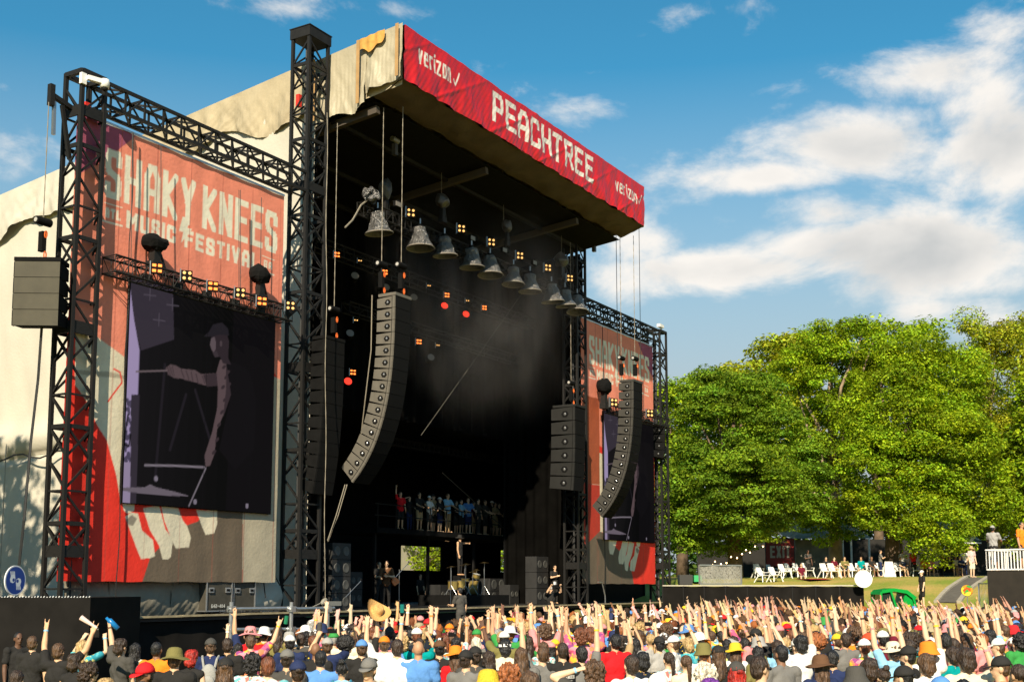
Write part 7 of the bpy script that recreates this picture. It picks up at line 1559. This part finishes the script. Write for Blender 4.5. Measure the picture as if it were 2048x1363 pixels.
# ------------------------------------------------------------------ lawn furniture and people
PLW = mat('white_resin', (.74, .73, .70), .45)
def chair_parts(r):
    o = wloc(r)
    def bx_(nm, vs): 
        m = MB(); m.add([V(p) + o for p in vs], [(3, 2, 1, 0), (4, 5, 6, 7), (0, 1, 5, 4), (1, 2, 6, 5), (2, 3, 7, 6), (3, 0, 4, 7)]); return m.obj(nm, PLW, r)
    bx_('seat', [(-.26, -.22, .36), (.26, -.22, .36), (.24, .26, .42), (-.24, .26, .42), (-.26, -.22, .39), (.26, -.22, .39), (.24, .26, .45), (-.24, .26, .45)])
    bx_('backrest', [(-.25, -.24, .37), (.25, -.24, .37), (.25, -.21, .37), (-.25, -.21, .37), (-.18, -.50, .92), (.18, -.50, .92), (.18, -.47, .92), (-.18, -.47, .92)])
    for x in (-1, 1):
        m = MB(); m.beam(V((x * .25, .22, .42)) + o, V((x * .34, .34, 0)) + o, .045, .06); m.obj('leg', PLW, r); m = MB(); m.beam(V((x * .25, -.2, .38)) + o, V((x * .36, -.44, 0)) + o, .045, .06); m.obj('leg', PLW, r)
        m = MB(); m.beam(V((x * .29, .28, .60)) + o, V((x * .24, -.36, .62)) + o, .07, .035); m.obj('armrest', PLW, r); m = MB(); m.beam(V((x * .29, .28, .60)) + o, V((x * .26, .24, .42)) + o, .04, .05); m.obj('arm_support', PLW, r)
def lawn_pt(u, v, dmin=52, dmax=95):
    for d in np.linspace(dmin, dmax, 300):
        p = at(u, v, d=d)
        if p.z <= gz(p.x, p.y) + .01: return V((p.x, p.y, gz(p.x, p.y)))
    p = at(u, v, d=77); return V((p.x, p.y, gz(p.x, p.y)))
cr0 = None
chs = [(1527, 1164, 2.6, 'nearest left of the empty white chairs before the dark gap'), (1551, 1163, 2.5, 'second empty white chair left of the EXIT sign foot'), (1517, 1152, 2.2, 'white chair turned away at the far left of the row'), (1545, 1153, 2.6, 'white chair half hidden behind the second one'), (1570, 1156, 2.5, 'third white chair under the EXIT sign'), (1583, 1146, 2.7, 'white chair set back right of the EXIT sign'), (1598, 1149, 2.5, 'white chair left of the person on the rug'), (1616, 1149, 2.4, 'white chair right of the person on the rug'),
       (1652, 1155, 2.3, 'white chair under a person in black'), (1668, 1155, 2.3, 'white chair under the person with stretched legs'), (1688, 1150, 2.0, 'white chair with its back to the tent pole'), (1708, 1147, 2.4, 'white chair left of the white disc sign'), (1722, 1147, 2.2, 'white chair behind the white disc sign'), (1744, 1146, 2.4, 'white chair under the person with a drink'), (1756, 1147, 2.0, 'white chair in front of the twin trunks'), (1802, 1146, 2.5, 'white chair right of the twin trunks'), (1833, 1146, 2.1, 'white chair near the red clothed person')]
for i, (u, v, rz, lab) in enumerate(chs):
    p = lawn_pt(u, v)
    if cr0 is None: cr0 = empty('garden_chair', p, lab, 'chair', 'white resin garden chairs on the lawn'); chair_parts(cr0); o = cr0
    else: o = copy_tree(cr0); o.location = p; o['label'] = lab
    o.rotation_euler = (0, 0, rz); o.scale = (1.0,) * 3
# A-frame board seen as a white wedge
p = lawn_pt(1778, 1148); r = empty('sandwich_board', p, 'blank white A-shaped board standing in front of the twin trunks', 'board')
for s in (-1, 1):
    m = MB(); t = rc * .27; n_ = fw * .03
    a = [p - rc * .38 + fw * s * .3, p + rc * .38 + fw * s * .3, p + rc * .24 + V((0, 0, .98)) + fw * s * .03, p - rc * .24 + V((0, 0, .98)) + fw * s * .03]
    m.add([q + fw * .0 for q in a] + [q + fw * .025 for q in a], [(0, 1, 2, 3), (7, 6, 5, 4), (0, 4, 5, 1), (1, 5, 6, 2), (2, 6, 7, 3), (3, 7, 4, 0)]); m.obj('panel', PLW, r)
    if s < 0: pass
sit = [(1653, 1152, 'black', 'long', 'dark brown', 'seated woman in black on the third occupied chair from the EXIT sign'), (1669, 1151, 'maroon', 'short', 'black', 'seated person with bare legs stretched forward'), (1690, 1149, 'olive', 'short', 'brown', 'seated person in olive near the tent pole'), (1723, 1146, 'teal', 'long', 'brown', 'seated person in teal behind the white disc sign'), (1744, 1146, 'black', 'short', 'brown', 'seated person holding a drink left of the twin trunks'), (1803, 1146, 'black', 'short', 'ginger', 'seated man in black with pale trousers right of the trunks'), (1849, 1147, 'orange', 'long', 'brown', 'seated person in orange with a leg out on the lawn'), (1862, 1146, 'pink', 'pony', 'brown', 'seated woman in pale pink beside the orange one'), (1900, 1146, 'black', 'wavy', 'dark brown', 'crouching person in black before the food stall'), (1912, 1146, 'khaki', 'short', 'brown', 'seated person in khaki leaning forward'), (1921, 1145, 'navy', 'short', 'black', 'seated person in navy beside the khaki one'), (1603, 1156, 'maroon', 'long', 'black', 'person on the red rug before the white chairs')]
for i, (u, v, sh, hr, hc, lab) in enumerate(sit):
    p = lawn_pt(u, v); low = 'rug' in lab; add_person(p.x, p.y, p.z - (.42 if not low else .78), 2.2 + .5 * sin(i * 1.7), 'fwd' if i % 2 else 'chest', 'rail', h=1.72, fem=hr in ('long', 'pony'), skin=[0, 2, 4, 1, 5][i % 5], hair=hr, hc=hc, sh=sh, legs='sit', pants=['charcoal', 'tan', 'navy', 'light grey'][i % 4], label=lab, group='people resting on the lawn', lod=1)
st = [(1727 - 110, 1150, 'charcoal', 'black', 'short', 'dark', 'standing person in the shade in front of the white tent wall'), (1762, 1144, 'grey', 'navy', 'short', 0, 'standing person half hidden by the left trunk'), (1806, 1142, 'light grey', 'navy', 'short', 0, 'standing person in grey right of the twin trunks'), (1828, 1145, 'red', 'black', 'short', 5, 'standing person in a red tee in the tree shade'), (1886, 1143, 'maroon', 'black', 'short', 5, 'standing customer left of the food stall'), (1930, 1144, 'white', 'navy', 'short', 0, 'standing customer right of the food stall')]
for i, (u, v, sh, pn, hr, sk, lab) in enumerate(st):
    p = lawn_pt(u, v, 70, 98); add_person(p.x, p.y, p.z, 2.4 + i, 'down', 'chest', h=1.74, skin=sk if isinstance(sk, int) else 7, hair=hr, hc='dark brown', sh=sh, pants=pn, shorts=False, label=lab, group='people resting on the lawn', lod=1)
p = lawn_pt(1945, 1154, 60, 90); add_person(p.x, p.y, p.z, 2.5, 'down', 'down', h=1.78, skin=2, hair='short', hc='grey', hat='straw', hatc='tan', sh=(.62, .42, .40), pants='cream', label='person in a straw hat, pale pink shirt and cream shorts on the path', group='people resting on the lawn')
p = lawn_pt(1846, 1212, 50, 90); add_person(p.x, p.y, p.z, .7, 'down', 'down', h=1.75, skin=2, hair='short', hc='brown', hat='cap', hatc='white', sh='black', pants='black', label='person in a white cap and black top walking on the lawn below the path', group='people resting on the lawn')
p = at(1973, 1222, d=48); add_person(p.x, p.y, gz(p.x, p.y), 2.4, 'down', 'down', h=1.7, skin=2, hair='short', hc='brown', sh='white', pants='tan', label='person in white behind the small wire gate', group='people resting on the lawn')
MB().box(lawn_pt(1625, 1158) + V((0, 0, .03)), (3.2, 1.4, .03), Matrix.Rotation(.6, 3, 'Z')).thing('picnic_rug', mat('red_rug', (.35, .02, .03), .95, var=.4, vscale=6), label='dark red rug spread before the white chairs', cat='rug')
# ornamental bench
p = lawn_pt(1880, 1148); r = empty('iron_bench', p, 'dark iron bench on the lawn edge between the seated groups', 'bench')
for i in range(14): bar(r, 'slat', p + rc * (-.9 + .14 * i) + V((0, 0, .1)), p + rc * (-.9 + .14 * i) + V((0, 0, .62)), .02, BLK)
bar(r, 'rail', p - rc * .95 + V((0, 0, .62)), p + rc * .95 + V((0, 0, .62)), .04, BLK); bar(r, 'rail', p - rc * .95 + V((0, 0, .12)), p + rc * .95 + V((0, 0, .12)), .04, BLK); bar(r, 'seat', p - rc * .95 + V((0, 0, .42)) + fw * .2, p + rc * .95 + V((0, 0, .42)) + fw * .2, .04, BLK, .4)
for s in (-1, 1): MB().tube([p + rc * .98 * s + V((0, 0, .32 + .24 * sin(t))) + fw * (.24 * cos(t)) for t in np.linspace(0, 2 * pi, 15)], .025, 5).obj('arm_ring', BLK, r)
TENTG = mat('shaded_tent_cloth', (.20, .18, .14), .8, var=.3, vscale=1.5)  # white tent cloth with the shade under the trees put into its colour
# tents and stalls behind
def P3(u, v, d): return at(u, v, d=d)
def wallq(name, us, v0, v1, d0, d1, m, parent, thick=.12):
    a, b = P3(us[0], v0, d0), P3(us[1], v0, d1); h = P3(us[0], v1, d0).z; g0 = min(gz(a.x, a.y), gz(b.x, b.y)) - .1
    q = MB(); n_ = V((-(b - a).y, (b - a).x, 0)).normalized() * thick
    q.add([V((a.x, a.y, g0)), V((b.x, b.y, g0)), V((b.x, b.y, g0)) + n_, V((a.x, a.y, g0)) + n_, V((a.x, a.y, h)), V((b.x, b.y, h)), V((b.x, b.y, h)) + n_, V((a.x, a.y, h)) + n_], [(3, 2, 1, 0), (4, 5, 6, 7), (0, 1, 5, 4), (1, 2, 6, 5), (2, 3, 7, 6), (3, 0, 4, 7)]); return q.obj(name, m, parent)
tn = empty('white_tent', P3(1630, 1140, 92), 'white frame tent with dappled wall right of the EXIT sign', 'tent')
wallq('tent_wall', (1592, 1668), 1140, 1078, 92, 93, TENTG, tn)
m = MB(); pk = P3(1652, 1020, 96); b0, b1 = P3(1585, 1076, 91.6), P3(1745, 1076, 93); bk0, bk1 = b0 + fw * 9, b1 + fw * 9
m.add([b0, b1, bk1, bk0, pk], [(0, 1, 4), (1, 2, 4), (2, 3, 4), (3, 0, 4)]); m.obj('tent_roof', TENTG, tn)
for u in (1687, 1704, 1740): a = P3(u, 1140, 92.5); bar(tn, 'tent_pole', V((a.x, a.y, gz(a.x, a.y))), V((a.x, a.y, P3(u, 1076, 92.5).z)), .12, WHITEP)
dk = mat('dark_hoarding', (.018, .017, .015), .9, var=.2)
hd = empty('dark_hoarding', P3(1500, 1150, 97), 'dark clad hoarding under the broad dark tree', 'hoarding'); wallq('hoarding_panel', (1395, 1600), 1140, 1085, 98, 97, dk, hd)
hd = empty('dark_hoarding', P3(1780, 1150, 99), 'dark clad wall behind the twin trunks', 'hoarding'); wallq('hoarding_panel', (1668, 1880), 1140, 1078, 100, 99, dk, hd)
hd = empty('dark_hoarding', P3(2000, 1150, 100), 'dark clad wall behind the white railed deck', 'hoarding'); wallq('hoarding_panel', (1955, 2120), 1140, 1080, 100, 99, dk, hd)
es = empty('exit_sign', P3(1559, 1130, 91), 'large dark red banner reading EXIT', 'sign'); a, b = P3(1533, 1130, 91), P3(1589, 1126, 91.5); zt_, zb_ = P3(1533, 1076, 91).z, P3(1533, 1131, 91).z
set_res(.03)
def ecol(s, t):
    P = Paint(s * 2.15, t * 2.1, (.20, .014, .014)); P.text('EXIT', .30, 1.86, .62, 1.55, .16, (.42, .36, .28), gap=.25); P.text('FESTIVAL', .5, 1.6, 1.76, 1.96, .045, (.35, .26, .2)); return P.c
grid_mesh('sign_face', 90, 80, lambda s, t: (a.x + (b.x - a.x) * s, a.y + (b.y - a.y) * s, zb_ + (zt_ - zb_) * t), mat('printed_sign', (1, 1, 1), .5, kind='attr'), es, ecol)
wallq('sign_frame', (1532, 1590), 1131, 1074, 91.15, 91.65, dk, es, .1)
fsx = empty('food_stall', P3(1925, 1140, 88), 'dark food stall with orange lettered header and striped awning', 'stall')
fm = wallq('counter', (1893, 1960), 1146, 1122, 88, 88.5, dk, fsx, 1.); wallq('side_wall', (1893, 1960), 1146, 1088, 90, 90.5, dk, fsx, .1)
q = MB(); a, b = P3(1893, 1085, 87), P3(1962, 1085, 87.5); q.add([a, b, b + fw * 3 + V((0, 0, .6)), a + fw * 3 + V((0, 0, .6))], [(0, 1, 2, 3)]); q.obj('awning', mat('awning_green', (.05, .07, .045), .8), fsx); bar(fsx, 'awning_edge', a, b, .1, WHITEP)
a, b = P3(1896, 1101, 87.4), P3(1958, 1101, 87.8); z0_, z1_ = P3(1896, 1102, 87.4).z, P3(1896, 1088, 87.4).z
grid_mesh('header_board', 90, 24, lambda s, t: (a.x + (b.x - a.x) * s, a.y + (b.y - a.y) * s, z0_ + (z1_ - z0_) * t), mat('lit_header', (1, 1, 1), .6, kind='attr'), fsx, lambda s, t: (lambda P: (P.text('PLA', .08, .84, .1, .42, .075, (.65, .32, .08)), P.text('FORE', 1.3, 2.1, .1, .42, .06, (.30, .16, .05)), P.c)[2])(Paint(s * 2.3, t * .52, (.012, .01, .01))))
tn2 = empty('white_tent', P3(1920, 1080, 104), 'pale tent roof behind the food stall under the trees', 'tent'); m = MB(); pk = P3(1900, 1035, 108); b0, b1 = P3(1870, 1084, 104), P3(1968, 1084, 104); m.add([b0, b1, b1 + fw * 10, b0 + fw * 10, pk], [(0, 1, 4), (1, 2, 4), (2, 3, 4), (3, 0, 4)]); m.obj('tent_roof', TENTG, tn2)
for i in range(2): a = P3((1872, 1966)[i], 1084, 104); bar(tn2, 'tent_pole', V((a.x, a.y, gz(a.x, a.y))), a, .12, WHITEP)
# wire fence panel with pale scrim and string lights
r = empty('wire_fence_panel', P3(1440, 1166, 62), 'wire fence panel with pale netting left of the white chairs', 'fence'); a, b = P3(1399, 1166, 61), P3(1483, 1166, 62.4); zt_ = P3(1399, 1129, 61).z; zb_ = P3(1399, 1167, 61).z
for p_, q_ in ((V((a.x, a.y, zb_)), V((a.x, a.y, zt_))), (V((b.x, b.y, zb_)), V((b.x, b.y, zt_))), (V((a.x, a.y, zt_)), V((b.x, b.y, zt_))), (V((a.x, a.y, zb_)), V((b.x, b.y, zb_)))): bar(r, 'frame_tube', p_, q_, .07, GALV)
def netmat():
    m = bpy.data.materials.new('wire_netting'); m.use_nodes = True; t = m.node_tree; b_ = t.nodes['Principled BSDF']; b_.inputs['Base Color'].default_value = (.32, .31, .27, 1); tc = t.nodes.new('ShaderNodeTexCoord'); n = t.nodes.new('ShaderNodeTexNoise'); n.inputs['Scale'].default_value = 14; lk(t, tc.outputs['Object'], n.inputs[0]); mr = t.nodes.new('ShaderNodeMapRange'); lk(t, n.outputs[0], mr.inputs[0]); mr.inputs[1].default_value = .3; mr.inputs[2].default_value = .6; mr.inputs[3].default_value = .35; mr.inputs[4].default_value = .95; lk(t, mr.outputs[0], b_.inputs['Alpha']); return m
grid_mesh('netting', 30, 12, lambda s, t: (a.x + (b.x - a.x) * s, a.y + (b.y - a.y) * s + .03 * np.sin(s * 14), zb_ + (zt_ - zb_) * t), netmat(), r)
sl_ = empty('string_lights', P3(1460, 1115, 70), 'string of small warm bulbs slung under the broad dark tree', 'string lights'); BU = mat('bulb_glow', (1, .8, .5), .4, emit=(1, .6, .25), estr=6); kn = [(1425, 1129), (1430, 1122), (1442, 1127), (1453, 1125), (1462, 1113), (1474, 1115), (1484, 1107), (1492, 1099), (1500, 1104), (1510, 1092), (1526, 1092)]
w_ = MB(); w_.tube([P3(u, v - 2, 74) for u, v in kn], .012, 4); w_.obj('wire', CABLE, sl_)
for u, v in kn: MB().ell(P3(u, v, 74), (.045,) * 3, 6, 5).obj('bulb', BU, sl_)
# green utility vehicle
vp_ = at(1775, 1212, d=54); vz = gz(vp_.x, vp_.y); GR = mat('green_vehicle_paint', (.0, .26, .035), .35, var=.05); uv = empty('utility_vehicle', (vp_.x, vp_.y, vz), 'bright green utility cart with a green roof parked at the foot of the lawn', 'utility vehicle')
def U(a, b, c): return V((vp_.x, vp_.y, vz)) + rc * a + V((fw.x, fw.y, 0)).normalized() * b + V((0, 0, c))
def hull(nm, pts2, b0, b1, m):
    k = len(pts2); q = MB(); q.add([U(p[0], b0, p[1]) for p in pts2] + [U(p[0], b1, p[1]) for p in pts2], [tuple(range(k)), tuple(range(2 * k - 1, k - 1, -1))] + [(i, i + k, (i + 1) % k + k, (i + 1) % k) for i in range(k)]); return q.obj(nm, m, uv)
hull('body', [(-1.15, .5), (1.1, .5), (1.15, .95), (.5, 1.05), (.4, .75), (-.3, .75), (-.4, .95), (-1.15, .95)], -.7, .7, GR)
hull('roof', [(-.55, 1.62), (-.42, 1.82), (.1, 1.90), (.7, 1.82), (1.1, 1.50), (1.0, 1.38), (.65, 1.66), (.1, 1.76), (-.4, 1.68)], -.72, .72, GR); hull('windscreen', [(-.46, .96), (.16, .96), (.05, 1.76), (-.44, 1.70)], -.60, .60, mat('tinted_glass', (.02, .03, .025), .1)); hull('rear_panel', [(.45, 1.0), (1.12, .95), (1.02, 1.45), (.62, 1.66)], -.6, .6, GR)
for (a, c, a2, c2) in ((-.5, .95, -.48, 1.74), (.2, .95, -.05, 1.8), (1.1, .95, .9, 1.62)):
    for s in (-.68, .68): q = MB(); q.beam(U(a, s, c), U(a2, s, c2), .09, .09); q.obj('roof_post', GR, uv)
hull('hood', [(-1.75, .55), (-1.1, .5), (-1.1, 1.0), (-1.6, .85)], -.6, .6, GR); hull('seat', [(-.25, .76), (.35, .76), (.42, 1.2), (.3, 1.2), (.2, .9), (-.25, .9)], -.6, .6, BLK2)
for a in (-1.2, .85):
    for s in (-.62, .62): w = MB().lathe([(.30, -.12), (.30, .12)], U(a, s, .3), 20, V((fw.x, fw.y, 0)).to_track_quat('Z', 'Y').to_matrix()).obj('wheel', BLK2, uv); MB().lathe([(.15, -.13), (.15, .13)], U(a, s, .3), 12, V((fw.x, fw.y, 0)).to_track_quat('Z', 'Y').to_matrix()).obj('rim', GR, w)
q = MB(); q.ell(U(1.25, -.72, 1.5), (.1, .08, .16)); q.obj('mirror', BLK2, uv); q = MB(); q.tube([U(-1.65, 0, .8), U(-1.72, 0, 1.2), U(-1.6, 0, 1.25)], .05, 6); q.obj('rail_hook', WHITEP, uv)
# small wire gate, flowered shield, barrier box
r = empty('wire_gate', at(1970, 1222, d=47), 'small grey wire gate beside the right black deck', 'gate'); a, b = at(1957, 1166, d=47.4), at(1979, 1166, d=46)
for p_, q_ in ((V((a.x, a.y, .2)), a), (V((b.x, b.y, .2)), b), (a, b)): bar(r, 'frame_tube', p_, q_, .05, GALV)
for i in range(1, 8): p_ = a.lerp(b, i / 8); bar(r, 'wire', V((p_.x, p_.y, .3)), p_, .012, GALV)
tt = at(1934, 1180, d=38); r = empty('patterned_totem', tt, 'round orange and green patterned totem held above the far crowd', 'totem'); m = MB().lathe([(.17, -.02), (.18, 0), (.17, .02)], tt, 24, (V(CAM) - tt).to_track_quat('Z', 'Y').to_matrix()); m.obj('disc', pattern('totem_print', [(0, (.5, .08, .02)), (.35, (.5, .25, .03)), (.6, (.06, .3, .05)), (.75, (.7, .55, .05))], 12, 'floral'), r); MB().tube([tt, tt - V((0, 0, .75))], .015, 5).obj('pole', GALV, r)
MB().box(lawn_pt(1370, 1168, 58, 90) + V((0, 0, .3)), (1.4, .8, .6), Matrix.Rotation(.5, 3, 'Z')).thing('equipment_trunk', mat('dark_trunk', (.03, .03, .03), .6), label='dark equipment trunk behind the long black fence near the rightmost tower', cat='trunk')
MB().box(lawn_pt(1392, 1164, 62, 90) + V((0, 0, .25)), (2.4, .5, .4), Matrix.Rotation(.5, 3, 'Z')).thing('green_planter', mat('green_box', (.03, .35, .12), .6), label='green and white trough left of the wire fence panel', cat='trough')
# ------------------------------------------------------------------ drifting stage smoke
def smoke(name, c, d, dens, sc, lab, lo=.42, hi=.72):
    m = bpy.data.materials.new('smoke_volume'); m.use_nodes = True; t = m.node_tree; t.nodes.clear(); out = t.nodes.new('ShaderNodeOutputMaterial'); v = t.nodes.new('ShaderNodeVolumePrincipled'); v.inputs['Color'].default_value = (.92, .86, .78, 1); v.inputs['Anisotropy'].default_value = .0
    tc = t.nodes.new('ShaderNodeTexCoord'); mp = t.nodes.new('ShaderNodeMapping'); mp.inputs['Scale'].default_value = (1, 1, .7); lk(t, tc.outputs['Object'], mp.inputs[0]); n = t.nodes.new('ShaderNodeTexNoise'); n.inputs['Scale'].default_value = sc; n.inputs['Detail'].default_value = 3; n.inputs['Distortion'].default_value = .8; lk(t, mp.outputs[0], n.inputs['Vector'])
    mr = t.nodes.new('ShaderNodeMapRange'); mr.interpolation_type = 'SMOOTHSTEP'; lk(t, n.outputs[0], mr.inputs[0]); mr.inputs[1].default_value = lo; mr.inputs[2].default_value = hi; mr.inputs[4].default_value = dens
    g = t.nodes.new('ShaderNodeVectorMath'); g.operation = 'DIVIDE'; lk(t, tc.outputs['Object'], g.inputs[0]); g.inputs[1].default_value = (d[0] / 2, d[1] / 2, d[2] / 2); ln = t.nodes.new('ShaderNodeVectorMath'); ln.operation = 'LENGTH'; lk(t, g.outputs[0], ln.inputs[0])
    f = t.nodes.new('ShaderNodeMapRange'); lk(t, ln.outputs['Value'], f.inputs[0]); f.interpolation_type = 'SMOOTHSTEP'; f.inputs[1].default_value = .95; f.inputs[2].default_value = .05; mu = t.nodes.new('ShaderNodeMath'); mu.operation = 'MULTIPLY'; lk(t, mr.outputs[0], mu.inputs[0]); lk(t, f.outputs[0], mu.inputs[1]); lk(t, mu.outputs[0], v.inputs['Density']); lk(t, v.outputs[0], out.inputs['Volume'])
    me = MB().box((0, 0, 0), d).mesh(name); me.materials.append(m); o = bpy.data.objects.new(name, me); COL.objects.link(o); o.location = c; tag(o, lab, kind='stuff')
SC.cycles.volume_step_rate = 4; SC.cycles.volume_max_steps = 48
smoke('smoke', (41.5, 26.0, 14.4), (17, 7.2, 13), .105, .34, 'grey stage smoke drifting under the roof', .36, .80)
